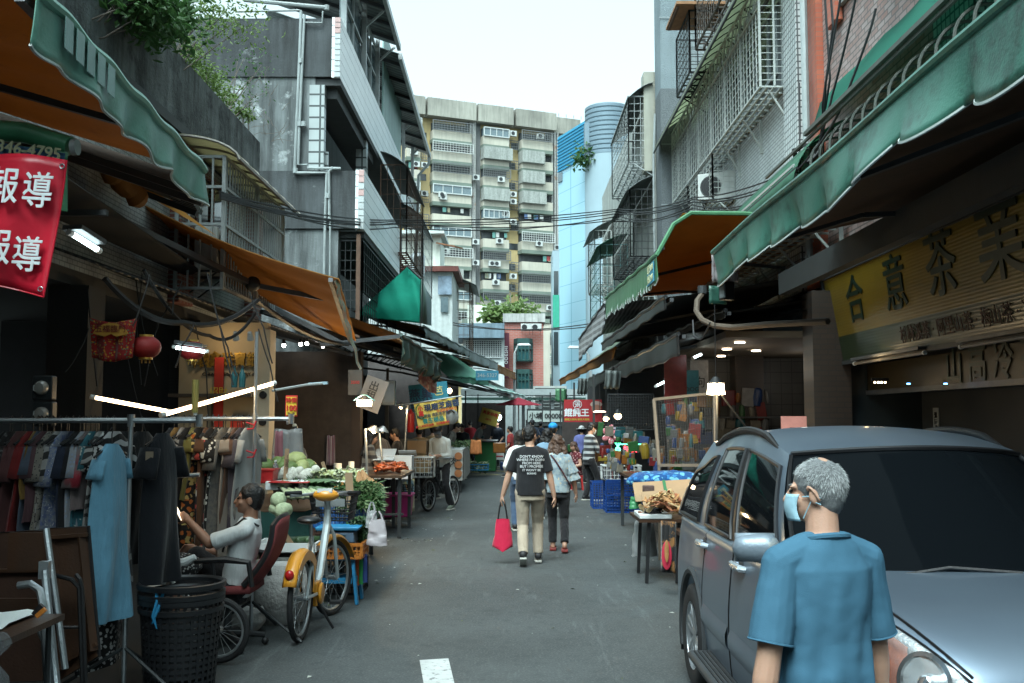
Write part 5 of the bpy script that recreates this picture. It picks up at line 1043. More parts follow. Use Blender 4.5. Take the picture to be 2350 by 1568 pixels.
b=B();p=at(357,1360,6.38);b.tube([p+V((0,0,.02)),p+V((.02,-.02,-.05)),p+V((-.005,-.02,-.14)),p+V((.02,-.02,-.22))],[.008,.012,.012,.004],5);b.tube([p+V((.05,0,.01)),p+V((.035,-.02,-.08)),p+V((-.01,-.02,-.19))],[.008,.014,.004],5);tag(b.build('ribbon',mat('blue plastic ribbon',(.02,.22,.42))),'blue plastic ribbon tied on the lattice basket','ribbon')
rubber=mat('tyre rubber',(.014,.014,.015),rough=.8,var=.2);rimm=mat('bicycle rim',(.42,.44,.45),metal=.7,rough=.35,var=.15)
def wheel(t,c,R_,ax,tw=.022,spokes=20,reflect=True):
 """bicycle wheel: c centre, ax axle direction"""
 c=V(c);ax=V(ax).normalized();u=ax.cross(V((0,0,1))).normalized();w=ax.cross(u)
 P=lambda r,a,o=0:c+(u*cos(a)+w*sin(a))*r+ax*o
 b=B();b.tube([P(R_-tw,2*pi*i/40)for i in range(40)],tw,8,closed=True);wo=b.build('wheel',rubber,t)
 b=B();b.tube([P(R_-tw*2.2,2*pi*i/40)for i in range(40)],tw*.55,6,closed=True);b.build('rim',rimm,wo)
 b=B()
 for i in range(spokes):a=2*pi*i/spokes;b.bar(P(.02,a+.5*(-1)**i,.03*(-1)**i),P(R_-tw*2.4,a),.003)
 b.build('spokes',rimm,wo);b=B();b.tube([c-ax*.05,c+ax*.05],.022,10);b.build('hub',rimm,wo);return wo
t=T('bicycle','small white folding bicycle half hidden behind the black basket','bicycle',at(420,1500,7.3));wp_=mat('white bicycle paint',(.55,.56,.55),rough=.35,var=.1)
c1=V((at(500,1440,7.25).x,7.25,.24));c2=c1+V((-.95,.1,0));wheel(t,c1,.235,(.1,1,0));wheel(t,c2,.235,(.1,1,0))
b=B();hd=V((c1.x-.2,7.22,.55));b.tube([at(325,1352,7.1),at(375,1350,7.1),at(420,1360,7.15)],.022,8);b.tube([at(320,1388,7.1),at(348,1440,7.1),at(352,1460,7.1)],.018,8);b.tube([at(383,1312,7.1),at(375,1340,7.1)],.018,8);b.tube([at(383,1312,7.1),at(398,1340,7.1)],.018,8);b.tube([at(420,1360,7.15),c1],.018,8);b.build('frame',wp_,t)
b=B();b.tube([at(402,1292,7.0),at(425,1290,7.0),at(448,1278,7.0)],[.02,.03,.02],8);b.build('saddle',wp_,t);b=B();b.lathe([(.05,-.01),(.05,.01)],at(345,1465,7.1),12,Mx.Rotation(pi/2,3,'X'));b.build('crank',dksteel,t)
t=T('vegetable_table','low vegetable table covered with dark green cloth by the orange bicycle','table',(-2.4,10.4,0));b=B();b.ab((-3.3,10.5,.74),(-1.68,13.0,.78));b.build('table_top',wood,t)
for x,y in((-3.2,10.6),(-1.8,10.6),(-3.2,12.9),(-1.8,12.9)):b=B();b.bar((x,y,.012),(x,y,.74),.05);b.build('leg',dksteel,t)
b=B();b.grid(30,12,lambda u,v:V((-3.35+1.72*u,10.48-.015*sin(u*50)*v,.79-.34*v-.02*sin(u*31))));b.grid(30,8,lambda u,v:V((-1.65+.015*sin(u*60)*v,10.48+2.6*u,.79-.26*v)));b.build('cloth',mat('dark green cloth',(.012,.06,.05),rough=.6),t,ang=180)
def crate(label,lo,hi,m,rows=4,rz=0,name='crate',group=None):
 c=(V(lo)+V(hi))/2;t=T(name,label,'crate',(c.x,c.y,lo[2]),rz,group);dx,dy,dz=[(hi[i]-lo[i])/2 for i in range(3)];h=dz*2;b=B()
 for sx,sy,n_,L in((1,0,8,dy),(-1,0,8,dy),(0,1,11,dx),(0,-1,11,dx)):
  for k in range(rows+1):z=h*k/rows;p=V((sx*dx,sy*dy,z));e=V((0,L,0))if sx else V((L,0,0));w_=.03 if k in(0,rows)else.012;b.bar(p-e,p+e,.012,w_)
  for j in range(n_+1):s=-1+2*j/n_;p=V((sx*dx,sy*dy,0))+(V((0,L*s,0))if sx else V((L*s,0,0)));b.bar(p,p+V((0,0,h)),.03 if j in(0,n_)else.012,.010,up=(sx,sy,0))
 b.build('lattice',m,t,local=True);b=B();b.box((0,0,.008),(dx*2-.014,dy*2-.014,.01));b.build('base',m,t,local=True)
 b=B()
 for s in(-1,1):b.bar((-dx-.008,s*(dy+.006),h),(dx+.008,s*(dy+.006),h),.016,.03);b.bar((s*(dx+.006),-dy,h),(s*(dx+.006),dy,h),.016,.03)
 b.build('rim',m,t,local=True);return t
p=at(788,1200,9.3);crate('blue lattice crate full of greens at the table corner',(-1.98,10.02,.68),(-1.5,10.45,.85),bluepl,3)
crate('dark brown crate under the blue lattice crate',(-1.97,10.03,.36),(-1.5,10.45,.67),brpl,5);crate('black crate at the bottom of the crate stack',(-1.97,10.03,.012),(-1.5,10.45,.35),black,5)
t=T('stool','bright blue plastic stool holding orange crate and scale','stool',(-1.66,9.7,0));b=B();b.box((0,0,.42),(.36,.30,.03));b.build('seat',ltbl,t,local=True,bevel=.01)
for sx in(-1,1):
 for sy in(-1,1):b=B();b.bar((sx*.15,sy*.12,.42),(sx*.2,sy*.16,.0),.075,.03,up=(1,0,0));b.build('leg',ltbl,t,local=True,bevel=.006)
b=B();b.box((0,-.15,.22),(.3,.02,.05));b.box((.17,0,.22),(.02,.26,.05));b.box((0,.15,.22),(.3,.02,.05));b.box((-.17,0,.22),(.02,.26,.05));b.build('stretcher',ltbl,t,local=True)
crate('shallow orange crate on the blue stool',(-1.9,9.51,.44),(-1.42,9.89,.56),orpl,2)
t=T('scale','blue grey weighing scale with a light blue pan on the orange crate','scale',(-1.66,9.7,.57));b=B();b.box((0,0,.05),(.34,.3,.10),tap=.9);b.build('scale_body',mat('slate blue plastic',(.06,.10,.15),rough=.4),t,local=True,bevel=.01)
b=B();b.box((0,-.146,.05),(.16,.012,.05));b.build('display',mat('dim display',(.02,.05,.07),rough=.2),t,local=True);b=B();b.box((0,0,.13),(.40,.30,.035),tap=1.06);b.build('pan',ltbl,t,local=True,bevel=.01);b=B();b.box((0,0,.105),(.1,.1,.03));b.build('neck',black,t,local=True)
def bag(label,c,w,h,m,name='plastic_bag',cat='bag',seed=0,handles=True):
 t=T(name,label,cat,V(c));b=B()
 b.grid(16,18,lambda u,v:V(((w/2)*(.62+.38*u**.5)*cos(2*pi*v)*(1+.10*NZ.noise(V((v*6,u*5,seed)))),w*.16*(.5+u)*sin(2*pi*v)*(1+.5*NZ.noise(V((v*9,u*4,seed+3)))),-h*u+.02*NZ.noise(V((u*8,v*8,seed))))),cv=True);b.build('sack',m,t,local=True,ang=180)
 if handles:
  b=B()
  for s in(-1,1):b.tube([(s*w*.25,0,-.01),(s*w*.16,.01,.05),(s*w*.05,.01,.08)],[.012,.01,.006],5)
  b.build('handle',m,t,local=True)
 return t
pinkw=mat('pinkish white bag',(.50,.46,.48),rough=.35,var=.15,bump=.6,bsc=12,translucent=.3)
bag('crumpled pinkish white plastic bag hanging below the leafy greens',at(866,1193,9.6),.20,.24,pinkw,seed=1);bag('smaller white plastic bag tied above the pinkish one',at(853,1172,9.62),.12,.16,clearp,seed=2)
for x,c_,l in((820,(.55,.10,.02),'orange'),(829,(.05,.36,.10),'green'),(838,(.06,.10,.30),'dark blue')):bag('thin %s plastic bag hanging from the blue stool'%l,at(x,1272+(838-x)*.3,9.7),.05,.27,mat(l+' film bag',c_,rough=.35,var=.2,bump=.5,bsc=14,translucent=.3),seed=x,handles=False)
at0=at
at=lambda x,y,Y:at0(x,y,Y+.55 if Y<12 else Y)
cabm=mat('pale cabbage',(.33,.36,.14),var=.3,sc=10,rough=.6,bump=.8,bsc=16,dirt=(.42,.44,.28),dth=.58,dsc=16);cabd=mat('green cabbage',(.13,.19,.055),var=.4,sc=12,rough=.6,bump=.8,bsc=16,dirt=(.3,.34,.2),dth=.62,dsc=18)
def lump(name,label,c,r,m,cat,seed=0,amp=.12,group=None):
 r=(r,r,r)if isinstance(r,(int,float))else r;b=B();b.ell((0,0,0),r,18)
 for v in b.v:v*=1+amp*NZ.noise(V((v.x/r[0]*1.6,v.y/r[1]*1.6,v.z/r[2]*1.6+seed*3.1)))+.03*abs(sin(atan2(v.y,v.x)*4+v.z*12))
 o=b.build(name,m,ang=180);o.location=c;o.rotation_euler=(seed*.9,seed*.5,seed);return tag(o,label,cat,group)
for i,(x,y,Y,r)in enumerate(((680,1056,10.9,.115),(668,1078,10.7,.10),(693,1077,10.8,.105),(650,1076,10.8,.10),(712,1074,10.9,.10),(640,1068,11.1,.10),(660,1062,11.2,.10))):lump('cabbage','topmost pale cabbage crowning the pile'if i==0 else 'green cabbage in the pile at the back of the table',at(x,y,Y),(r*1.05,r*1.05,r*.82),cabm if i in(0,2)else cabd,'cabbage',i,group=None if i==0 else 'cabbages piled on the vegetable table')
for i,(x,y)in enumerate(((606,1072),(594,1063),(580,1072))):lump('melon','green winter melon behind the red tray',at(x,y,10.9),(.12,.11,.10),cabd,'melon',i,.04,'melons behind the red tray')
netm=mat('white netted fruit',(.58,.58,.50),var=.2,sc=20,bump=1.0,bsc=35)
for i in range(9):x=628+12*i;lump('netted_gourd','pale gourd packed in white foam net',at(x,1094-(i%3)*3-i*.6,10.35+.02*(i%3)),(.085,.06,.055),netm,'gourd',i,.08,'gourds in foam nets')
yelm=mat('yellow green melon',(.40,.40,.12),var=.3,rough=.5)
for i,(x,y)in enumerate(((760,1093),(775,1098),(788,1092),(800,1100),(808,1096),(815,1106))):lump('radish','pale round radish on the far table side',at(x,y,10.6),(.07,.065,.06),netm if i%2 else yelm,'radish',i,.1,'pale radishes')
t=T('tray','deep red plastic tray standing by the rack pole','tray',at(601,1108,10.2));b=B();w_=.14;b.box((0,0,.07),(.28,.26,.14),tap=1.1);b.build('tray_body',redpl,t,local=True,bevel=.01);b=B();b.box((0,0,.142),(.33,.30,.012));b.build('rim',redpl,t,local=True)
for i,(x,y,w_,lab)in enumerate(((655,1113,.36,'white foam box under the netted gourds'),(690,1112,.2,'smaller white foam box beside the first'))):b=B();b.box((0,0,.04),(w_,.3,.09));b.k=0;o=b.build('foam_box',foam,bevel=.008);o.location=at(x,y+9,10.15);tag(o,lab,'box')
b=B();b.box(at(668,1106,10.05),(.42,.25,.012));tag(b.build('red_tray',redpl,bevel=.004),'flat red tray between the foam box and gourds','tray')
celm=mat('pale stalk',(.42,.46,.28),var=.25,rough=.45)
for i in range(15):
 x0=646+5.4*i;p=at(x0-2,1119+(i%3)*2,10.0);q=at(x0+14,1140+(i%4),9.72);b=B();o_=p.copy();b.tube([p-o_,(p+q)/2-o_+V((0,0,.015)),q-o_],[.012,.02,.024],7);o=b.build('leek',celm,ang=180);o.location=o_;tag(o,'long pale leek stalk laid on the green cloth','leek','leek stalks on the green cloth')
onm=mat('spring onion white',(.50,.50,.40),var=.2,rough=.45);ong=mat('spring onion green',(.06,.14,.035),var=.4,rough=.5)
for i in range(22):
 x=718+(i*37)%58;y=1108+(i*17)%34;p=at(x,y,10.1-.01*i);t=T('spring_onion_bunch','bunch of spring onions on the table front','spring onions',p,0,'spring onion bunches');b=B()
 for k in range(5):b.tube([(-.08,.01*k,.008*k),(0,.008*k,.02),(.05,.006*k,.012)],.009,5)
 b.build('stalk',ong,t,local=True);b=B()
 for k in range(5):b.tube([(.05,.006*k,.012),(.09,.007*k,.008)],[.010,.014],5)
 b.build('bulb',onm,t,local=True)
for i,(x,y)in enumerate(((770,1120),(785,1112),(795,1125))):b=B();b.cone((0,0,0),(.13,-.03,.0),.022,.008,10);o=b.build('carrot',mat('carrot',(.50,.16,.02)));o.location=at(x,y,9.95);o.rotation_euler.z=i;tag(o,'orange carrot among the spring onions','carrot','carrots among the spring onions')
bam=mat('bamboo shoot',(.36,.19,.08),var=.4,sc=12,dirt=(.50,.38,.18),dth=.55,dsc=10,bump=.6,bsc=20)
for i,(x0,y0,x1,y1)in enumerate(((826,1116,824,1079),(846,1114,829,1077),(858,1118,852,1098),(868,1120,869,1108))):
 p=at(x0,y0,10.0);q=at(x1,y1,10.05);b=B();b.lathe([(.0,0)]+[(.065*(1-k/9)**.8*(1+.08*(k%2)),(q-p).length*k/8.5)for k in range(9)],(0,0,0),12,(q-p).to_track_quat('Z','Y').to_matrix());o=b.build('bamboo_shoot',bam,ang=20);o.location=p;tag(o,'brown pointed bamboo shoot standing over the leafy greens','bamboo shoot','bamboo shoots')
grn1=mat('leafy greens',(.05,.115,.035),var=.5,sc=14,rough=.5,translucent=.25);grn2=mat('pale herb',(.16,.22,.10),var=.4,sc=14,rough=.5,translucent=.25)
def greens(label,n,pos,L,W,ms,seed,drop=.3):
 r=random.Random(seed);b=B()
 for i in range(n):
  c=pos(r);d=V((r.gauss(.5,.6),r.gauss(-.5,.6),r.gauss(-.1,.35)-drop*2*r.random()));b.k=0 if r.random()<.65 else 1
  b.leaf(c,d,(r.uniform(-.4,.4),r.uniform(-.4,.4),1),L*r.uniform(.6,1.3),W*r.uniform(.6,1.3))
 return tag(b.build('leafy_greens',ms,smooth=False),label,'leafy greens',kind='stuff')
greens('heap of long leafy greens spilling over the blue crate',1900,lambda r:(lambda u,v:at(775+95*u,1122+55*v-20*(1-abs(u-.6)),9.75-.35*v))(r.random(),r.random()),.10,.024,[grn1,grn2],1)
greens('dark curly herbs hanging down the crate corner',1300,lambda r:at(812+r.gauss(12,9),1185+r.random()*55,9.35-.1*r.random()),.05,.022,[mat('dark herb',(.03,.07,.03),var=.5,rough=.55,translucent=.2),grn1],2)
greens('dark spinach bunches under the spring onions',700,lambda r:at(690+r.random()*75,1103+r.random()*22,10.2),.09,.03,[MATS['dark herb'],grn1],3)
greens('pale yellow green vegetable heads heaped along the table middle',420,lambda r:at(715+r.random()*110,1078+r.random()*36,10.3+.3*r.random()),.10,.055,[celm,cabm],8,.1)
greens('fresh green bundles filling the gaps on the vegetable table',420,lambda r:at(640+r.random()*180,1098+r.random()*40,10.0+.4*r.random()),.09,.03,[grn1,grn2],9,.2)
for i,(x,y,Y,r)in enumerate(((640,1150,8.9,.075),(650,1172,8.8,.075),(634,1168,8.9,.06))):lump('lettuce','pale green lettuce head behind the seated man',at(x,y,Y),(r,r,r*1.1),mat('pale lettuce',(.36,.42,.26),var=.3,sc=14,bump=.8,bsc=16),'lettuce',i,.2,'lettuce heads')
for i in range(6):b=B();b.cone((0,0,0),(.2,.05,0),.032,.03,10);o=b.build('cucumber',mat('dark cucumber',(.045,.09,.035),var=.4,rough=.45));o.location=at(640+22*(i%4),1240+8*(i//4),8.95);o.rotation_euler.z=.2*i;tag(o,'dark green cucumber in the low tray behind the saddle','cucumber','cucumbers in the low tray')
t=T('low_tray','low pale tray of cucumbers behind the orange bicycle','tray',at(665,1262,9));b=B();c=at(665,1258,9.0);b.box(c,(.55,.4,.04));b.build('tray_base',whitepl,t);b=B()
for s in(-1,1):b.box(c+V((s*.28,0,.03)),(.02,.4,.08));b.box(c+V((0,s*.2,.03)),(.55,.02,.08))
b.build('rim',whitepl,t);b=B();b.ab((c.x-.25,c.y-.15,.012),(c.x+.25,c.y+.15,c.z-.02));b.build('stand',black,t)
for x0,y0,x1,y1,w_,Y,lab in((654,1110,659,1030,.045,10.3,'tall cardboard price stick among the cabbages'),(740,1060,750,1090,.04,10.9,'short cardboard price stick beside the gourds'),(805,1165,800,1085,.075,9.35,'wide cardboard slab standing in the leafy greens'),(672,1255,640,1205,.05,8.85,'cardboard price stick leaning on the low tray')):
 p,q=at(x0,y0,Y),at(x1,y1,Y);b=B();b.bar(p,q,w_,.008,up=(0,1,0));o=b.build('price_stick',crd);tag(o,lab,'price stick')
text('一把50',.045,blkt,bpy.data.objects['price_stick'],at(658,1058,10.27),(-.05,0,-.95),(.95,0,-.05))
t=T('water_bottle','clear water bottle with white cap by the gourds','bottle',at(632,1090,10.3));b=B();b.lathe([(.03,0),(.032,.06),(.03,.1),(.012,.13),(.012,.14)],(0,0,0),12);b.build('bottle_body',mat('clear plastic',(.6,.65,.65),trans=.8,rough=.1,bump=0),t,local=True);b=B();b.lathe([(.014,.14),(.014,.16)],(0,0,0),10);b.build('bottle_cap',whitepl,t,local=True)
def rag(label,x,y,Y,w,h,m,seed=0):p=at(x,y,Y);b=B();b.grid(8,8,lambda u,v:p+V((w*(u-.5)*(1+.2*v),.03*sin(u*12+seed),-h*v+.01*sin(u*9))));return tag(b.build('rag',m,ang=180,solid=.004),label,'rag')
rag('striped purple rag hanging on the old post',760,1000,17,.13,.5,cloth('striped rag',(.35,.33,.38),'vstripe',(.16,.05,.09),None,9));rag('cloudy plastic bags hung behind the cabbage pile',660,985,12.4,.35,.5,clearp,2);rag('pink plastic bag hung beside the cloudy ones',640,990,12.2,.09,.55,mat('pink bag film',(.30,.12,.14),rough=.4),3)
sack=mat('woven white sack',(.44,.43,.41),var=.25,sc=6,rough=.8,bump=.8,bsc=18)
def sackf(label,c,r,h,seed):
 b=B();b.grid(12,20,lambda u,v:V((r*(.8+.35*sin(u*2.6))*cos(2*pi*v)*(1+.15*NZ.noise(V((v*5,u*3,seed)))),r*(.8+.35*sin(u*2.6))*sin(2*pi*v),h*u)),cv=True);b.ell((0,0,h*.8),(r*.8,r*.8,h*.2),12)
 o=b.build('sack',sack,ang=180);o.location=c;return tag(o,label,'sack')
sackf('slumped white woven sack behind the orange bicycle',(-2.0,8.75,.012),.27,.5,1);sackf('lower beige sack beside the office chair',(-2.25,8.3,.012),.2,.2,4)
at=at0
t=T('meat_table','steel legged table of cooked sausages and meat','table',(-2,15.4,0));p=at(780,1092,15.2);q=at(935,1092,15.2)
b=B();b.ab((p.x,14.6,.88),(q.x,16.2,.92));b.build('table_top',mat('brown steel tray',(.10,.07,.05),metal=.4,rough=.4),t)
for x in(p.x+.1,(p.x+q.x)/2+.2,q.x-.06):
 for y in(14.7,16.1):b=B();b.bar((x,y,.012),(x,y,.88),.05);b.build('leg',dksteel,t)
b=B();b.bar((p.x,14.7,.35),(q.x,14.7,.35),.03);b.build('stretcher',dksteel,t)
saus=mat('red brown sausage',(.30,.065,.02),var=.5,sc=12,rough=.35);r_=random.Random(8);b=B();b.tube([(-.09,0,0),(-.04,.02,.015),(.03,.02,.015),(.09,-.01,0)],[.014,.022,.022,.014],7);proto=b.build('sausage',saus,ang=180)
for i in range(70):
 o=proto if i==0 else proto.copy()
 if i:COL.objects.link(o)
 o.location=(r_.uniform(p.x+.55,q.x-.08),r_.uniform(14.75,15.8),.95+r_.random()*.09);o.rotation_euler=(r_.uniform(-.4,.4),r_.uniform(-.4,.4),r_.uniform(0,6));tag(o,'glossy red brown sausage heaped on the meat table','sausage','sausages on the meat table')
for i,(x,y,r,h,lab)in enumerate(((775,1072,.06,.17,'taller pale paper roll on the meat table edge'),(806,1068,.045,.17,'second pale paper roll on the meat table'))):b=B();b.lathe([(r*.4,h),(r,h),(r,0)],(0,0,0),16);o=b.build('paper_roll',foam);o.location=at(x,y+18,14.9);tag(o,lab,'paper roll')
b=B();b.lathe([(.2,0),(.22,.04),(.19,.05)],(0,0,0),16);o=b.build('steel_bowl',chrome);o.location=at(800,1084,14.8);tag(o,'flat steel bowl beside the paper rolls','bowl')
c=at(905,1098,16.8);t=T('carton','white printed carton standing at the end of the meat table','box',c);b=B();b.box((0,0,.19),(.62,.45,.38));b.build('carton_body',mat('white carton',(.52,.53,.53),var=.08),t,local=True);b=B();b.box((-.15,-.1,.40),(.34,.5,.006),Mx.Rotation(.35,3,'X'));b.box((.2,.2,.41),(.3,.22,.006),Mx.Rotation(-.5,3,'X'));b.build('flap',MATS['white carton'],t,local=True)
text('◎  小心',.07,mat('maroon print',(.35,.06,.08),bump=0),t,c+V((.02,-.232,.24)),(1,0,0),(0,0,1));text('公司',.05,MATS['maroon print'],t,c+V((.18,-.232,.1)),(1,0,0),(0,0,1))
def clamp_lamp(label,xb,yb,xt,yt,Y,hx,on=True,shade=None):
 t=T('stall_lamp',label,'lamp',at(xb,yb,Y));b=B();b.tube([at(xb,yb,Y),at(xt,yt,Y)],.018,7);b.build('pole',chrome,t)
 h=at(hx,yt+3,Y);b=B();b.tube([at(xt,yt,Y),h],.012,6);b.build('arm',chrome,t)
 b=B();b.lathe([(.02,.07),(.10,.0),(.105,-.01)],h,14,Mx.Rotation(.3,3,'Y'),cap=False);b.build('lamp_shade',shade or chrome,t);b=B();b.ell(h+V((0,0,-.015)),.03,8);b.build('bulb',bulbw if on else whitepl,t)
 if on:lamp('stall_glow',h+V((.03,-.05,-.1)),warm,4.5,.05,t)
 return t
clamp_lamp('slim steel stall lamp shining on the sausages',846,1150,838,985,14.6,858);clamp_lamp('second slim steel lamp pole behind the vendor woman',880,1090,870,985,15.6,878,False);clamp_lamp('tall lamp stand beside the fire extinguisher',926,1060,936,930,18,920,True)
t=T('strip_lamp','bright warm lamp cluster under a light blue shade','lamp',at(836,925,14.5));c=at(836,918,14.5)
b=B()
for k in range(5):b.lathe([(.018,-.07),(.022,0),(.012,.02)],c+V((-.09+.045*k,0,-.02)),8)
b.build('bulb',bulbw,t);b=B();b.grid(6,6,lambda u,v:c+V((-.15+.3*u,-.08+.16*v,.09-.10*abs(u-.5)*2)));b.build('lamp_shade',mat('light blue shade',(.2,.42,.5),translucent=.4),t,solid=.005);lamp('stall_glow',c+V((0,-.15,-.15)),warm,24,.08,t)
for x,y,Y,lab in((651,793,13.5,'tiny white spot lamp at the start of the dark beam row'),(690,790,14.5,'tiny white spot lamp in the middle of the beam row'),(704,789,14.6,'tiny white spot lamp beside the middle one'),(741,795,15.5,'tiny white spot lamp at the end of the beam row')):
 c=at(x,y,Y);t=T('spot_lamp',lab,'lamp',c);b=B();b.ell((0,0,0),.028,8);b.build('bulb',glow('white spot bulb',(1,.95,.85),14),t,local=True);b=B();b.lathe([(.03,.02),(.02,.08)],(0,0,0),8);b.build('socket',black,t,local=True)
t=T('beam_lamp','grey hooded street stall lamp on a long arm near the price card','lamp',at(740,880,11));b=B();b.tube([at(625,897,10.5),at(700,884,10.8),at(745,880,11)],.014,6);b.build('arm',galv,t);b=B();b.bar(at(708,882,11),at(752,879,11),.06,.03);b.build('hood',mat('bluish lamp hood',(.3,.42,.48)),t)
def wire_basket(label,c,dx,dy,dz,m,n=8,rz=0,group=None):
 t=T('wire_basket',label,'basket',c,rz,group);b=B()
 for sx in(-1,1):bars(b,(sx*dx/2,-dy/2,0),(0,dy,0),(0,0,dz),n,max(3,int(n*dz/dx)),.008,.014);bars(b,(-dx/2,sx*dy/2,0),(dx,0,0),(0,0,dz),n,max(3,int(n*dz/dx)),.008,.014)
 bars(b,(-dx/2,-dy/2,0),(dx,0,0),(0,dy,0),n,n,.008,.014);b.build('wire_mesh',m,t,local=True);b=B();b.tube([(s*dx/2,q*dy/2,dz)for s,q in((-1,-1),(1,-1),(1,1),(-1,1))],.012,6,closed=True);b.build('rim',m,t,local=True);return t
wire_basket('white wire basket of packed noodles beside the carton',at(957,1095,18.2),.62,.5,.36,whitepl,8)
for i in range(8):b=B();b.box((0,0,0),(.2,.16,.12));flesh(b.build('x',mat('packed noodles',(.42,.29,.16),var=.4,sc=18,rough=.3)),0,0,disp=.03,dsize=.05,remesh=False);o=COL.objects[-1];o.name='noodle_pack';o.location=at(940+11*(i%4),1078-14*(i//4),18.2+.1*(i%2));o.rotation_euler.z=i;tag(o,'plastic pack of brown noodles in the white wire basket','noodle pack','noodle packs')
t=T('tub','magenta plastic tub under the meat table','tub',at(903,1185,16.3));b=B();b.box((0,0,.17),(.55,.4,.34),tap=1.12);b.build('tub_body',mat('magenta plastic',(.36,.02,.14),rough=.4),t,local=True,bevel=.02);b=B();b.box((0,0,.35),(.65,.5,.03));b.build('rim',MATS['magenta plastic'],t,local=True,bevel=.01)
t=T('poster_cloth','printed yellow cloth hanging at the side of the noodle stall','cloth',at(940,1180,17));b=B();b.grid(6,8,lambda u,v:at(925+26*u-4*v*(1-u),1098+10*(1-u)+75*v,17.2+.3*u));b.build('sheet',cloth('yellow printed cloth',(.46,.42,.22),'noise',(.10,.22,.30),(.40,.12,.05),5),t,solid=.004)
text('黑糖',.2,blkt,t,at(940,1125,17.1),(1,.2,0),(0,0,1))
t=T('snack_table','snack table with a white printed skirt beyond the cyclist','table',at(1035,1090,24));a=at(1010,1032,23.5);c=at(1062,1032,23.5)
b=B();b.ab((a.x,23.5,a.z-.05),(c.x,27,a.z));b.build('table_top',whitepl,t);b=B();b.grid(20,4,lambda u,v:V((a.x+(c.x-a.x)*u,23.48+.02*sin(u*40)*v,a.z-.72*v)));b.grid(20,4,lambda u,v:V((c.x+.02+.02*sin(u*40)*v,23.5+3.4*u,a.z-.72*v)));b.build('skirt',mat('white printed skirt',(.50,.50,.47)),t,ang=180)
for x in(a.x+.05,c.x-.05):b=B();b.bar((x,23.6,.01),(x,23.6,a.z-.05),.04);b.build('leg',dksteel,t)
text('牛肉',.25,blkt,t,V((a.x+.2,23.44,a.z-.3)),(1,0,0),(0,0,1));b=B()
for i in range(3):b.lathe([(.09,0),(.09,.006)],(c.x-.1,23.44,a.z-.15-.2*i),12,Mx.Rotation(pi/2,3,'X'))
b.build('printed_dish',mat('orange print',(.42,.16,.06)),t)
greens('leafy bundles heaped on the far snack table',500,lambda r:at(1000+r.random()*90,1010+r.random()*22,25+r.random()*3),.14,.05,[grn1,grn2],5)
for i,(x,y,Y,m_)in enumerate(((975,1018,21,crd),(1000,1020,21,crd),(935,1018,19.5,mat('grey carton',(.12,.12,.11))),(958,1022,19.4,crd))):b=B();b.box((0,0,.12),(.36,.3,.24));o=b.build('carton',m_);o.location=at(x,y+18,Y);tag(o,('plain brown carton behind the cyclist','second brown carton at the cyclist shoulder','grey carton under the yellow sign','tan carton beside the grey one')[i],'box')
b=B();b.box((0,0,.12),(.55,.4,.24));o=b.build('foam_box',foam,bevel=.01);o.location=at(1138,1055,34);tag(o,'white foam box with red tape on the far road edge','box');b=B();b.box((0,-.205,.12),(.5,.01,.04));b.box((.0,-.206,.12),(.05,.01,.2));z=b.build('tape',redpl,o,local=True)
crate('low blue tray of vegetables on the road edge',tuple(at(1082,1078,30)+V((-.5,-.2,0))),tuple(at(1082,1078,30)+V((.5,.3,.16))),ltbl,2);greens('cauliflower and greens heaped in the low blue tray',260,lambda r:at(1075+r.random()*40,1060+r.random()*12,30+r.random()*.3),.2,.1,[grn2,celm],6)
t=T('green_counter','green cloth covered counter at the far meat stall','counter',at(1110,1050,33));p=at(1090,1015,33);q=at(1138,1015,33);b=B();b.ab((p.x,33,.01),(q.x,35.5,p.z));b.build('counter_cloth',mat('green counter cloth',(.03,.16,.05)),t);b=B();b.ab((p.x-.1,32.9,p.z+.003),(q.x+.05,35.6,p.z+.04));b.build('counter_top',dksteel,t)
rag('orange net bag of fruit hung from the far snack table',1092,1010,24.5,.25,.35,mat('orange net',(.45,.16,.05),var=.4,sc=14),3)
ys=mat('yellow canvas sign',(.60,.46,.10),var=.12,sc=2)
t=T('hanging_sign','yellow canvas sign for ground sesame paste with a stone mill picture','sign',at(1000,985,17));q=[at(949,926,17),at(1045,909,17.2),at(1052,970,17.2),at(961,987,17)]
def sp(u,v):return lerp(lerp(q[0],q[1],u),lerp(q[3],q[2],u),v)+V((0,.01*sin(u*24),0))
b=B();b.grid(25,8,sp);b.build('canvas',ys,t,ang=180,solid=.004)
ux_=(q[1]-q[0]);uy_=q[0]-q[3];F_=V((0,-.02,0));navy=mat('navy print',(.02,.035,.07),var=0,bump=0);teal_=mat('teal print',(.02,.16,.14),var=0,bump=0)
text('現磨芝麻醬',.125,navy,t,sp(.65,.27)+F_,ux_,uy_,.006);text('100%現磨 現製黑芝麻',.066,navy,t,sp(.40,.55)+F_,ux_,uy_,.001,sx=.92);text('養生極品',.095,teal_,t,sp(.40,.74)+F_,ux_,uy_,.004);text('絕不添加防腐劑   SGS檢驗合格',.045,redt,t,sp(.38,.90)+F_,ux_,uy_,.001);text('低溫烘焙不焦化',.05,redt,t,sp(.76,.45)+F_,ux_,uy_,.0)
text('小\n萬',.095,redt,t,sp(.135,.35)+F_,ux_,uy_,.004);b=B();b.tube([sp(.13+.11*cos(a),.35+.27*sin(a))+F_ for a in[.5+k*.25 for k in range(18)]],.010,5);b.build('ring_mark',mat('green ring',(.04,.16,.06)),t)
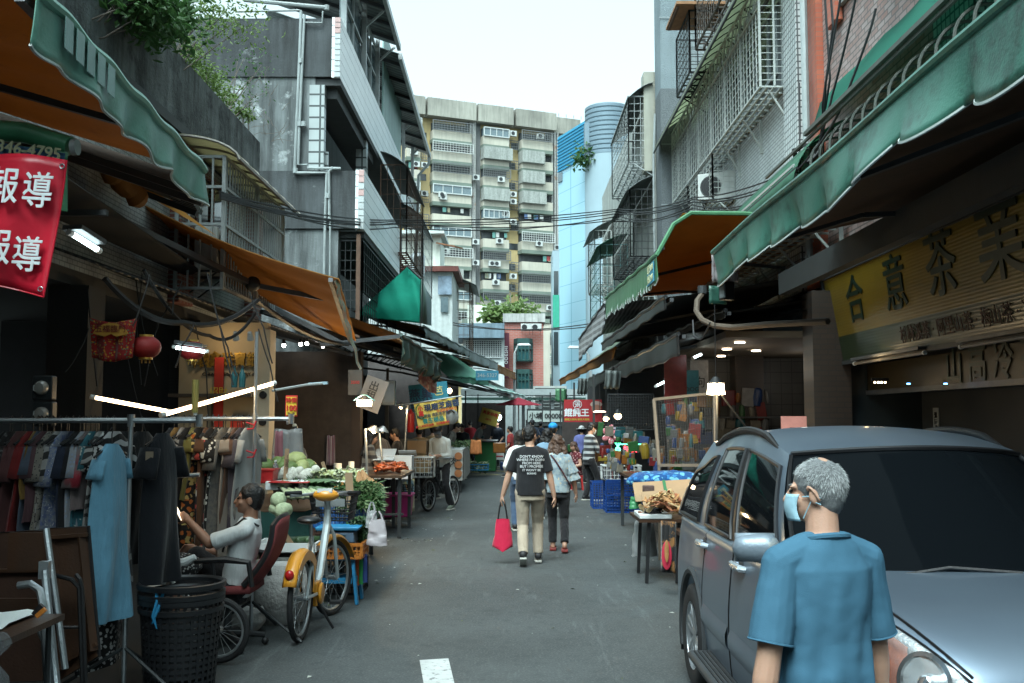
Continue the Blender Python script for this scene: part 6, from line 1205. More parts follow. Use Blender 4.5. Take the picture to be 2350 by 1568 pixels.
b=B();m_c=sp(.84,.74)+F_*.8;b.lathe([(.13,0),(.13,.01),(.10,.03),(.03,.04)],m_c,18,Mx.Rotation(pi/2,3,'X'));b.build('mill_picture',mat('grey stone print',(.14,.15,.15),var=.5,sc=14),t);b=B();b.tube([m_c+V((-.06,-.045,.07)),m_c+V((0,-.05,.12)),m_c+V((.06,-.045,.07))],.012,6);b.build('mill_handle',black,t)
b=B();b.tube([at(905,930,17),sp(0,0),sp(1,0)+V((.1,0,0))],.012,6);b.build('rod',chrome,t)
t=card_sign('hanging_sign','blue cloth sign with yellow outlined characters behind the sesame one',at(985,915,20),.78,.62,mat('teal blue cloth',(.02,.16,.22),var=.2),[('燕巢\n芭樂',.24,navy,-.16,-.02,.006),('芭',.2,mat('pale yellow outline',(.45,.42,.18),bump=0),.2,.12,.004)],tilt=.12)
b=B();b.ell(at(1000,935,19.9),(.13,.02,.09),12);b.build('fruit_picture',mat('guava print',(.2,.32,.12)),t)
card_sign('hanging_sign','tilted grey board reading to let in the dark roof',at(855,905,15.5),.36,.52,mat('grey paper board',(.13,.12,.115)),[('出\n租',.16,blkt,-.02,.04,.004),('0952',.06,blkt,.02,-.2,0)],tilt=-.35)
card_sign('hanging_sign','small worn grey notice beside the tilted board',at(815,878,15.8),.22,.4,mat('dim paper',(.09,.085,.08)),[('3500',.07,redt,0,0,0)])
t=T('mirror_cabinet','small steel cabinet reflecting a warm lamp','cabinet',at(893,905,17));b=B();b.box(at(893,902,17),(.22,.15,.42));b.build('cabinet_body',mat('brushed steel',(.4,.4,.38),metal=.8,rough=.3),t,bevel=.01);b=B();b.box(at(893,902,16.92),(.16,.01,.3));b.build('door',chrome,t)
t=T('fire_extinguisher','dark red fire extinguisher hung on the shutter wall','extinguisher',at(943,990,19));b=B();b.lathe([(.06,-.2),(.07,-.15),(.07,.15),(.03,.2),(.02,.24)],at(943,968,19),12);b.build('cylinder',redpl,t);b=B();b.bar(at(940,945,19),at(949,943,19),.03);b.build('handle',black,t)
t=card_sign('hanging_sign','small tilted yellow sign with red characters at the far stalls',at(1123,957,33),.62,.5,ys,[('黃家麻糬',.13,redt,0,.1,.004),('0915',.1,redt,0,-.1,.003)],tilt=-.3)
for x,y,Y,w_,lab in((1031,897,22,2,'small warm bulb glowing behind the sesame sign'),(1143,958,36,4,'cold white bulb glowing above the scooter rider')):
 c=at(x,y,Y);t=T('bulb',lab,'lamp',c);b=B();b.ell((0,0,0),.06 if Y<30 else.13,8);b.build('glass',bulbw if Y<30 else tubec,t,local=True);b=B();b.lathe([(.03,.05),(.03,.13)],(0,0,0),8);b.build('socket',black,t,local=True)
 lamp('stall_glow',c+V((0,-.2,-.1)),warm if Y<30 else cool,w_,.06,t)
obp=mat('orange bicycle plastic',(.62,.26,.025),rough=.3,var=.1,coat=.4,dirt=(.16,.13,.05),dth=.72,dsc=14);sil=mat('silver bicycle paint',(.42,.47,.48),metal=.3,rough=.3,var=.08,coat=.3)
t=T('share_bicycle','orange and silver share bicycle parked beside the vegetable stall','bicycle',(-1.70,8.2,0))
rc=at(690,1362,8.0);rc.z=.33;fc=at(762,1325,9.05);fc.z=.33;rc.y=8.0;fc.y=9.05;ax=(fc-rc).normalized();sd=V((ax.y,-ax.x,0));up=V((0,0,1))
tl_=(ax*.97+V((.25,0,0))).normalized()
wheel(t,rc,.335,sd,.024);sf=V((sd.x*.95,sd.y*.95-.28,0)).normalized();wheel(t,fc,.335,sf,.024)
K=lambda a,h,s=0:rc+ax*a+up*(h-.33)+sd*s
b=B();b.tube([K(.42,.30),K(.30,.78)],.022,8);b.tube([K(.42,.30),K(.6,.42),K(.85,.86)],.034,8);b.tube([K(0,.33,.05),K(.42,.30,.04)],.014,6);b.tube([K(0,.33,-.05),K(.42,.30,-.04)],.014,6);b.tube([K(0,.33,.05),K(.31,.72,.02)],.012,6);b.tube([K(0,.33,-.05),K(.31,.72,-.02)],.012,6)
b.tube([K(.82,.80),K(.86,.95),K(.80,1.08)],[.034,.03,.026],8);b.tube([fc+sf*.055,K(.90,.72,.05),K(.86,.84)],.017,7);b.tube([fc-sf*.055,K(.90,.72,-.05),K(.86,.84)],.017,7);b.build('frame',sil,t)
def fender(c,axw,fw,a0,a1,R_,w_):return lambda u,v:c+(fw*cos(a0+(a1-a0)*u)+up*sin(a0+(a1-a0)*u))*(R_+.02-.03*(2*v-1)**2)+axw*(w_*(2*v-1))
b=B();b.grid(16,8,fender(rc,sd,ax,.75,2.75,.37,.055));rs=[]
for s in(-1,1):b.prism([(.37*cos(a),.37*sin(a))for a in[.75+k*.2 for k in range(9)]]+[(.30*cos(a),.30*sin(a))for a in[2.2-k*.2 for k in range(8)]]+[(.18,.02)],rc+sd*s*.052,ax,up,sd*.004)
b.build('rear_fender',obp,t,ang=60,solid=.003)
b=B();fwf=V((-sf.y,sf.x,0));fwf=fwf if fwf.dot(ax)>0 else-fwf;b.grid(14,8,fender(fc,sf,fwf,.35,2.2,.365,.045));b.build('front_fender',obp,t,ang=60,solid=.004)
b=B();b.ell(K(-.33,.56),(.035,.03,.04),12);b.build('tail_light',mat('red reflector',(.42,.015,.015),rough=.2),t)
b=B();b.box(K(.42,.30),(.09,.14,.20),rz=atan2(ax.y,ax.x)-pi/2);b.lathe([(.09,-.015),(.09,.015)],K(.42,.30,.06),16,Mx.Rotation(pi/2,3,'Y'));b.build('chain_case',obp,t,bevel=.02)
b=B();b.tube([K(.42,.30,.1),K(.50,.22,.11)],.012,6);b.tube([K(.42,.30,-.1),K(.34,.40,-.11)],.012,6);b.build('crank',dksteel,t);b=B();b.box(K(.52,.21,.16),(.09,.09,.025));b.build('pedal',black,t);b=B();b.box(K(.33,.41,-.16),(.09,.09,.025));b.build('pedal',black,t)
b=B();b.tube([K(.30,.78),K(.285,.90)],.014,8);b.build('seat_post',chrome,t);b=B();b.ell(K(.22,.92),(.10,.09,.035),16);b.ell(K(.36,.925),(.04,.12,.03),12);b.build('saddle',mat('black saddle',(.012,.012,.013),rough=.35),t)
hb=K(.80,1.08);b=B();b.tube([hb+sd*-.28+ax*-.14+up*-.0,hb+sd*-.22+ax*-.06+up*.0,hb+sd*-.1+ax*.04+up*.01,hb+ax*.04,hb+sd*.1+ax*.04+up*.01,hb+sd*.22+ax*-.04+up*.03,hb+sd*.28+ax*-.10+up*.03],.013,8);b.build('handlebar',chrome,t)
for s in(-1,1):b=B();b.tube([hb+sd*s*.21+ax*-.05+up*.02,hb+sd*s*.32+ax*-.15+up*(.02 if s<0 else.03)],.02,8);b.build('grip',black,t)
b=B();b.ell(hb+up*-.0+ax*-.02,(.115,.075,.055),16);b.build('control_panel',obp,t,bevel=0);b=B();b.box(hb+up*.035-ax*.055,(.13,.03,.04),Mx.Rotation(-.6,3,'X'));b.build('display',mat('grey display',(.12,.14,.14),rough=.3),t)
bk=hb+ax*.30+up*-.13;b=B()
for f,z in((1,.12),(.94,.04),(.88,-.04),(.82,-.11)):b.tube([bk+sd*(sx*.19*f)+ax*(sy*.15*f)+up*z for sx,sy in((-1,-1),(1,-1),(1,1),(-1,1))],.008 if z<.1 else.014,5,closed=True)
for k in range(9):
 s=-1+k/4
 for sy in(-1,1):b.bar(bk+sd*(.19*s)+ax*(.15*sy)+up*.12,bk+sd*(.155*s)+ax*(.123*sy)+up*-.11,.008);b.bar(bk+sd*(.19*sy)+ax*(.15*s)+up*.12,bk+sd*(.155*sy)+ax*(.123*s)+up*-.11,.008)
b.build('basket',black,t);b=B();b.box(bk+ax*-.155+up*.05,(.26,.008,.07),rz=atan2(sd.y,sd.x));b.build('basket_plate',mat('grey plate',(.2,.22,.22)),t);b=B();b.tube([K(.36,.28,.02),K(.44,.012,.16)],.012,6);b.build('kickstand',black,t)
t=T('office_chair','maroon upholstered office chair with black plastic arms','chair',(-2.18,7.75,0));mar=mat('maroon fabric',(.17,.035,.035),var=.15,bump=.3,bsc=150,rough=.9)
cx,cy=-2.18,7.78;b=B();b.grid(12,10,lambda u,v:V((cx-.24+.46*u,cy-.22+.44*v,.47-.03*cos((u-.5)*3)*cos((v-.5)*3))));o=b.build('seat',mar,t,ang=180,solid=.06)
bkf=lambda u,v:V((cx+.22+.20*v-.05*(2*u-1)**2+.06*sin(v*3),cy-.22+.44*u*(1-.12*v*v)+.026*v*v,.50+.50*v-.06*(2*u-1)**4*v));b=B();b.grid(12,12,bkf);b.build('backrest',mar,t,ang=180,solid=.05)
b=B();b.tube([bkf(0,i/8)for i in range(9)]+[bkf(i/8,1)for i in range(1,9)]+[bkf(1,1-i/8)for i in range(1,9)],.022,6);b.build('back_shell_edge',black,t)
for s in(-1,1):b=B();y=cy+s*.27;b.tube([(cx+.25,y,.5),(cx+.22,y,.68),(cx+.05,y,.70),(cx-.18,y,.69)],[.02,.022,.026,.02],8);b.tube([(cx-.05,y,.68),(cx-.02,y,.46)],.018,6);b.build('armrest',black,t)
b=B();b.tube([(cx,cy,.1),(cx,cy,.45)],.03,10);b.build('gas_column',dksteel,t)
for k in range(5):a=2*pi*k/5+.3;b=B();b.tube([(cx,cy,.12),(cx+.28*cos(a),cy+.28*sin(a),.08)],[.03,.02],7);lg=b.build('leg',black,t);b=B();b.ell((cx+.28*cos(a),cy+.28*sin(a),.035),(.03,.03,.03),8);b.build('caster',black,lg)
m,nt,p=newmat('silver blue car paint');finish(p,.33,.7,.4,0,None,.35,0,1);vec=coords(nt)
c_=mix(nt,mapr(nt,noise(nt,vec,2.5,4),.35,.7),(.175,.225,.285),(.19,.245,.305));nt.links.new(c_,p.inputs[0]);addbump(nt,p,noise(nt,vec,900,2),.03,.001);paint=m
trim=mat('dark car trim',(.03,.033,.036),rough=.55,var=.2);carglass=mat('tinted car glass',(.004,.005,.006),rough=.03,spec=.45,var=0,bump=0);seal=mat('black window seal',(.008,.008,.009),rough=.4,bump=0,var=0)
YF,XC=3.15,2.075
wsm=mat('black windscreen',(.003,.004,.005),rough=.06,spec=.3,var=0,bump=0);wsm.node_tree.nodes['Principled BSDF'].inputs['IOR'].default_value=1.1
car=T('parked_car','silver blue suv parked at the lane edge facing the viewer','car',(XC,YF+3.49,0))
def cr(xs,ys,x):
 if x<=xs[0]:return ys[0]
 if x>=xs[-1]:return ys[-1]
 i=max(j for j in range(len(xs))if xs[j]<=x);i=min(i,len(xs)-2);t=(x-xs[i])/(xs[i+1]-xs[i]);d=lambda j:(ys[min(j+1,len(ys)-1)]-ys[max(j-1,0)])/(xs[min(j+1,len(xs)-1)]-xs[max(j-1,0)])
 h=xs[i+1]-xs[i];return(2*t**3-3*t*t+1)*ys[i]+(t**3-2*t*t+t)*h*d(i)+(3*t*t-2*t**3)*ys[i+1]+(t**3-t*t)*h*d(i+1)
US=[0,.10,.3,.6,1.0,1.5,2.4,3.3,4.0,4.3,4.42];PW=[.60,.735,.825,.868,.885,.892,.895,.892,.882,.85,.79];HZ=[.88,1.0,1.075,1.10,1.105,1.105,1.10,1.095,1.095,1.08,1.05]
Q=[0,1,2,3,4,5,6,7,8];QW=[.88,.965,.995,1.0,.985,.965,.915,.5,0];QZ=[.20,.28,.45,.68,.86,.985,1.055,1.085,1.095]
def CP(u,q,s=1,off=0):
 def raw(u,q):hz=cr(US,HZ,u);return V((cr(US,PW,u)*cr(Q,QW,q),u,.20+(cr(Q,QZ,q)-.20)*(hz-.20)/.89))
 p=raw(u,q)
 if off:a=raw(u+.01,q)-raw(u-.01 if u>.01 else u,q);b=raw(u,min(8,q+.05))-raw(u,max(0,q-.05));n=a.cross(b).normalized();n=n if n.x>0 or(n.z>0 and q>6)else-n;p+=n*off
 return V((XC+s*p.x,YF+p.y,p.z))
nu,nq=70,41;b=B()
vs=[];us=[.0+4.42*(i/(nu-1))for i in range(nu)]
for u in us:vs+=[CP(u,8*j/(nq-1),-1)for j in range(nq)]+[CP(u,8-8*j/(nq-1),1)for j in range(1,nq)]
w_=2*nq-1;fs=[(i*w_+j,i*w_+j+1,(i+1)*w_+j+1,(i+1)*w_+j)for i in range(nu-1)for j in range(w_-1)]+[(i*w_+w_-1,i*w_,(i+1)*w_,(i+1)*w_+w_-1)for i in range(nu-1)]+[tuple(range(w_-1,-1,-1)),tuple((nu-1)*w_+j for j in range(w_))]
b.add(vs,fs);body=b.build('body',paint,car,ang=50)
axles=(.87,3.49);cut=B()
for u in axles:
 for s in(-1,1):cut.lathe([(.395,-.22),(.395,.22)],(XC+s*.86,YF+u,.335),40,Mx.Rotation(pi/2,3,'Y'))
co_=cut.build('cutter',trim,car);k=body.modifiers.new('arches','BOOLEAN');k.object=co_;k.operation='DIFFERENCE';k.solver='EXACT';k.use_self=True
dg=bpy.context.evaluated_depsgraph_get();me=bpy.data.meshes.new_from_object(body.evaluated_get(dg));body.modifiers.clear();body.data=me;bpy.data.objects.remove(co_)
body.data.materials.clear();body.data.materials.append(paint);body.data.materials.append(trim)
for f in body.data.polygons:
 if f.center.z<.36:f.material_index=1
alloy=mat('alloy rim',(.42,.44,.46),metal=.8,rough=.3,var=.15)
for u in axles:
 for s in(-1,1):
  c=V((XC+s*.80,YF+u,.335));Ry=Mx.Rotation(pi/2*s,3,'Y')
  b=B();b.lathe([(.20,-.10),(.29,-.11),(.325,-.095),(.336,-.06),(.336,.06),(.325,.095),(.29,.11),(.215,.10)],c,40,Ry,cap=False);tz=[b.lathe([(.3375,-.07+.05*i),(.3375,-.055+.05*i)],c,40,Ry,cap=False)for i in range(3)];wh=b.build('wheel',rubber,car,ang=50)
  b=B();b.lathe([(.215,.10),(.222,.095),(.205,.075),(.19,.02),(.18,-.06)],c,36,Ry,cap=False);b.lathe([(.001,.088),(.045,.085),(.06,.06)],c,16,Ry)
  for i in range(6):
   a=i*pi/3+.3;d_=V((0,cos(a),sin(a)));e_=V((0,-sin(a),cos(a)))
   for o in(-1,1):b.bar(c+V((s*.068,0,0))+d_*.04+e_*.012*o,c+V((s*.078,0,0))+d_*.205+e_*.032*o,.026,.03,up=(s,0,0))
  b.build('rim',alloy,wh,bevel=.004);b=B();b.lathe([(.19,.0),(.19,-.02)],c,24,Ry);b.build('brake_disc',trim,wh)
  b=B();b.lathe([(.393,-.24),(.393,.05),(.1,.05)],(XC+s*.62,c.y,.335),30,Ry,cap=False);b.build('arch_liner',black,car)
  b=B();b.tube([V((XC+s*.886,c.y+.415*cos(a),.335+.415*sin(a)))for a in[-.35+k*.16 for k in range(25)]],.026,6);b.build('arch_trim',trim,car)
  b=B();b.box((XC+s*.80,c.y+.42,.28),(.2,.015,.26));b.build('mud_flap',black,car)
def GS(sx,t,s=-1,off=0):
 f=lambda a,t:V((.835-.035*t-.185*max(0,t)**1.6,(1.34+.78*t)*(1-a)+(4.34-.26*t)*a,1.05+.51*t+(.09*sin(pi*min(1,a*1.15))+.02*a)*t))
 p=f(sx,t);n=(f(sx+.01,t)-f(sx-.01,t)).cross(f(sx,t+.01)-f(sx,t-.01)).normalized();n=n if n.x>0 else-n;p=p+n*off;return V((XC+s*p.x,YF+p.y,p.z))
def WS(x,t,off=0):p=V((x*(.80-.03*t-.17*t**1.6),1.02+.30*x*x+(.86-.04*x*x)*t,1.075-.01*x*x+.49*t+.03*t*(1-x*x)-.02*sin(pi*t)*0));return V((XC+p.x,YF+p.y-off*.5,p.z+off))
b=B()
for s in(-1,1):b.grid(40,12,lambda a,t:GS(a,t,s))
b.grid(20,34,lambda a,v:(lambda x,aa:GS(aa,1,-1).lerp(GS(aa,1,1),x)+V((0,0,.045*(1-(2*x-1)**2))))(a,v));b.grid(16,8,lambda a,t:GS(1,t,-1).lerp(GS(1,t,1),a)+V((0,.06*(1-(2*a-1)**2),0)));b.build('cabin_shell',paint,car,ang=60)
b=B();b.grid(24,10,lambda a,t:WS(-1+2*a,t));b.build('windscreen',wsm,car,ang=180)
b=B();b.tube([WS(-1,i/8,.002)for i in range(9)],.012,6);b.tube([WS(1,i/8,.002)for i in range(9)],.012,6);b.tube([WS(-1+i/8,1,.006)for i in range(17)],.014,6);b.tube([WS(-1+i/8,0,.004)for i in range(17)],.018,6);b.build('windscreen_seal',seal,car)
b=B()
for k_ in(0,1):b.tube([WS(-.55+.6*k_,0,.02),WS(-.3+.6*k_,.06,.02),WS(.05+.6*k_,.03,.02)],.008,5)
b.build('wiper',black,car)
for s in(-1,1):
 for a0,a1,nm in((.045,.345,'door_window'),(.395,.64,'door_window'),(.725,.95,'quarter_window')):
  t1=lambda a,q:.04+(.80 if nm[0]=='d'else.74)*q*(1-(.35*max(0,(a-.80))/.2 if nm[0]=='q'else 0))
  b=B();b.grid(14,8,lambda u,q:GS(a0+(a1-a0)*u,t1(a0+(a1-a0)*u,q),s,.008));w0=b.build('window',carglass,car,ang=180)
  ring=[(a0+(a1-a0)*i/8,0)for i in range(9)]+[(a1,i/6)for i in range(1,7)]+[(a1-(a1-a0)*i/8,1)for i in range(1,9)]+[(a0,1-i/6)for i in range(1,6)]
  b=B();b.tube([GS(a,t1(a,q),s,.007)for a,q in ring],.013,6,closed=True);b.build('window_seal',seal,w0)
 b=B();b.grid(3,8,lambda u,q:GS(.347+.045*u,.03+.83*q,s,.006));b.build('door_pillar',seal,car)
 b=B();b.tube([GS(.10+.82*i/20,1,s,.0)+V((0,0,.03*min(1,i/3,(20-i)/3)-.012))for i in range(21)],[.008+.014*min(1,i/3)for i in range(21)],8);b.build('roof_rail',black,car)
 for u0,u1,hu in((1.36,2.34,2.16),(2.37,3.12,3.16)):
  n_=16;gap=[]
  b=B();b.grid(n_,12,lambda u,q:CP(u0+(u1-u0)*u,1.35+4.55*q,s,.004));dr=b.build('door',paint,car,ang=180)
  b=B();b.tube([CP(u0-.008,1.3+4.6*i/10,s,.0015)for i in range(11)],.0055,5);b.tube([CP(u1+.008,1.3+4.6*i/10,s,.0015)for i in range(11)],.0055,5);b.tube([CP(u0+(u1-u0)*i/10,1.3,s,.0015)for i in range(11)],.0055,5);b.build('door_gap',seal,dr)
  b=B();h0=CP(hu-.10,4.75,s,.03);h1=CP(hu+.09,4.75,s,.03);b.tube([CP(hu-.11,4.75,s,.0),h0,h0.lerp(h1,.5)+V((s*.008,0,0)),h1,CP(hu+.10,4.75,s,.0)],[.016,.02,.022,.02,.016],8);b.build('handle',mat('silver handle',(.34,.38,.42),metal=.6,rough=.25,var=.05,coat=.5),dr)
  b=B();b.ell(CP(hu,4.75,s,.0),(.006,.06,.045),12);b.build('handle_recess',trim,dr)
  b=B();b.grid(10,4,lambda u,q:CP(u0+.02+(u1-u0-.04)*u,2.15+.55*q,s,(.016*max(0,sin(pi*q))**.5)+.004));b.build('side_moulding',paint,dr,ang=180)
 mp=V((XC+s*.98,YF+1.36,1.17));b=B();b.cone(mp+V((-s*.035,-.01,0)),mp+V((s*.05,.01,0)),.068,.058,14,.8,(0,0,1));b.box(mp+V((0,.04,0)),(.175,.03,.125));b.cone(mp-V((s*.08,0,.05)),V((XC+s*.80,YF+1.45,1.07)),.03,.045,8);b.build('mirror_housing',mat('scuffed mirror paint',(.17,.21,.25),metal=.3,rough=.4,coat=.2,var=.05,dirt=(.36,.37,.34),dth=.56,dsc=7),car,ang=180)
 b=B();b.box((XC+s*.93,YF+2.0,.33),(.17,2.0,.05));rb=b.build('running_board',trim,car,bevel=.02);b=B()
 for i in range(5):b.box((XC+s*(.88+.025*i),YF+2.0,.358),(.01,1.9,.006))
 b.build('tread',black,rb)
 hl=lambda u,q:(.045+.68*u,(3.4+1.75*u**1.4)*(1-q)+5.93*q)
 b=B();b.grid(18,14,lambda u,q:CP(*hl(u,q),s,.003));h_=b.build('headlight',mat('headlight reflector',(.40,.43,.45),metal=.75,rough=.25,var=.35,sc=30,bump=.6,bsc=60),car,ang=180)
 b=B();b.grid(6,10,lambda u,q:CP(*hl(.235+.16*u,.05+.80*q),s,.006));b.build('indicator',mat('amber lens',(.70,.14,.03),rough=.2,emit=0,var=.4,sc=25),h_,ang=180)
 cc=CP(*hl(.125,.52),s,.012);nn=(CP(*hl(.125,.52),s,.05)-cc).normalized();Rn=nn.to_track_quat('Z','Y').to_matrix();b=B();b.lathe([(.095,.0),(.10,.012),(.085,.014),(.06,-.004),(.02,-.006)],cc,28,Rn,cap=False);b.ell(cc+nn*.004,(.03,.03,.016),14,Rn);b.build('lamp_ring',mat('chrome ring',(.7,.73,.75),metal=.9,rough=.15,bump=0,var=0),h_)
 m2=mat('clear lens',(.8,.85,.87),rough=.05,alpha=.22,var=0,bump=0,spec=.8);b=B();b.grid(18,14,lambda u,q:CP(*hl(u,q),s,(.03*max(0,sin(pi*u)*sin(pi*q))**.4)+.004));b.build('lens',m2,h_,ang=180)
 b=B();rg=[(i/10,1)for i in range(11)]+[(1,1-i/6)for i in range(1,7)]+[(1-i/10,0)for i in range(1,11)]+[(0,i/6)for i in range(1,6)];b.tube([CP(*hl(u,q),s,.004)for u,q in rg],.006,5,closed=True);b.build('headlight_seal',seal,h_)
 b=B();b.tube([CP(.06+.06*i,6.05+.02*i,s,.002)for i in range(17)],.005,5);b.build('bonnet_gap',seal,car)
b=B();b.tube([V((XC-.44,YF-.015,.80)),V((XC-.46,YF-.0,.86)),V((XC-.40,YF+.03,.905)),V((XC,YF+.02,.925)),V((XC+.40,YF+.03,.905)),V((XC+.46,YF,.86)),V((XC+.44,YF-.015,.80))],.016,8);b.build('grille_surround',mat('black chrome',(.05,.055,.06),metal=.6,rough=.2),car)
b=B();b.box((XC,YF-.004,.83),(.86,.02,.12));b.build('grille',black,car)
b=B();b.grid(20,5,lambda a,v:V((XC-.66+1.32*a,YF-.03+.12*(2*a-1)**4,.34+.30*v)));b.build('bumper',paint,car,ang=180,solid=.03)
skin=mat('skin',(.46,.27,.19),var=.14,sc=9,rough=.5,bump=.1,bsc=120);skind=mat('tanned skin',(.30,.155,.10),var=.15,sc=9,rough=.5,bump=.1,bsc=120)
for m_ in(skin,skind):m_.node_tree.nodes['Principled BSDF'].inputs['Subsurface Weight'].default_value=.12;m_.node_tree.nodes['Principled BSDF'].inputs['Subsurface Radius'].default_value=(.02,.008,.004)
hairb=mat('black hair',(.012,.011,.011),rough=.42,var=.3,sc=20,bump=.6,bsc=60);hairbr=mat('brown hair',(.10,.055,.038),rough=.45,var=.5,sc=14,bump=.7,bsc=50)
eyem=mat('dark eye',(.01,.01,.01),rough=.2,var=0,bump=0);lipm=mat('lip',(.34,.12,.10),var=0,bump=0)
def ik(a,c,L1,L2,pole):
 a,c=V(a),V(c);d=c-a;L=min(d.length,(L1+L2)*.999);d=d.normalized();c=a+d*L
 x=(L1*L1-L2*L2+L*L)/(2*L);y=sqrt(max(0,L1*L1-x*x));p=V(pole);p=(p-d*p.dot(d)).normalized();return a+d*x+p*y,c
def loft(b,secs,n=22,cap=True,dr=0):
 vs=[]
 if dr:
  n=72;secs=[tuple(q[0].lerp(q[1],i/4)for q in zip(s0,s1))for s0,s1 in zip(secs,secs[1:])for i in range(4)]+[secs[-1]]
 for i,(c,X,Y)in enumerate(secs):
  w_=dr*max(.15,1-i/len(secs)*1.1)
  for j in range(n):a=2*pi*j/n;k_=1+w_*(sin(a*7+i*.16+sin(i*.5))*.6+sin(a*12-i*.3)*.4+.9*NZ.noise(V((cos(a)*2,sin(a)*2,i*.28))));vs.append(c+(X*cos(a)+Y*sin(a))*k_)
 m=len(secs);fs=[(i*n+j,i*n+(j+1)%n,(i+1)*n+(j+1)%n,(i+1)*n+j)for i in range(m-1)for j in range(n)]
 b.add(vs,fs+([tuple(range(n-1,-1,-1)),tuple((m-1)*n+j for j in range(n))]if cap else[]))
def hand(b,w,d,n,s=1.0,curl=.5,thumb=1):
 """palm with five bent fingers: w wrist, d along the hand, n palm normal"""
 d=d.normalized();n=(n-d*n.dot(d)).normalized();l=d.cross(n)*thumb
 Rm=Mx((l,d,n)).transposed();b.ell(w+d*.048*s,(.041*s,.056*s,.017*s),14,Rm);b.cone(w-d*.02*s,w+d*.04*s,.026*s,.034*s,12,.6,l)
 for i,(o,L)in enumerate(((.030,.068),(.010,.076),(-.010,.070),(-.029,.055))):
  p=w+(d*(.088-.006*abs(i-1))+l*o)*s;c1=curl*(.6+.15*i);q=p+(d*cos(c1)+n*sin(c1)+l*o*.8)*L*.55*s;c2=c1+curl*.9;e=q+(d*cos(c2)+n*sin(c2))*L*.5*s
  b.cone(p,q,.0098*s,.0086*s,8);b.cone(q,e,.0086*s,.0068*s,8)
 p=w+(d*.03+l*.034)*s;q=p+(d*.6+l*.62+n*.45).normalized()*.042*s;b.cone(p,q,.0125*s,.0105*s,8);b.cone(q,q+(d*.85+l*.15+n*.5).normalized()*.033*s,.0105*s,.0075*s,8)
def person(label,loc,rz=0,h=1.7,top=None,sleeve=.42,bottom=None,legs=1.0,shoe=None,hair='short',hm=None,sk=None,lw=(-.25,.06,.80),rw=(.25,.06,.80),la=(-.09,0,.08),ra=(.09,0,.08),lean=.03,hip=.90,hy=0,hp=0,vox=.012,fat=1.0,fem=False,face=True,hat=None,mask=None,lfoot=(0,1,0),rfoot=(0,1,0),curl=.55,group=None,topL=-.04,fold=.014,lpole=(-.4,-1,.1),rpole=(.4,-1,.1),kpole=(0,1,.1),name='person',twist=0,sw=1.0,hs=1.0,hdisp=.018,shw=1.0,drape=0):
 t=T(name,label,'person',loc,rz,group);k=h/1.7;sk=sk or skin;hm=hm or hairb
 hc=V((0,0,hip));Rl=Mx.Rotation(-lean,3,'X')@Mx.Rotation(twist,3,'Z');sp=lambda x,y,z:hc+Rl@V((x,y,z-.90))
 sh=.172*(.9 if fem else 1)*shw;shL,shR=sp(-sh,-.01,1.348),sp(sh,-.01,1.348);arms=[]
 for s,w_,pl in((-1,lw,lpole),(1,rw,rpole)):
  a=shL if s<0 else shR;e,c=ik(a,w_,.285,.255,pl);arms.append((s,a,e,c))
 lg=[]
 for s,a_,ft in((-1,la,lfoot),(1,ra,rfoot)):
  a=hc+V((s*.092,0,-.02));kn,c=ik(a,a_,.42,.42,kpole);lg.append((s,a,kn,c,V(ft).normalized()))
 nb=sp(0,-.015,1.42);hd=sp(0,.02+.03*sin(hp),1.575);Rh=Mx.Rotation(hy,3,'Z')@Mx.Rotation(-hp,3,'X')
 if lean:Rh=Mx.Rotation(-lean*.5,3,'X')@Rh
 Rh=Rh*hs
 hq=lambda x,y,z:hd+Rh@V((x,y,z))
 S_=lambda b:[p.__imul__(k)for p in b.v]
 b=B();f=fat
 TS=[(.86,.150,.105,0),(.95,.155*f,.105*f,0),(1.08,(.125 if fem else.140)*f,.095*f,.005),(1.22,.150*f,.108*f,.0),(1.34,.160,.100,-.005),(1.41,.10,.075,-.012),(1.44,.055,.055,-.012)]
 loft(b,[(sp(0,y,z),Rl@V((w_,0,0)),Rl@V((0,d_,0)))for z,w_,d_,y in TS])
 b.cone(nb-V((0,0,.03)),hd-Rh@V((0,.02,.02)),.056,.052,14)
 b.ell(hq(0,-.012,.022),(.074,.094,.094),20,Rh);b.ell(hq(0,.028,-.038),(.060,.066,.078),18,Rh);b.ell(hq(0,.062,-.085),(.030,.028,.026),12,Rh);b.ell(hq(0,.074,-.012),(.040,.024,.030),12,Rh)
 b.cone(hq(0,.088,.008),hq(0,.108,-.030),.009,.0145,10);b.ell(hq(0,.090,-.058),(.022,.012,.008),10,Rh)
 for s in(-1,1):b.ell(hq(s*.034,.072,.022),(.024,.016,.009),10,Rh);b.ell(hq(s*.076,-.012,-.012),(.010,.022,.034),12,Rh@Mx.Rotation(s*-.25,3,'Z'));b.ell(hq(s*.045,.058,-.03),(.022,.022,.022),10,Rh)
 for s,a,e,c in arms:
  b.cone(sp(s*.05,-.02,1.382),a,.046,.045,12);b.cone(a,e,.047*f**.5,.040,14);b.cone(e,e.lerp(c,.3),.040,.042,12);b.cone(e.lerp(c,.3),c,.042,.027,12);d=(c-e).normalized();hand(b,c,d+V((0,.12,-.1)),V((-s,.25,0)),.96,curl,1 if s<0 else-1)
 for s,a,kn,c,ft in lg:b.cone(a,kn,.082*f**.5,.054,16);b.cone(kn,kn.lerp(c,.35),.052,.056,14);b.cone(kn.lerp(c,.35),c,.056,.036,14);b.cone(c+V((0,0,-.02)),c+ft*.13+V((0,0,-.035)),.036,.028,12,.8)
 S_(b);flesh(b.build('body',sk,t,local=True,ang=180),vox,3)
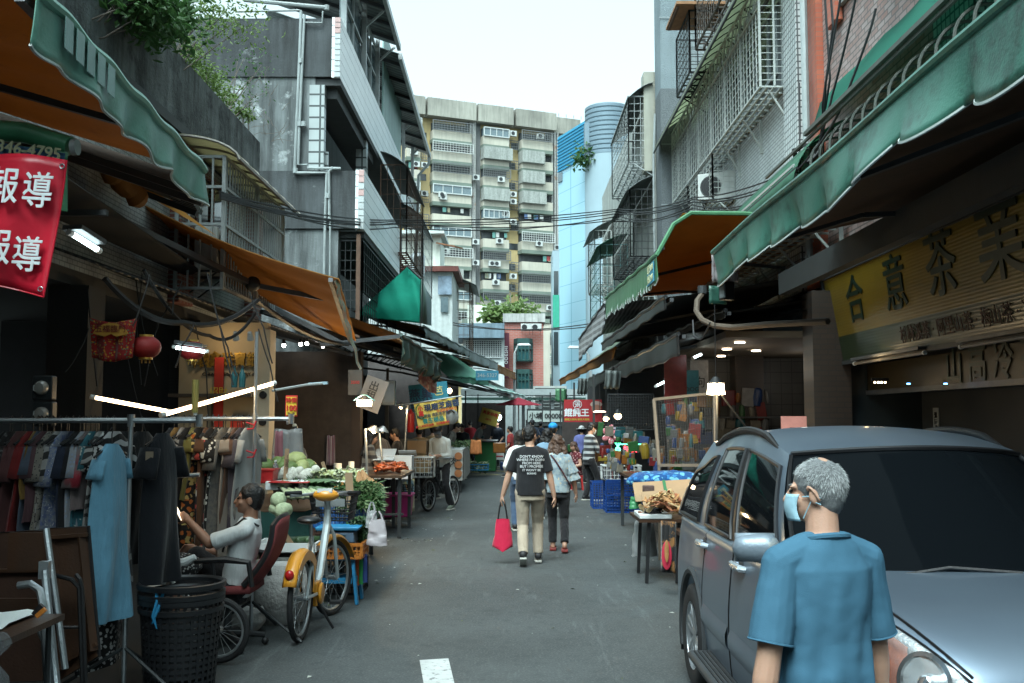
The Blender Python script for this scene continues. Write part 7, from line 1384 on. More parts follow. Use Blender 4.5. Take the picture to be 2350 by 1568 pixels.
 if face:
  for s in(-1,1):e_=B();e_.ell(hq(s*.031,.083,.004),(.013,.008,.0065),10,Rh);S_(e_);e_.build('eye',eyem,t,local=True)
  e_=B();e_.ell(hq(0,.100,-.058),(.021,.006,.006),10,Rh);S_(e_);e_.build('lips',lipm,t,local=True)
  e_=B()
  for s in(-1,1):e_.cone(hq(s*.016,.091,.026),hq(s*.048,.078,.027),.004,.003,6)
  S_(e_);e_.build('eyebrows',hm,t,local=True)
 if top:
  b=B();g=.014;fl_=[(.90+topL,.172*f,.125*f,0),(1.0,.168*f,.122*f,0),(1.10,(.148 if fem else.160)*f,.116*f,.004),(1.22,.168*f,.124*f,0),(1.33,.176,.114,-.006),(1.395,.132,.090,-.012),(1.432,.084,.074,-.016)]
  loft(b,[(sp(0,y,z),Rl@V((w_,0,0)),Rl@V((0,d_,0)))for z,w_,d_,y in fl_],dr=drape)
  for s,a,e,c in arms:
   if sleeve<=.5:b.cone(sp(s*.06,-.015,1.390),a+V((0,0,.002)),.059,.059*sw,14);q=a.lerp(e,sleeve*2);b.cone(a,q,.059*sw,.067*sw,16,ends=False)
   else:b.cone(sp(s*.06,-.015,1.390),a,.060,.058,14);b.cone(a,e,.060,.054,16);b.cone(e,e.lerp(c,(sleeve-.5)*2),.056,.044,16,ends=False)
  S_(b);tp=flesh(b.build('shirt',top,t,local=True,ang=180),vox,3,.5,fold,.13)
  t['_']=0;del t['_']
 if bottom:
  b=B();loft(b,[(sp(0,0,.90+dz),V((w_,0,0)),V((0,d_,0)))for dz,w_,d_ in((-.12,.160*f,.114),(-.05,.156*f,.108*f),(.04,.142*f,.098*f))])
  for s,a,kn,c,ft in lg:
   if legs>.5:b.cone(a,kn,.095*f**.5,.072,16);q=kn.lerp(c,(legs-.5)*1.92);b.cone(kn,q,.072,.062,16,ends=False)
   else:q=a.lerp(kn,legs*2);b.cone(a,q,.098,.088,16,ends=False)
  S_(b);flesh(b.build('trousers',bottom,t,local=True,ang=180),vox,3,.5,fold*1.3,.09)
 if shoe:
  for s,a,kn,c,ft in lg:
   b=B();b.cone(c+V((0,0,.0))-ft*.03,c+ft*.15+V((0,0,-.035)),.045,.036,12,.9);b.cone(c-ft*.02,c+V((0,0,.05)),.045,.046,12,ends=False);S_(b);so_=flesh(b.build('shoe',shoe,t,local=True,ang=180),max(.008,vox*.7),2)
   b=B();sd_=ft.cross(V((0,0,1))).normalized();u_=sd_.cross(ft);b.box(c+ft*.055-u_*.062,(.085,.27,.028),Mx((sd_,ft,u_)).transposed());S_(b);b.build('sole',mat('pale sole',(.40,.40,.36)),so_,local=True,bevel=.008)
 b=B()
 if hair!='none':
  if not hat:b.ell(hq(0,-.020,.034),(.084,.100,.092),20,Rh)
  b.ell(hq(0,-.035,.005),(.081,.080,.085),18,Rh);b.ell(hq(0,-.052,-.035),(.066,.052,.06),16,Rh)
  if hair in('long','bob'):
   L=.36 if hair=='long'else.14
   for s in(-1,0,1):b.cone(hq(s*.052,-.055+.03*abs(s),0),hq(s*(.07 if hair=='long'else.095),-.075+.05*abs(s),-L),.06,.045 if hair=='long'else.06,12,.7)
  if hair=='bun':b.ell(hq(0,-.05,.115),(.042,.042,.036),12,Rh)
  if hair=='long'or hair=='bob':pass
  S_(b);flesh(b.build('hair',hm,t,local=True,ang=180),max(.009,vox*.8),2,.5,hdisp if hair!='bob'else.035,.035)
 if hat:
  b=B();b.ell(hq(0,-.012,.055),(.092,.108,.080),20,Rh)
  if hat[1]=='cap':b.ell(hq(0,.105,.045),(.070,.070,.010),16,Rh)
  if hat[1]=='brim':b.ell(hq(0,-.01,.03),(.165,.175,.012),20,Rh)
  if hat[1]=='helmet':b.ell(hq(0,-.01,.03),(.115,.135,.125),20,Rh)
  S_(b);b.build('hat',hat[0],t,local=True,ang=180)
 if mask:
  b=B();b.grid(10,10,lambda u,v:hq(.068*sin((u-.5)*2.7),.018+.088*cos((u-.5)*2.5)+.012*sin(pi*v),-.006-.10*v));S_(b);b.build('face_mask',mask,t,local=True,ang=180,solid=.003)
  b=B()
  for s in(-1,1):
   for z in(-.015,-.095):b.tube([hq(s*.066,.035,z),hq(s*.078,.0,-.01+z*.2),hq(s*.082,-.035,-.015+z*.3)],.0022,5)
  S_(b);b.build('mask_strap',mask,t,local=True)
 t['k']=k;t['_arms']=0;del t['_arms'];del t['k']
 person.last=(t,k,sp,hq,arms,lg,Rl,hd,Rh);return t
C_=lambda n,c,*a,**q:cloth(n,c,*a,**q)
blk=C_('black cloth',(.014,.014,.016),fold=.35);khaki=C_('khaki cotton',(.40,.33,.25),fold=.5);jeans=C_('blue jeans',(.06,.10,.17),fold=.4);whitec=C_('white cotton shirt',(.58,.60,.60),fold=.35)
darkshoe=mat('dark shoe',(.02,.02,.022),rough=.6);greyshoe=mat('grey green shoe',(.16,.19,.15),rough=.7)
L_=gr(1217,1296);man=person('man in black printed t-shirt and khaki trousers carrying a red bag',(L_.x,L_.y,0),0,1.67,blk,.40,khaki,.98,darkshoe,'short',hairb,skin,(-.34,.02,.83),(.30,.02,.80),(-.09,-.20,.13),(.10,.16,.085),.02,.90,-.55,.12,.009,1.06,fold=.008,lfoot=(0,.85,-.5),topL=-.06,name='person')
t,k,sp,hq,arms,lg,Rl,hd,Rh=person.last
prt=mat('white shirt print',(.60,.61,.61),var=.05,bump=0)
def wrap(body,size,z,x=0,bold=.0010):
 o=text(body,size,prt,None,(0,0,0),(1,0,0),(0,0,1),bold,0,name='shirt_print');me=o.data
 for v in me.vertices:
  X=v.co.x+x;Z=z+v.co.z;hw,dd=.186,.131+(.0 if Z<1.3 else-(Z-1.3)*.16);p=sp(X,-dd*sqrt(max(0,1-(X/hw)**2))**.8-.012,Z)*k;v.co=p
 o.parent=t;MW[o.name]=MW[t.name]
for body,s,z in(("DON'T KNOW",.043,1.312),("WHERE I'M GOING",.043,1.272),('FROM HERE',.043,1.232),('BUT I PROMISE',.043,1.192),("IT WON'T BE",.038,1.148),('BORING',.03,1.108)):wrap(body,s,z,.015)
wl=MW[man.name]@(arms[0][3]*k);tb=T('tote_bag','bright red fabric bag with black straps hanging from the man in black','bag',(wl.x,wl.y,wl.z-.62));b=B();Z0=wl.z-.64
b.grid(14,22,lambda u,v:V((wl.x+(.125-.05*u-.03*max(0,.15-u))*cos(2*pi*v)*(1+.10*sin(10*pi*v+u*3)+.1*NZ.noise(V((v*7,u*5,1))))*(.35 if u==0 else 1),wl.y+(.06-.02*u)*sin(2*pi*v),Z0+.36*u-.03*(1-abs(cos(2*pi*v)))*(1-u))),cv=True);b.build('bag_body',C_('red nylon',(.55,.018,.06),fold=.4,rough=.5),tb,ang=180)
for s in(-1,1):b=B();b.tube([(wl.x+s*.06,wl.y,Z0+.33),(wl.x+s*.035,wl.y,Z0+.5),(wl.x+s*.012,wl.y,Z0+.585)],.011,6);b.build('strap',black,tb)
L_=gr(1280,1266);flo=C_('blue grey floral blouse',(.30,.36,.38),'noise',(.17,.23,.27),(.46,.38,.26),13,fold=.4)
person('woman with wavy brown hair in a grey floral ruffle blouse and black trousers',(L_.x,L_.y,0),-.05,1.535,flo,.30,blk,.97,None,'bob',hairbr,skin,(-.22,.0,.82),(.27,.10,.83),(-.07,.12,.08),(.10,-.16,.11),.04,.9,-.1,.1,.009,1.08,True,rfoot=(0,.9,-.3),topL=-.05)
t,k,sp,hq,arms,lg,Rl,hd,Rh=person.last
for s,a,e,c in arms:
 for f0,r0 in((.25,.085),(.62,.09)):b=B();q=a.lerp(e,f0);q2=a.lerp(e,f0+.5);d_=(q2-q).normalized();x_=d_.orthogonal().normalized();y_=d_.cross(x_);b.grid(8,40,lambda u,v:(q.lerp(q2,u)+(x_*cos(2*pi*v)+y_*sin(2*pi*v))*(r0*(.75+.4*u)+.014*u*sin(v*50)))*k,cv=True);b.build('ruffle',flo,t,local=True,ang=180)
b=B();b.tube([sp(-.10,-.09,1.40)*k,sp(-.04,-.128,1.33)*k,sp(.06,-.15,1.18)*k,sp(.15,-.12,1.02)*k,sp(.19,-.02,.95)*k],.011,6);b.build('bag_strap',mat('maroon strap',(.06,.02,.025)),t,local=True)
sand=mat('red sandal',(.22,.04,.035),rough=.5)
for s,a,kn,c,ft in lg:b=B();b.box((c+ft*.05-V((0,0,.055)))*k,(.085,.25,.03));b.tube([(c+ft*.09+V((-.045,0,-.045)))*k,(c+ft*.09+V((0,0,.01)))*k,(c+ft*.09+V((.045,0,-.045)))*k],.012,6);b.build('sandal',sand,t,local=True,bevel=.006)
L_=at(1194,1100,15.6);person('woman with long black hair in a white shirt and jeans ahead of the couple',(L_.x,15.6,0),.1,1.57,whitec,.85,jeans,1,darkshoe,'long',hairb,skin,(-.2,.12,.95),(.22,0,.8),(-.08,.1,.08),(.08,-.12,.1),vox=.012,fem=True)
L_=at(1256,1100,17.5);person('dark haired woman in a blue shirt hidden between the couple',(L_.x,17.5,0),0,1.58,C_('blue shirt',(.16,.26,.36)),.45,blk,1,darkshoe,'bob',hairb,vox=.014,fem=True)
capb=mat('bright blue cap',(.01,.24,.58),rough=.7)
L_=at(1269,1100,19.5);person('man wearing a bright blue cap behind the couple',(L_.x,19.5,0),-.2,1.66,C_('grey shirt',(.15,.17,.18)),.45,blk,1,darkshoe,'short',hairb,hat=(capb,'cap'),vox=.014)
L_=gr(1352,1150);stp=C_('black grey stripes knit',(.03,.031,.034),'stripe',(.30,.32,.33),None,2.6)
person('shopper in a black and grey striped top with cap and mask',(L_.x,L_.y,0),-1.15,1.66,stp,.92,blk,1,darkshoe,'short',hairb,skin,(-.12,.34,1.08),(.12,.36,1.06),(-.1,-.05,.08),(.1,.12,.08),.08,.9,0,.35,.012,hat=(black,'cap'),mask=mat('pale mask',(.42,.5,.52)))
t=person.last[0];p=MW[t.name]@V((-.26,.1,.95));b=B();b.box(p,(.2,.28,.3));tag(b.build('shoulder_bag',mat('dark teal bag',(.015,.04,.05),rough=.5),bevel=.05),'dark teal shoulder bag worn by the striped shopper','bag')
L_=gr(1327,1128);person('seated woman in a dark red patterned dress beside the striped shopper',(L_.x,L_.y+.5,0),2.2,1.58,C_('dark red dress',(.10,.015,.02),'dots',(.35,.2,.2),None,16),.2,C_('dark red skirt',(.09,.014,.02),'dots',(.35,.2,.2),None,16),.62,darkshoe,'bob',hairbr,skin,(-.14,.30,.62),(.14,.30,.62),(-.1,.36,.08),(.1,.38,.08),.12,.48,0,.3,.013,fem=True)
t=T('stool','small red plastic stool under the seated woman in dark red','stool',(L_.x,L_.y+.5,0));b=B();b.box((0,0,.34),(.28,.28,.03));b.build('seat',redpl,t,local=True)
for sx in(-1,1):
 for sy in(-1,1):b=B();b.bar((sx*.11,sy*.11,.33),(sx*.14,sy*.14,0),.035);b.build('leg',redpl,t,local=True)
far=[(1222,37,.3,1.70,(.02,.03,.05),'short',('cap',(.02,.02,.025)),'man in navy shirt and dark cap strolling in front of the notice board'),(1240,41,-.4,1.62,(.30,.32,.32),'short',('brim',(.55,.57,.55)),'person in a white sun hat by the notice board'),(1141,36,2.6,1.68,(.015,.02,.03),'short',None,'vendor in dark navy clothes standing at the green counter'),(1201,40,.5,1.35,(.35,.02,.03),'short',None,'small person in a red top near the umbrella'),(1335,27,.2,1.55,(.14,.16,.38),'short',('brim',(.4,.42,.42)),'shopper with a violet backpack and pale hat beyond the striped shopper'),(1172,30,1.2,1.52,(.30,.03,.03),'short',None,'shopper in crimson vest seen between the far stalls')]
for x,Y,rz,h,c,hr,ht,lab in far:
 p=at(x,1000,Y);person(lab,(p.x,Y,0),rz,h,C_('%s top'%lab[-14:],c),.42,blk,1,darkshoe,hr,hairb,skin,lw=(-.2,.15,.9),rw=(.2,.2,.95),la=(-.09,.1,.08),ra=(.09,-.12,.09),vox=.02,hat=(mat('hat %s'%lab[-9:],ht[1]),ht[0])if ht else None,fold=0)
lft=[(692,12.6,1.9,1.63,(.016,.016,.018),'bun','woman in black with a pale hair clip behind the cabbage pile',True),(843,16.7,-1.2,1.56,(.22,.20,.17),'long','vendor woman in a striped top behind the sausages',True),(885,17.0,.9,1.60,(.16,.12,.09),'none','balding vendor in glasses bending over the carton',False),(916,18.4,1.6,1.58,(.02,.02,.022),'short','dark dressed helper half hidden behind the balding vendor',False),(963,21.5,.2,1.58,(.32,.20,.09),'short','shopper in an ochre shirt with back turned under the sesame sign',False),(991,21.8,-.5,1.62,(.33,.22,.11),'short','second ochre shirted shopper just behind the cyclist',False),(1022,26,-1.7,1.60,(.22,.21,.19),'short','person in grey leaning over the far snack table',False),(1062,29,2.8,1.60,(.02,.02,.025),'short','vendor in black behind the leafy bundles',False),(1088,33.5,-1.6,1.55,(.30,.32,.32),'short','person in a pale grey top bending at the green counter',False),(1080,36,.4,1.68,(.30,.02,.03),'short','person in a bright red top deep in the far stalls',False)]
for i,(x,Y,rz,h,c,hr,lab,fm)in enumerate(lft):
 p=at(x,1000,Y);ln=.45 if 'bend'in lab or 'lean'in lab else.1;hh=h if ln<.4 else 1.72
 m_=C_('top %d'%i,c,*(('stripe',(.05,.045,.045),None,2.4)if 'striped'in lab else()));person(lab,(p.x,Y,0),rz,hh,m_,.40,blk,1,darkshoe,hr,hairb,skind if i==2 else skin,lw=(-.16,.33,1.0),rw=(.16,.34,.98),lean=ln,hp=.3,vox=.012 if Y<18 else.016,fem=fm,fold=.01)
 if hr=='bun':tt,k,sp,hq,*_=person.last;b=B();b.ell(hq(.0,-.06,.15)*k,(.03,.03,.025),8);b.build('hair_clip',mat('cream clip',(.5,.45,.35)),tt,local=True)
 if 'glasses'in lab:tt,k,sp,hq,*_=person.last;b=B();[b.tube([hq(s*.032+.02*cos(a),.098,.004+.016*sin(a))*k for a in[q*.63 for q in range(10)]],.002,4,closed=True)for s in(-1,1)];b.build('glasses',black,tt,local=True)
p=at(1887,990,9.6);person('woman sitting in the dark shop just above the car roof',(p.x,9.6,0),2.9,1.66,blk,.42,blk,1,darkshoe,'long',hairb,skin,vox=.014,fem=True,fold=0)
C0=V((-1.36,19.4,0));jk=C_('white rain jacket',(.50,.52,.50),fold=.5,rough=.5)
person('cyclist in white jacket, black cap and mask standing over a bicycle',C0,2.75,1.68,jk,.95,blk,1,greyshoe,'short',hairb,skin,(-.10,.30,1.05),(.10,.31,1.05),(-.25,.05,.08),(.25,.02,.08),.22,.88,.3,.55,.01,hat=(black,'cap'),mask=mat('grey mask',(.22,.23,.24)))
t=person.last[0];k=person.last[1]
for s,a,kn,c,ft in person.last[5]:b=B();b.tube([(a+V((s*.095,0,-.05)))*k,(kn+V((s*.078,0,0)))*k,(c+V((s*.068,0,.05)))*k],.009,5);b.build('trouser_stripe',whitec,t,local=True)
bt=T('bicycle','old dark bicycle with a full front basket under the cyclist','bicycle',(C0.x,C0.y,0));d_=V((sin(-2.75),cos(2.75),0));d_=(Mx.Rotation(2.75,3,'Z')@V((0,1,0)));sd=d_.cross(V((0,0,1)));f_=C0+d_*.55+V((0,0,.31));r_c=C0-d_*.48+V((0,0,.31))
wheel(bt,f_,.31,sd);wheel(bt,r_c,.31,sd);b=B();Kb=lambda a,z:C0+d_*a+V((0,0,z));b.tube([r_c,Kb(-.05,.3),Kb(.35,.72)],.018,7);b.tube([Kb(-.05,.3),Kb(-.2,.78)],.016,7);b.tube([r_c,Kb(-.17,.7)],.012,6);b.tube([f_,Kb(.38,.7),Kb(.30,.95)],.016,7);b.build('frame',dksteel,bt)
b=B();b.tube([Kb(.2,1.0)+sd*.28,Kb(.32,.98),Kb(.2,1.0)-sd*.28],.012,6);b.build('handlebar',chrome,bt);b=B();b.ell(Kb(-.22,.82),(.09,.12,.04),10);b.build('saddle',black,bt)
wb=wire_basket('black wire bicycle basket holding a full plastic bag',tuple(Kb(.62,.72)),.36,.28,.24,dksteel,7,2.75);bag('white and pink plastic bag stuffed in the bicycle basket',Kb(.62,.98),.3,.22,clearp,seed=7)
b=B();p=MW[t.name]@V((0,.36,1.02));b.box(p,(.12,.08,.05));tag(b.build('snack_packet',mat('reddish packet',(.36,.12,.08),rough=.4),bevel=.01),'small reddish packet held by the cyclist','packet')
person('young man in a white t-shirt sitting in the office chair holding a phone',(-2.12,7.78,0),pi/2+.1,1.68,whitec,.44,blk,.55,darkshoe,'short',hairb,skind,(-.06,.36,.98),(.16,.34,.74),(-.12,.42,.09),(.05,.46,.30),-.16,.47,.05,.05,.008,1.0,curl=.8,topL=-.06,rpole=(.3,-.8,-.6),lpole=(-.3,-.3,-1))
t,k,sp,hq,arms,*_=person.last
w_=MW[t.name]@((arms[0][3]+V((.02,.07,.02)))*k);b=B();b.box(w_+V((-.02,0,.04)),(.008,.07,.14),Mx.Rotation(-.5,3,'Y'));ph=b.build('phone',black,bevel=.004);tag(ph,'black phone held up by the seated young man','phone');b=B();b.box(w_+V((-.013,0,.042)),(.003,.062,.13),Mx.Rotation(-.5,3,'Y'));sc_=b.build('screen',glow('phone screen',(1,.85,.6),.8),ph,local=True)
b=B();b.tube([sp(-.09,-.10,1.39)*k,sp(-.12,.02,1.435)*k,sp(-.10,.12,1.32)*k,sp(-.06,.14,1.15)*k],.009,5);b.build('bag_strap',black,t,local=True)
b=B();b.ell((0,0,0),(.14,.16,.10),14);o=flesh(b.build('lap_bundle',C_('speckled black',(.015,.015,.016),'dots',(.35,.35,.34),None,40)),0,0,disp=.05,dsize=.08,remesh=False);o.location=(-2.52,7.72,.62);tag(o,'speckled black cloth bundle on the lap of the seated man','cloth bundle')
bl=mat('sky blue cotton',(.046,.125,.19),rough=.85,var=.07,sc=3,bump=.12,bsc=260,spec=.2);bm=V((.985,3.2,0))
greyh=mat('grey hair',(.17,.18,.185),rough=.5,var=.45,sc=60,bump=.3,bsc=200)
person('grey haired man in a sky blue t-shirt and face mask beside the car',bm,.30,1.635,bl,.44,C_('dark grey trousers',(.04,.042,.045)),1,darkshoe,'short',greyh,skin,(-.27,-.02,.80),(.25,.06,.80),(-.10,.05,.08),(.1,-.05,.08),.02,.9,.78,.03,.005,1.0,mask=mat('light blue mask',(.30,.48,.56),rough=.6),fold=.012,drape=.075,topL=-.09,sw=1.06,hs=.88,hdisp=.003,shw=.93)
t,k,sp,hq,arms,lg,Rl,hd,Rh=person.last
b=B();b.tube([(sp(.080*cos(a),-.014+.074*sin(a),1.424-.016*sin(a)))*k for a in[q*.2618 for q in range(24)]],.011,8,closed=True);b.build('collar',bl,t,local=True)
r_=random.Random(4);b=B()
for i in range(11000):
 th=r_.uniform(0,2*pi);ph=acos(r_.uniform(-.75,1));d=V((sin(ph)*cos(th),sin(ph)*sin(th),cos(ph)))
 if d.y>.30 and d.z<.62-.2*abs(d.x):continue
 if abs(d.x)>.62 and d.y>-.18 and d.z<.08:continue
 if d.z<-.45 and d.y>-.35:continue
 c=hq(d.x*.079,-.02+d.y*.094,.03+d.z*.088 if d.z>-.1 else.03+d.z*.108)
 if(V((d.x,d.y+.35,d.z-.93))).length<.16+r_.uniform(-.05,.05):continue
 tg=V((d.x,d.y+.35,d.z-.93));tg=(tg-d*tg.dot(d)).normalized();dr=Rh@(tg*.9+d*.30+V((r_.uniform(-.25,.25),r_.uniform(-.25,.25),r_.uniform(-.2,.2))));b.k=r_.random()<.4;b.leaf(c*k,dr,Rh@d,r_.uniform(.012,.026),.0015)
b.build('hair_strands',[mat('silver hair',(.40,.42,.42),rough=.45,var=.1,bump=0),mat('iron grey hair',(.16,.17,.175),rough=.45,var=.1,bump=0)],t,local=True,smooth=False)
for s in(-1,1):b=B();b.tube([hq(s*(.082+.006*sin(q)),-.012-.022*cos(q*.9+.4),-.012+.034*sin(q*.9-.6))*k for q in[i*.5 for i in range(8)]],.0045,6);b.build('ear_rim',skin,t,local=True,ang=180)
b=B();b.ell(hq(0,-.048,.113)*k,(.03,.032,.008),12,Rh@Mx.Rotation(.45,3,'X'));b.build('bald_spot',skin,t,local=True)
for s,a,e,c in arms:
 q=a.lerp(e,.87);d_=(e-a).normalized();x_=d_.orthogonal().normalized();y_=d_.cross(x_);b=B();b.tube([(q+(x_*cos(v*.2618)+y_*sin(v*.2618))*.071)*k for v in range(24)],.004,5,closed=True);b.build('sleeve_hem',bl,t,local=True)
t=T('tea_sign','huge yellow shop sign with four brushed dark green characters','sign',(4.3,9.5,2.5));N_=V((-.98,0,-.18));SU=V((-.18,0,1.1)).normalized()
sgy=corr('ribbed yellow sign face',(.15,.103,.010),.035,'zxy',rough=.35,streak=.1,bump=.07);sgg=corr('ribbed green sign strip',(.016,.032,.012),.035,'zxy',rough=.35,bump=.07)
so=V((4.4,0,2.5));P_=lambda y,h:V((4.4,y,2.5))+SU*h
b=B();b.add([P_(13.4,.33),P_(5.5,.33),P_(5.5,1.12),P_(13.4,1.12)],[(0,1,2,3)]);b.build('face',sgy,t);b=B();b.add([P_(13.4,0),P_(5.5,0),P_(5.5,.33),P_(13.4,.33)],[(0,1,2,3)]);b.build('lower_strip',sgg,t)
b=B();b.bar(P_(13.45,0),P_(13.45,1.14),.05);b.bar(P_(13.45,1.14),P_(5.5,1.14),.05);b.bar(P_(13.45,-.02),P_(5.5,-.02),.05);b.ab((4.46,5.5,2.5),(4.6,13.4,3.6));b.build('frame',dksteel,t)
ink=mat('dark green ink',(.006,.02,.012),var=0,bump=0,rough=.4)
for ch,y,s,h in(('合',12.35,.62,.70),('意',11.05,.66,.72),('茶',9.85,.72,.76),('業',8.65,.86,.80),('品',7.3,.8,.74)):text(ch,s,ink,t,P_(y,h)+V((-.012,0,0)),(0,-1,0),SU,.009,.003,shear=.12)
text('杉林溪茶 · 阿里山茶 · 梅山茶 · 凍頂',.2,mat('dark red ink',(.03,.012,.01),var=0,bump=0),t,P_(9.6,.165)+V((-.012,0,0)),(0,-1,0),SU,.001)
t=T('tea_sign','lower dim yellow shop sign half hidden under the big one','sign',(4.75,9,2.1));b=B();b.ab((4.75,6,2.12),(4.85,13.3,2.46));b.build('face',mat('dim yellow face',(.03,.022,.006),rough=.4),t);text('山 高 冷 茶 行',.42,ink,t,(4.74,9.6,2.29),(0,-1,0),(0,0,1),.01);b=B();b.ab((4.74,5.9,2.06),(4.86,13.35,2.12));b.build('frame',alu,t)
for y0,y1,z,lab in((12.6,10.5,2.44,'unlit tube light under the left half of the yellow sign'),(9.6,8.0,2.44,'unlit tube light under the right half of the yellow sign')):tube_light(lab,(4.35,y0,z),(4.35,y1,z),mat('unlit tube',(.30,.28,.25),rough=.25),.02,.12)
c=at(2008,878,11.8);t=T('bulb','row of tiny warm bulbs at the corner of the yellow sign','lamp',c);b=B();[b.ell(c+V((.04*i,0,0)),.012,6)for i in range(4)];b.build('glass',bulbw,t);b=B();b.box(c+V((.06,0,.035)),(.2,.03,.03));b.build('socket',black,t);lamp('sign_glow',(4.19,11.75,2.46),warm,.55,.03,t)
for x in(2085,2170,2258):c=at(x,881,10.5);b=B();b.box(c,(.03,.02,.012));tag(b.build('led_light',glow('blue led',(.1,.45,1),6)),'tiny blue LED on the rim of the lower sign','light','blue LEDs under the yellow sign')
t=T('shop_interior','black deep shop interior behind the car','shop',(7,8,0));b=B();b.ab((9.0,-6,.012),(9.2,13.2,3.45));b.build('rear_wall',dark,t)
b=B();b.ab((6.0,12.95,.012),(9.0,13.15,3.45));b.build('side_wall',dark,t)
b=B();b.ab((5.3,9.0,.012),(5.4,12.9,2.6));pn=b.build('grey_panel',mat('dull grey panel',(.018,.022,.024),rough=.6,streak=.3),t);b=B();p=at(2115,975,12.45);b.box((5.29,p.y,p.z),(.012,.16,.42));nb_=b.build('label_plate',mat('grey plate',(.2,.22,.22)),pn);text('禁止停車',.08,blkt,nb_,(5.28,p.y,p.z),(0,0,-1),(0,-1,0),.001)
for y,m_ in((13.2,'brick'),(17.8,'brick')):b=B();b.ab((4.0,y,.012),(4.5,y+.45,3.45));b.build('brick_pillar',tiles('brown pillar tile',(.034,.024,.018),(.042,.028,.021),(.025,.022,.02),.2,.07,'xzy',.5,.008,.5,.3),t)
b=B();b.ab((4.55,13.35,.012),(6.0,13.4,2.6));b.build('glass_door',glassd,t);b=B();p=at(1822,990,13.3);b.box(p,(.34,.01,.4));b.build('poster',mat('backlit pink poster',(.45,.20,.17),emit=.06,ecol=(.9,.4,.32),var=.3,sc=6),t);b=B();b.box(p+V((.0,-.02,-.05)),(.12,.01,.2));b.build('poster_mark',dark,t)
t=T('hardware_shop','lit household goods shop with pale tiled wall and ceiling lights','shop',(4,16,0));b=B();b.ab((2.95,13.7,2.86),(6.6,18.6,2.95));b.build('ceiling',mat('beige ceiling',(.12,.095,.07)),t);b=B();b.ab((2.9,18.5,.012),(6.6,18.7,2.86));b.build('tiled_wall',tiles('pale shop tile',(.12,.122,.12),(.135,.137,.133),(.06,.06,.06),.2,.2,'xzy',0,.006,.4,.1),t);b=B();b.ab((6.5,13.7,.012),(6.6,18.5,2.86));b.build('rear_wall',MATS['dim plaster'],t)
for x,Y in((1655,17.6),(1668,15.8),(1698,14.4),(1735,16.2)):c=at(x,800,Y);c.z=2.85;b=B();b.lathe([(.075,-.012),(.075,.0)],c,14);b.build('downlight',glow('downlight glow',(1,.82,.6),6),t)
lamp('shop_light',(3.6,15.5,2.5),(1,.85,.66),1.6,.1,t);lamp('shop_light',(4.9,16.8,2.4),(1,.95,.85),1.4,.1,t);tube_light('cold tube light in the household goods shop',at(1590,822,15),at(1608,814,15.6),tubec,.02,None,0);tube_light('slim tube light left of the household goods shop',at(1506,886,15.5),at(1530,874,16),tubec,.018,None,1.5,cool)
r_=random.Random(31);pk=[mat('pack %s'%n,[q*.42 for q in c],rough=.35,var=.35,sc=12)for n,c in(('red',(.32,.03,.03)),('teal',(.03,.20,.24)),('yellow',(.42,.28,.03)),('cream',(.40,.36,.28)),('blue',(.04,.10,.30)),('green',(.05,.20,.06)),('grey',(.22,.23,.23)),('brown',(.22,.12,.06)),('white',(.5,.5,.5)),('orange',(.42,.16,.03)))];pn_=['red','teal','yellow','cream','blue','green','grey','brown','white','orange']
def packs(n,fn,lab,grp,smin,smax,name='goods_pack',deep=.06):
 for i in range(n):
  c,k_=fn(i),r_.randrange(10);b=B();s1,s2=r_.uniform(smin,smax),r_.uniform(smin,smax)*1.2
  if r_.random()<.35:b.lathe([(s1*.3,-s2/2),(s1*.36,0),(s1*.3,s2*.4),(s1*.15,s2*.5)],(0,0,0),10)
  else:b.box((0,0,0),(s1,deep,s2))
  o=b.build(name,pk[k_],bevel=.006);o.location=c;o.rotation_euler=(r_.uniform(-.08,.08),r_.uniform(-.15,.15),r_.uniform(-.5,.5));tag(o,'%s %s'%(pn_[k_],lab),'package','%s %s'%(pn_[k_],grp))
packs(34,lambda i:at(1575+(i*53)%190,885+(i*31)%125,17.8),'household package on the shelves of the lit shop','packages in the lit shop',.12,.3)
packs(60,lambda i:at(1378+(i*41)%130,985+(i*23)%75,17+(i%5)),'small household item crowded on the bright stall','items crowded on the bright stall',.06,.2)
packs(24,lambda i:at(1395+(i*29)%60,1035+(i*13)%40,16.2),'little bottle or toy beside the neon sign','bottles and toys by the neon sign',.05,.14)
for z in(.75,1.25,1.75):b=B();b.ab((3.1,17.7,z),(5.6,18.1,z+.03));tag(b.build('shelf_board',alu),'grey metal shelf in the lit shop, %s one'%{.75:'lowest',1.25:'middle',1.75:'top'}[z],'shelf')
for x,y,Y,w_,h_,c,lab in((1605,865,16.5,.3,.55,8,'large white dog food banner in the lit shop'),(1588,880,16,.22,.42,1,'narrow teal pet food banner beside the white one'),(1550,870,15.5,.35,.75,0,'dark red patterned cloth hanging before the lit shop')):b=B();b.box(at(x,y,Y),(w_,.01,h_));o=b.build('banner',pk[c]);tag(o,lab,'banner');text('DOG'if c==1 else '狗'if c==8 else '',.1 if c==1 else.2,blkt,o,at(x,y+14,Y)+V((0,-.01,0)),(1,0,0),(0,0,1))if c else 0
t=T('mesh_rack','leaning cream framed wire mesh rack hung with small goods','rack',at(1570,1060,12.6));q=[at(1500,917,12.7),at(1640,902,12.7),at(1642,1068,12.5),at(1512,1068,12.5)];b=B()
for i in range(25):s=i/24;b.bar(q[0].lerp(q[1],s),q[3].lerp(q[2],s),.004);b.bar(q[0].lerp(q[3],s),q[1].lerp(q[2],s),.004)
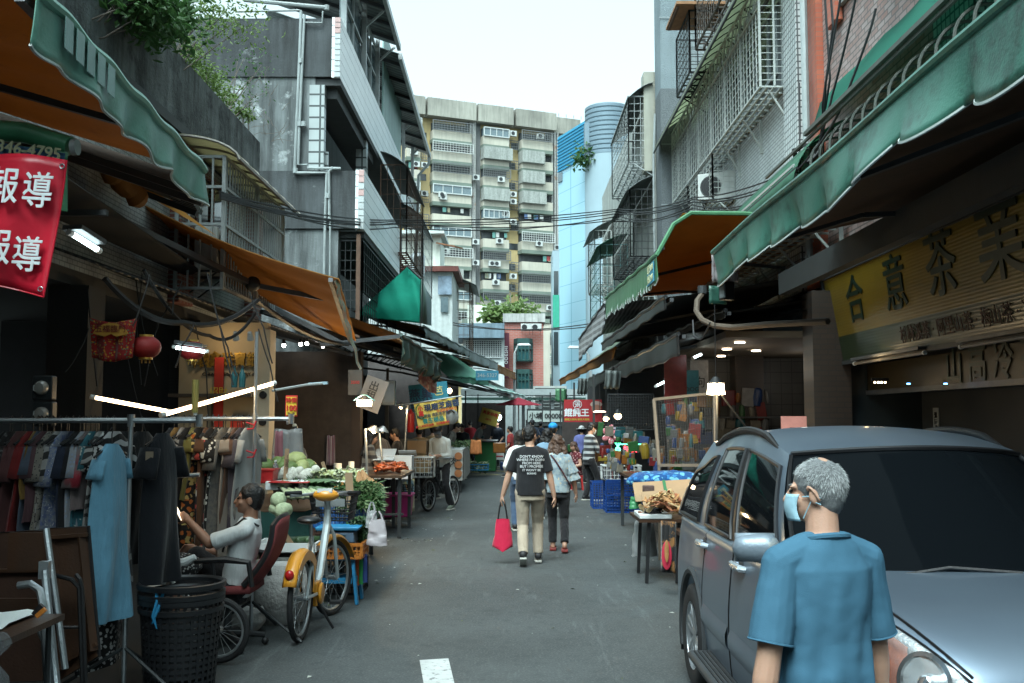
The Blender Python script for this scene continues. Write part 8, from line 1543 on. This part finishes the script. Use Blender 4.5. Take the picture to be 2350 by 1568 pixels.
b.build('wire_mesh',dksteel,t);b=B();[b.bar(q[i],q[(i+1)%4],.035)for i in range(4)];b.bar(q[2],V((q[2].x,q[2].y,0)),.03);b.bar(q[3],V((q[3].x,q[3].y,0)),.03);b.build('frame',mat('cream slotted steel',(.17,.135,.10)),t)
packs(38,lambda i:q[0].lerp(q[1],.05+.9*r_.random()).lerp(q[3].lerp(q[2],.5),.06+.88*r_.random()*.9)+V((0,.06,0)),'small package hung on the leaning wire mesh','packages on the wire mesh',.06,.16,deep=.03)
packs(26,lambda i:at(1480+(i*37)%150,1035+(i*17)%40,13.2),'household item heaped below the wire mesh','items heaped below the mesh',.08,.18)
t=T('cage_lamp','blazing warm cluster lamp hung before the household goods shop','lamp',at(1643,890,11.8));c=at(1643,892,11.8);b=B();[b.tube([c+V((.085*cos(a),.085*sin(a),-.07)),c+V((.07*cos(a),.07*sin(a),.06))],.022,8)for a in[k*pi/3 for k in range(6)]];b.build('bulb',glow('cluster bulb',(1,.78,.5),14),t);b=B();b.lathe([(.10,.06),(.06,.10),(.03,.14)],c,14);b.tube([c+V((0,0,.14)),c+V((0,0,1.0))],.006,5);b.build('socket',black,t);lamp('stall_glow',c+V((0,-.2,-.15)),warm,8,.1,t)
b=B();b.tube([at(1650,900,11.9),at(1735,1010,12.3)],.012,6);b.tube([at(1645,905,11.8),at(1645,1040,11.8)],.016,6);tag(b.build('prop_pole',dksteel),'black prop poles holding up the cluster lamp','pole')
for x,y,Y,r,w_,lab in((1418,955,20,.075,4,'larger warm hanging bulb in a dark cone shade over the toys'),(1391,961,21,.06,2.5,'smaller warm bulb glowing above the bright stall')):c=at(x,y,Y);t=T('hanging_bulb',lab,'lamp',c);b=B();b.ell((0,0,0),(r,r,r*.9),10);b.build('bulb',bulbw,t,local=True);b=B();b.lathe([(r*1.1,r*.5),(r*.4,r*1.6),(r*.15,r*1.9)],(0,0,0),12);b.tube([(0,0,r*1.9),(0,0,1.0)],.005,4);b.build('lamp_shade',dksteel,t,local=True);lamp('stall_glow',c+V((0,-.15,-.15)),warm,w_,.06,t)
c=at(1376,945,22);t=T('plate_lamp','flat pinkish plate lamp above the wonton stall','lamp',c);b=B();b.lathe([(.13,-.015),(.15,0),(.1,.02)],(0,0,0),14);b.build('lamp_shade',glow('pinkish plate',(1,.62,.5),1.5),t,local=True);b=B();b.tube([(0,0,.02),(0,0,.6)],.006,4);b.build('cord',black,t,local=True)
t=card_sign('hanging_sign','red wonton stall sign with a round seal and smiling face picture',at(1338,943,25),.95,.56,mat('wonton red',(.34,.02,.025),var=.2),[('餛飩王',.21,wht,-.16,-.06,.008),('鮮蝦大餛飩 鮮肉大餛飩',.06,mat('yellow small print',(.5,.4,.05),bump=0),-.15,-.22,.001),('張',.16,wht,-.14,.16,.004)]);c=at(1338,943,24.96);b=B();b.tube([c+V((-.14+.105*cos(a),-.01,.16+.105*sin(a)))for a in[k*.4 for k in range(16)]],.008,4,closed=True);b.build('seal_ring',wht,t);b=B();b.ell(c+V((.33,0,.06)),(.12,.012,.13),14);b.build('face_picture',mat('face print',(.36,.16,.11),var=.3,sc=9),t);b=B();b.ell(c+V((.33,.004,.16)),(.15,.012,.08),12);b.build('hat_picture',mat('pale print',(.4,.3,.26)),t)
b=B();p0=at(1395,905,17.5);bars(b,p0,at(1500,905,17.5)-p0,V((0,0,-.62)),18,12,.008,.015);tag(b.build('wire_grid',dksteel),'grey wire grid hanging behind the warm bulbs','wire grid')
t=T('pinwheel','pink and white flower shaped toy over the stall','toy',at(1403,998,18.5));c=at(1403,998,18.5);b=B()
for i in range(6):a=i*pi/3+.5;d_=V((cos(a),0,sin(a)));b.ell(c+d_*.115,(.075,.02,.055),12,Mx.Rotation(-a,3,'Y'))
b.build('petal',cloth('dotted pink felt',(.50,.16,.18),'dots',(.55,.50,.48),None,26),t,ang=180);b=B();b.ell(c+V((0,-.03,0)),.04,10);b.build('flower_centre',redpl,t);b=B();b.tube([c,c+V((0,.02,-.35))],.008,5);b.build('stem',chrome,t)
t=T('neon_sign','green neon pineapple beside a red LED sign','sign',at(1440,1030,17.5));c=at(1418,1027,17.5);ng=glow('green neon',(.1,1,.45),2.2);b=B();[b.tube([c+V((.045*cos(a)*q,0,-.04+.05*sin(a)*q))for a in[k*.63 for k in range(10)]],.006,4,closed=True)for q in(.4,.75,1)];[b.tube([c+V((0,0,.01)),c+V((dx,0,.08))],.006,4)for dx in(-.05,-.02,.02,.05)];b.build('neon_tube',ng,t)
c=at(1446,1031,17.5);b=B();b.box(c,(.28,.04,.14));b.build('led_panel',black,t);b=B();b.box(c+V((.02,-.02,.085)),(.42,.02,.015));b.build('neon_tube',ng,t);text('特價',.12,glow('red led',(1,.06,.08),2.5),t,c+V((0,-.025,-.005)),(1,0,0),(0,0,1),.002)
t=T('plaid_trolley','dark plaid shopping trolley beside the blue crates','trolley',gr(1387,1150));c=gr(1387,1150);b=B();b.box(c+V((0,.1,.42)),(.34,.3,.62));b.build('bag_body',cloth('dark plaid',(.02,.022,.03),'plaid',(.10,.10,.12),None,4.5),t,bevel=.03);[wheel(t,c+V((s*.17,.15,.08)),.08,(1,0,0),.012,6)for s in(-1,1)];b=B();b.tube([c+V((-.13,.25,.1)),c+V((-.13,.3,1.0)),c+V((.13,.3,1.0)),c+V((.13,.25,.1))],.012,6);b.build('handle',dksteel,t)
c=gr(1432,1178)
for i,(z0,z1,lab)in enumerate(((.012,.32,'lowest blue mesh crate of the stack by the trolley'),(.325,.6,'upper blue mesh crate of the stack by the trolley'))):crate(lab,(c.x-.32,c.y+.05,z0),(c.x+.32,c.y+.55,z1),mat('deep blue plastic',(.008,.05,.22),rough=.4),6)
crate('third blue mesh crate standing farther back by the trolley',(c.x-.5,c.y+.9,.012),(c.x+.05,c.y+1.4,.5),MATS['deep blue plastic'],7)
wb=wire_basket('white wire basket of small bottles on the blue crates',(c.x-.02,c.y+.3,.605),.72,.5,.26,whitepl,10)
for i in range(9):o=B();o.lathe([(.035,0),(.035,.14),(.014,.18),(.014,.2)],(0,0,0),8);o=o.build('small_bottle',pk[(8,6,0,4)[i%4]]);o.location=(c.x-.28+.13*(i%5),c.y+.15+.2*(i//5),.62);tag(o,'%s small bottle in the white wire basket'%('white','grey','red','blue')[i%4],'bottle','%s bottles in the wire basket'%('white','grey','red','blue')[i%4])
t=T('vendor_table','cluttered trading table under the wire mesh rack','table',(2.6,14.2,0));b=B();b.ab((1.75,13.2,.84),(3.6,16.5,.88));b.build('table_top',wood,t);[B().bar((x,y,.012),(x,y,.84),.05).build('leg',dksteel,t)for x in(1.8,3.5)for y in(13.3,16.4)]
t=T('bundle','bundle wrapped in blue batik cloth with white rings','bundle',at(1530,1100,12.4));c=at(1530,1101,12.4);b=B();b.ell((0,0,0),(.46,.30,.11),26);flesh(b.build('cloth',cloth('blue batik',(.005,.06,.20),'floral',(.10,.30,.42),(.02,.13,.32),15,th=.4,fold=.6),t,local=True,ang=180),0,0,disp=.12,dsize=.22,remesh=False);t.location=c;b=B();b.ell((-.44,-.05,-.02),(.07,.07,.06),12);b.build('knot',MATS['blue batik'],t,local=True)
for x0,x1,y,Y,lab in((1455,1592,1130,11.9,'upper cardboard sheet with green tape behind the dried goods'),(1475,1590,1152,11.6,'lower cardboard sheet under the dried goods')):p=at(x0,y,Y);q_=at(x1,y-8,Y);b=B();b.bar(p,q_,.28,.012,up=(0,-.75,.66));o=b.build('cardboard',crd);tag(o,lab,'cardboard');b=B();b.bar(p.lerp(q_,.5)+V((0,-.01,.005)),p.lerp(q_,.55)+V((0,-.01,.005)),.29,.014,up=(0,-.75,.66));b.build('tape',mat('green tape',(.02,.13,.05)),o)
b=B();b.box((0,0,0),(.13,.1,.08));o=b.build('brick',mat('dark brick',(.10,.06,.05),bump=.5),bevel=.01);o.location=at(1488,1122,11.8);tag(o,'dark brick weighing down the cardboard','brick')
t=T('goods_table','low stand of white trays holding dried roots at the lane edge','table',at(1500,1200,11));a=at(1452,1166,11.2);c=at(1575,1166,11.2)
b=B();b.ab((a.x,10.6,a.z-.10),(a.x+.5,11.5,a.z-.07));b.ab((a.x+.36,10.0,a.z-.20),(c.x+.2,10.7,a.z-.16));b.build('table_top',wood,t)
for x0,x1,y0,y1,z_ in((a.x,a.x+.34,10.6,11.1,a.z-.065),(a.x+.4,a.x+.75,10.0,10.4,a.z-.155)):b=B();b.ab((x0,y0,z_),(x1,y1,z_+.05));b.build('white_tray',whitepl,t,bevel=.01)
for x,y in((a.x+.08,10.7),(a.x+.4,10.7),(a.x+.08,11.4),(a.x+.45,10.1),(c.x,10.1),(c.x,10.6)):b=B();b.bar((x,y,.012),(x+.03,y-.02,a.z-.1),.035);b.build('leg',black,t)
gin=[mat('ginger %d'%i,c,var=.4,sc=14,rough=.6)for i,c in enumerate(((.42,.20,.07),(.30,.10,.04),(.50,.34,.16)))]
b=B();b.cone((-.05,0,0),(.05,.01,0),.022,.014,8,.5);pr=[b.build('dried_slice',g_)for g_ in gin]
for o in pr:tag(o,'orange brown dried root slice in the white trays','dried root','dried root slices')
for i in range(110):
 o=pr[i%3]if i<3 else pr[i%3].copy()
 if i>=3:COL.objects.link(o)
 x=r_.gauss(1525,24);o.location=at(min(1580,max(1470,x)),1158+r_.uniform(-14,24)-16*(1-min(1,abs(x-1525)/45)),11.2-r_.uniform(0,.7));o.rotation_euler=(r_.uniform(-.7,.7),r_.uniform(-.7,.7),r_.uniform(0,6));o.scale=[r_.uniform(.7,1.4)]*3
greens('dark curly dried fungus in the front white tray',260,lambda r:at(1497+r.gauss(0,9),1172+r.uniform(-6,6),10.7),.045,.03,[black,dark],44)
t=T('printed_cloth','black cloth printed with a red flame hung before the dried goods','cloth',at(1530,1250,10));b=B();b.grid(10,10,lambda u,v:at(1517+34*u,1195+118*v+3*u,9.95-.03*sin(u*9)));b.build('sheet',C_('black printed cloth',(.016,.015,.016),'noise',(.22,.10,.03),None,9),t,solid=.006);b=B();b.ell(at(1530,1275,9.9),(.05,.006,.14),14);b.build('red_print',mat('bright red print',(.45,.02,.05)),t);b=B();b.ell(at(1530,1265,9.87),(.022,.006,.11),10);b.build('leaf_print',gin[0],t)
bag('grey plastic bag slumped under the white trays',at(1478,1195,11.6),.3,.4,mat('dusty bag',(.22,.23,.23),rough=.5,bump=.6,bsc=12),seed=9,handles=False);bag('small green plastic bag under the cardboard',at(1458,1140,11.9),.15,.14,mat('green film',(.04,.2,.08),rough=.4),seed=12,handles=False)
def scooter(label,c,rz,m):
 t=T('scooter',label,'scooter',c,rz);C0_=V(c);Rz=Mx.Rotation(rz,3,'Z');L=lambda x,y,z:C0_+Rz@V((x,y,z));[wheel(t,L(0,y,.22),.22,Rz@V((1,0,0)),.05,6)for y in(-.6,.6)]
 b=B();b.cone(L(0,-.65,.55),L(0,.0,.48),.17,.13,12,1.1);b.cone(L(0,.45,.35),L(0,.42,.9),.16,.13,12,.6);b.box(L(0,.15,.3),(.28,.6,.1),Rz);b.build('fairing',m,t,ang=60);b=B();b.ell(L(0,-.4,.74),(.14,.38,.07),14,Rz);b.build('seat',black,t);b=B();b.tube([L(-.33,.3,1.02),L(0,.42,1.0),L(.33,.3,1.02)],.02,6);b.build('handlebar',dksteel,t);b=B();b.ell(L(0,.54,.78),(.09,.05,.08),12,Rz);b.build('headlight',whitepl,t);return t
scooter('blue scooter under the helmeted rider at the far end',tuple(gr(1152,1003)),3.0,mat('blue scooter paint',(.03,.16,.36),rough=.3));p=gr(1152,1003);person('scooter rider in a beige jacket and white helmet',(p.x,p.y,0),3.0,1.65,C_('beige jacket',(.36,.32,.26)),.9,blk,1,darkshoe,'short',hairb,skin,(-.28,.35,1.0),(.28,.35,1.0),(-.15,.35,.3),(.15,.35,.3),.05,.78,0,0,.025,hat=(whitepl,'helmet'),fold=0)
scooter('grey scooter parked beside the red sign at the far right stalls',tuple(gr(1288,1010)),.5,mat('grey scooter paint',(.20,.22,.22),rough=.3));scooter('dark scooter parked among the far stalls near the umbrella',tuple(gr(1190,1006)),1.2,mat('dark scooter paint',(.03,.03,.035),rough=.3))
for i in range(40):
 x=r_.choice((r_.uniform(1045,1165),r_.uniform(1045,1120),r_.uniform(1300,1400)));Y=r_.uniform(26,46);c=at(x,1000,Y);k_=r_.randrange(10);b=B();b.box((0,0,0),(r_.uniform(.2,.45),r_.uniform(.2,.4),r_.uniform(.12,.28)));o=b.build('goods_box',pk[k_],bevel=.02)
 o.location=(c.x,Y,r_.choice((.2,.75,.95)));tag(o,'%s box of goods at the crowded far stalls'%pn_[k_],'box','%s boxes at the far stalls'%pn_[k_])
for i in range(10):
 Y=20+2.7*i;x=1.9-.012*(Y-20)**1.2 if i%2 else-2.5+.05*(Y-20);t=T('stall_post','thin grey post holding up the market roofs','post',(x,Y,0),0,'posts under the market roofs');b=B();b.bar((0,0,0),(0,0,2.75),.05);b.build('pole',dksteel,t,local=True);b=B();b.box((0,0,.02),(.14,.14,.04));b.build('foot',dksteel,t,local=True)
for x0,x1,Y,lab in((1290,1400,27,'dark cloth wall closing the wonton stall'),(1060,1160,47,'dark tarpaulin wall behind the far left stalls')):p=at(x0,925,Y);q_=at(x1,1005,Y);b=B();b.ab((p.x,Y,.05),(q_.x,Y+.06,p.z));tag(b.build('cloth_wall',mat('dark brown tarp',(.05,.04,.037),var=.4)),lab,'tarpaulin')
t=T('rear_market','dim rear wall of the market row beyond the household shop','wall',(4,25,0));b=B();b.ab((3.4,18.8,0),(3.6,45,3.2));b.build('wall',dark,t)
t=T('dark_backing','added dark sheet standing in for the dark stalls below the white house','tarpaulin',(-5,39,0));b=B();b.grid(12,4,lambda u,v:V((-8.5+6.4*u,39.2+.1*sin(u*30),4.2*v)));b.build('sheet',MATS['dark brown tarp'],t,ang=180,solid=.02);b=B();b.bar((-8.5,39.2,4.22),(-2.1,39.2,4.22),.06);b.build('top_rail',dksteel,t)  # dark sheet added over the bright wall to make the stall area dark
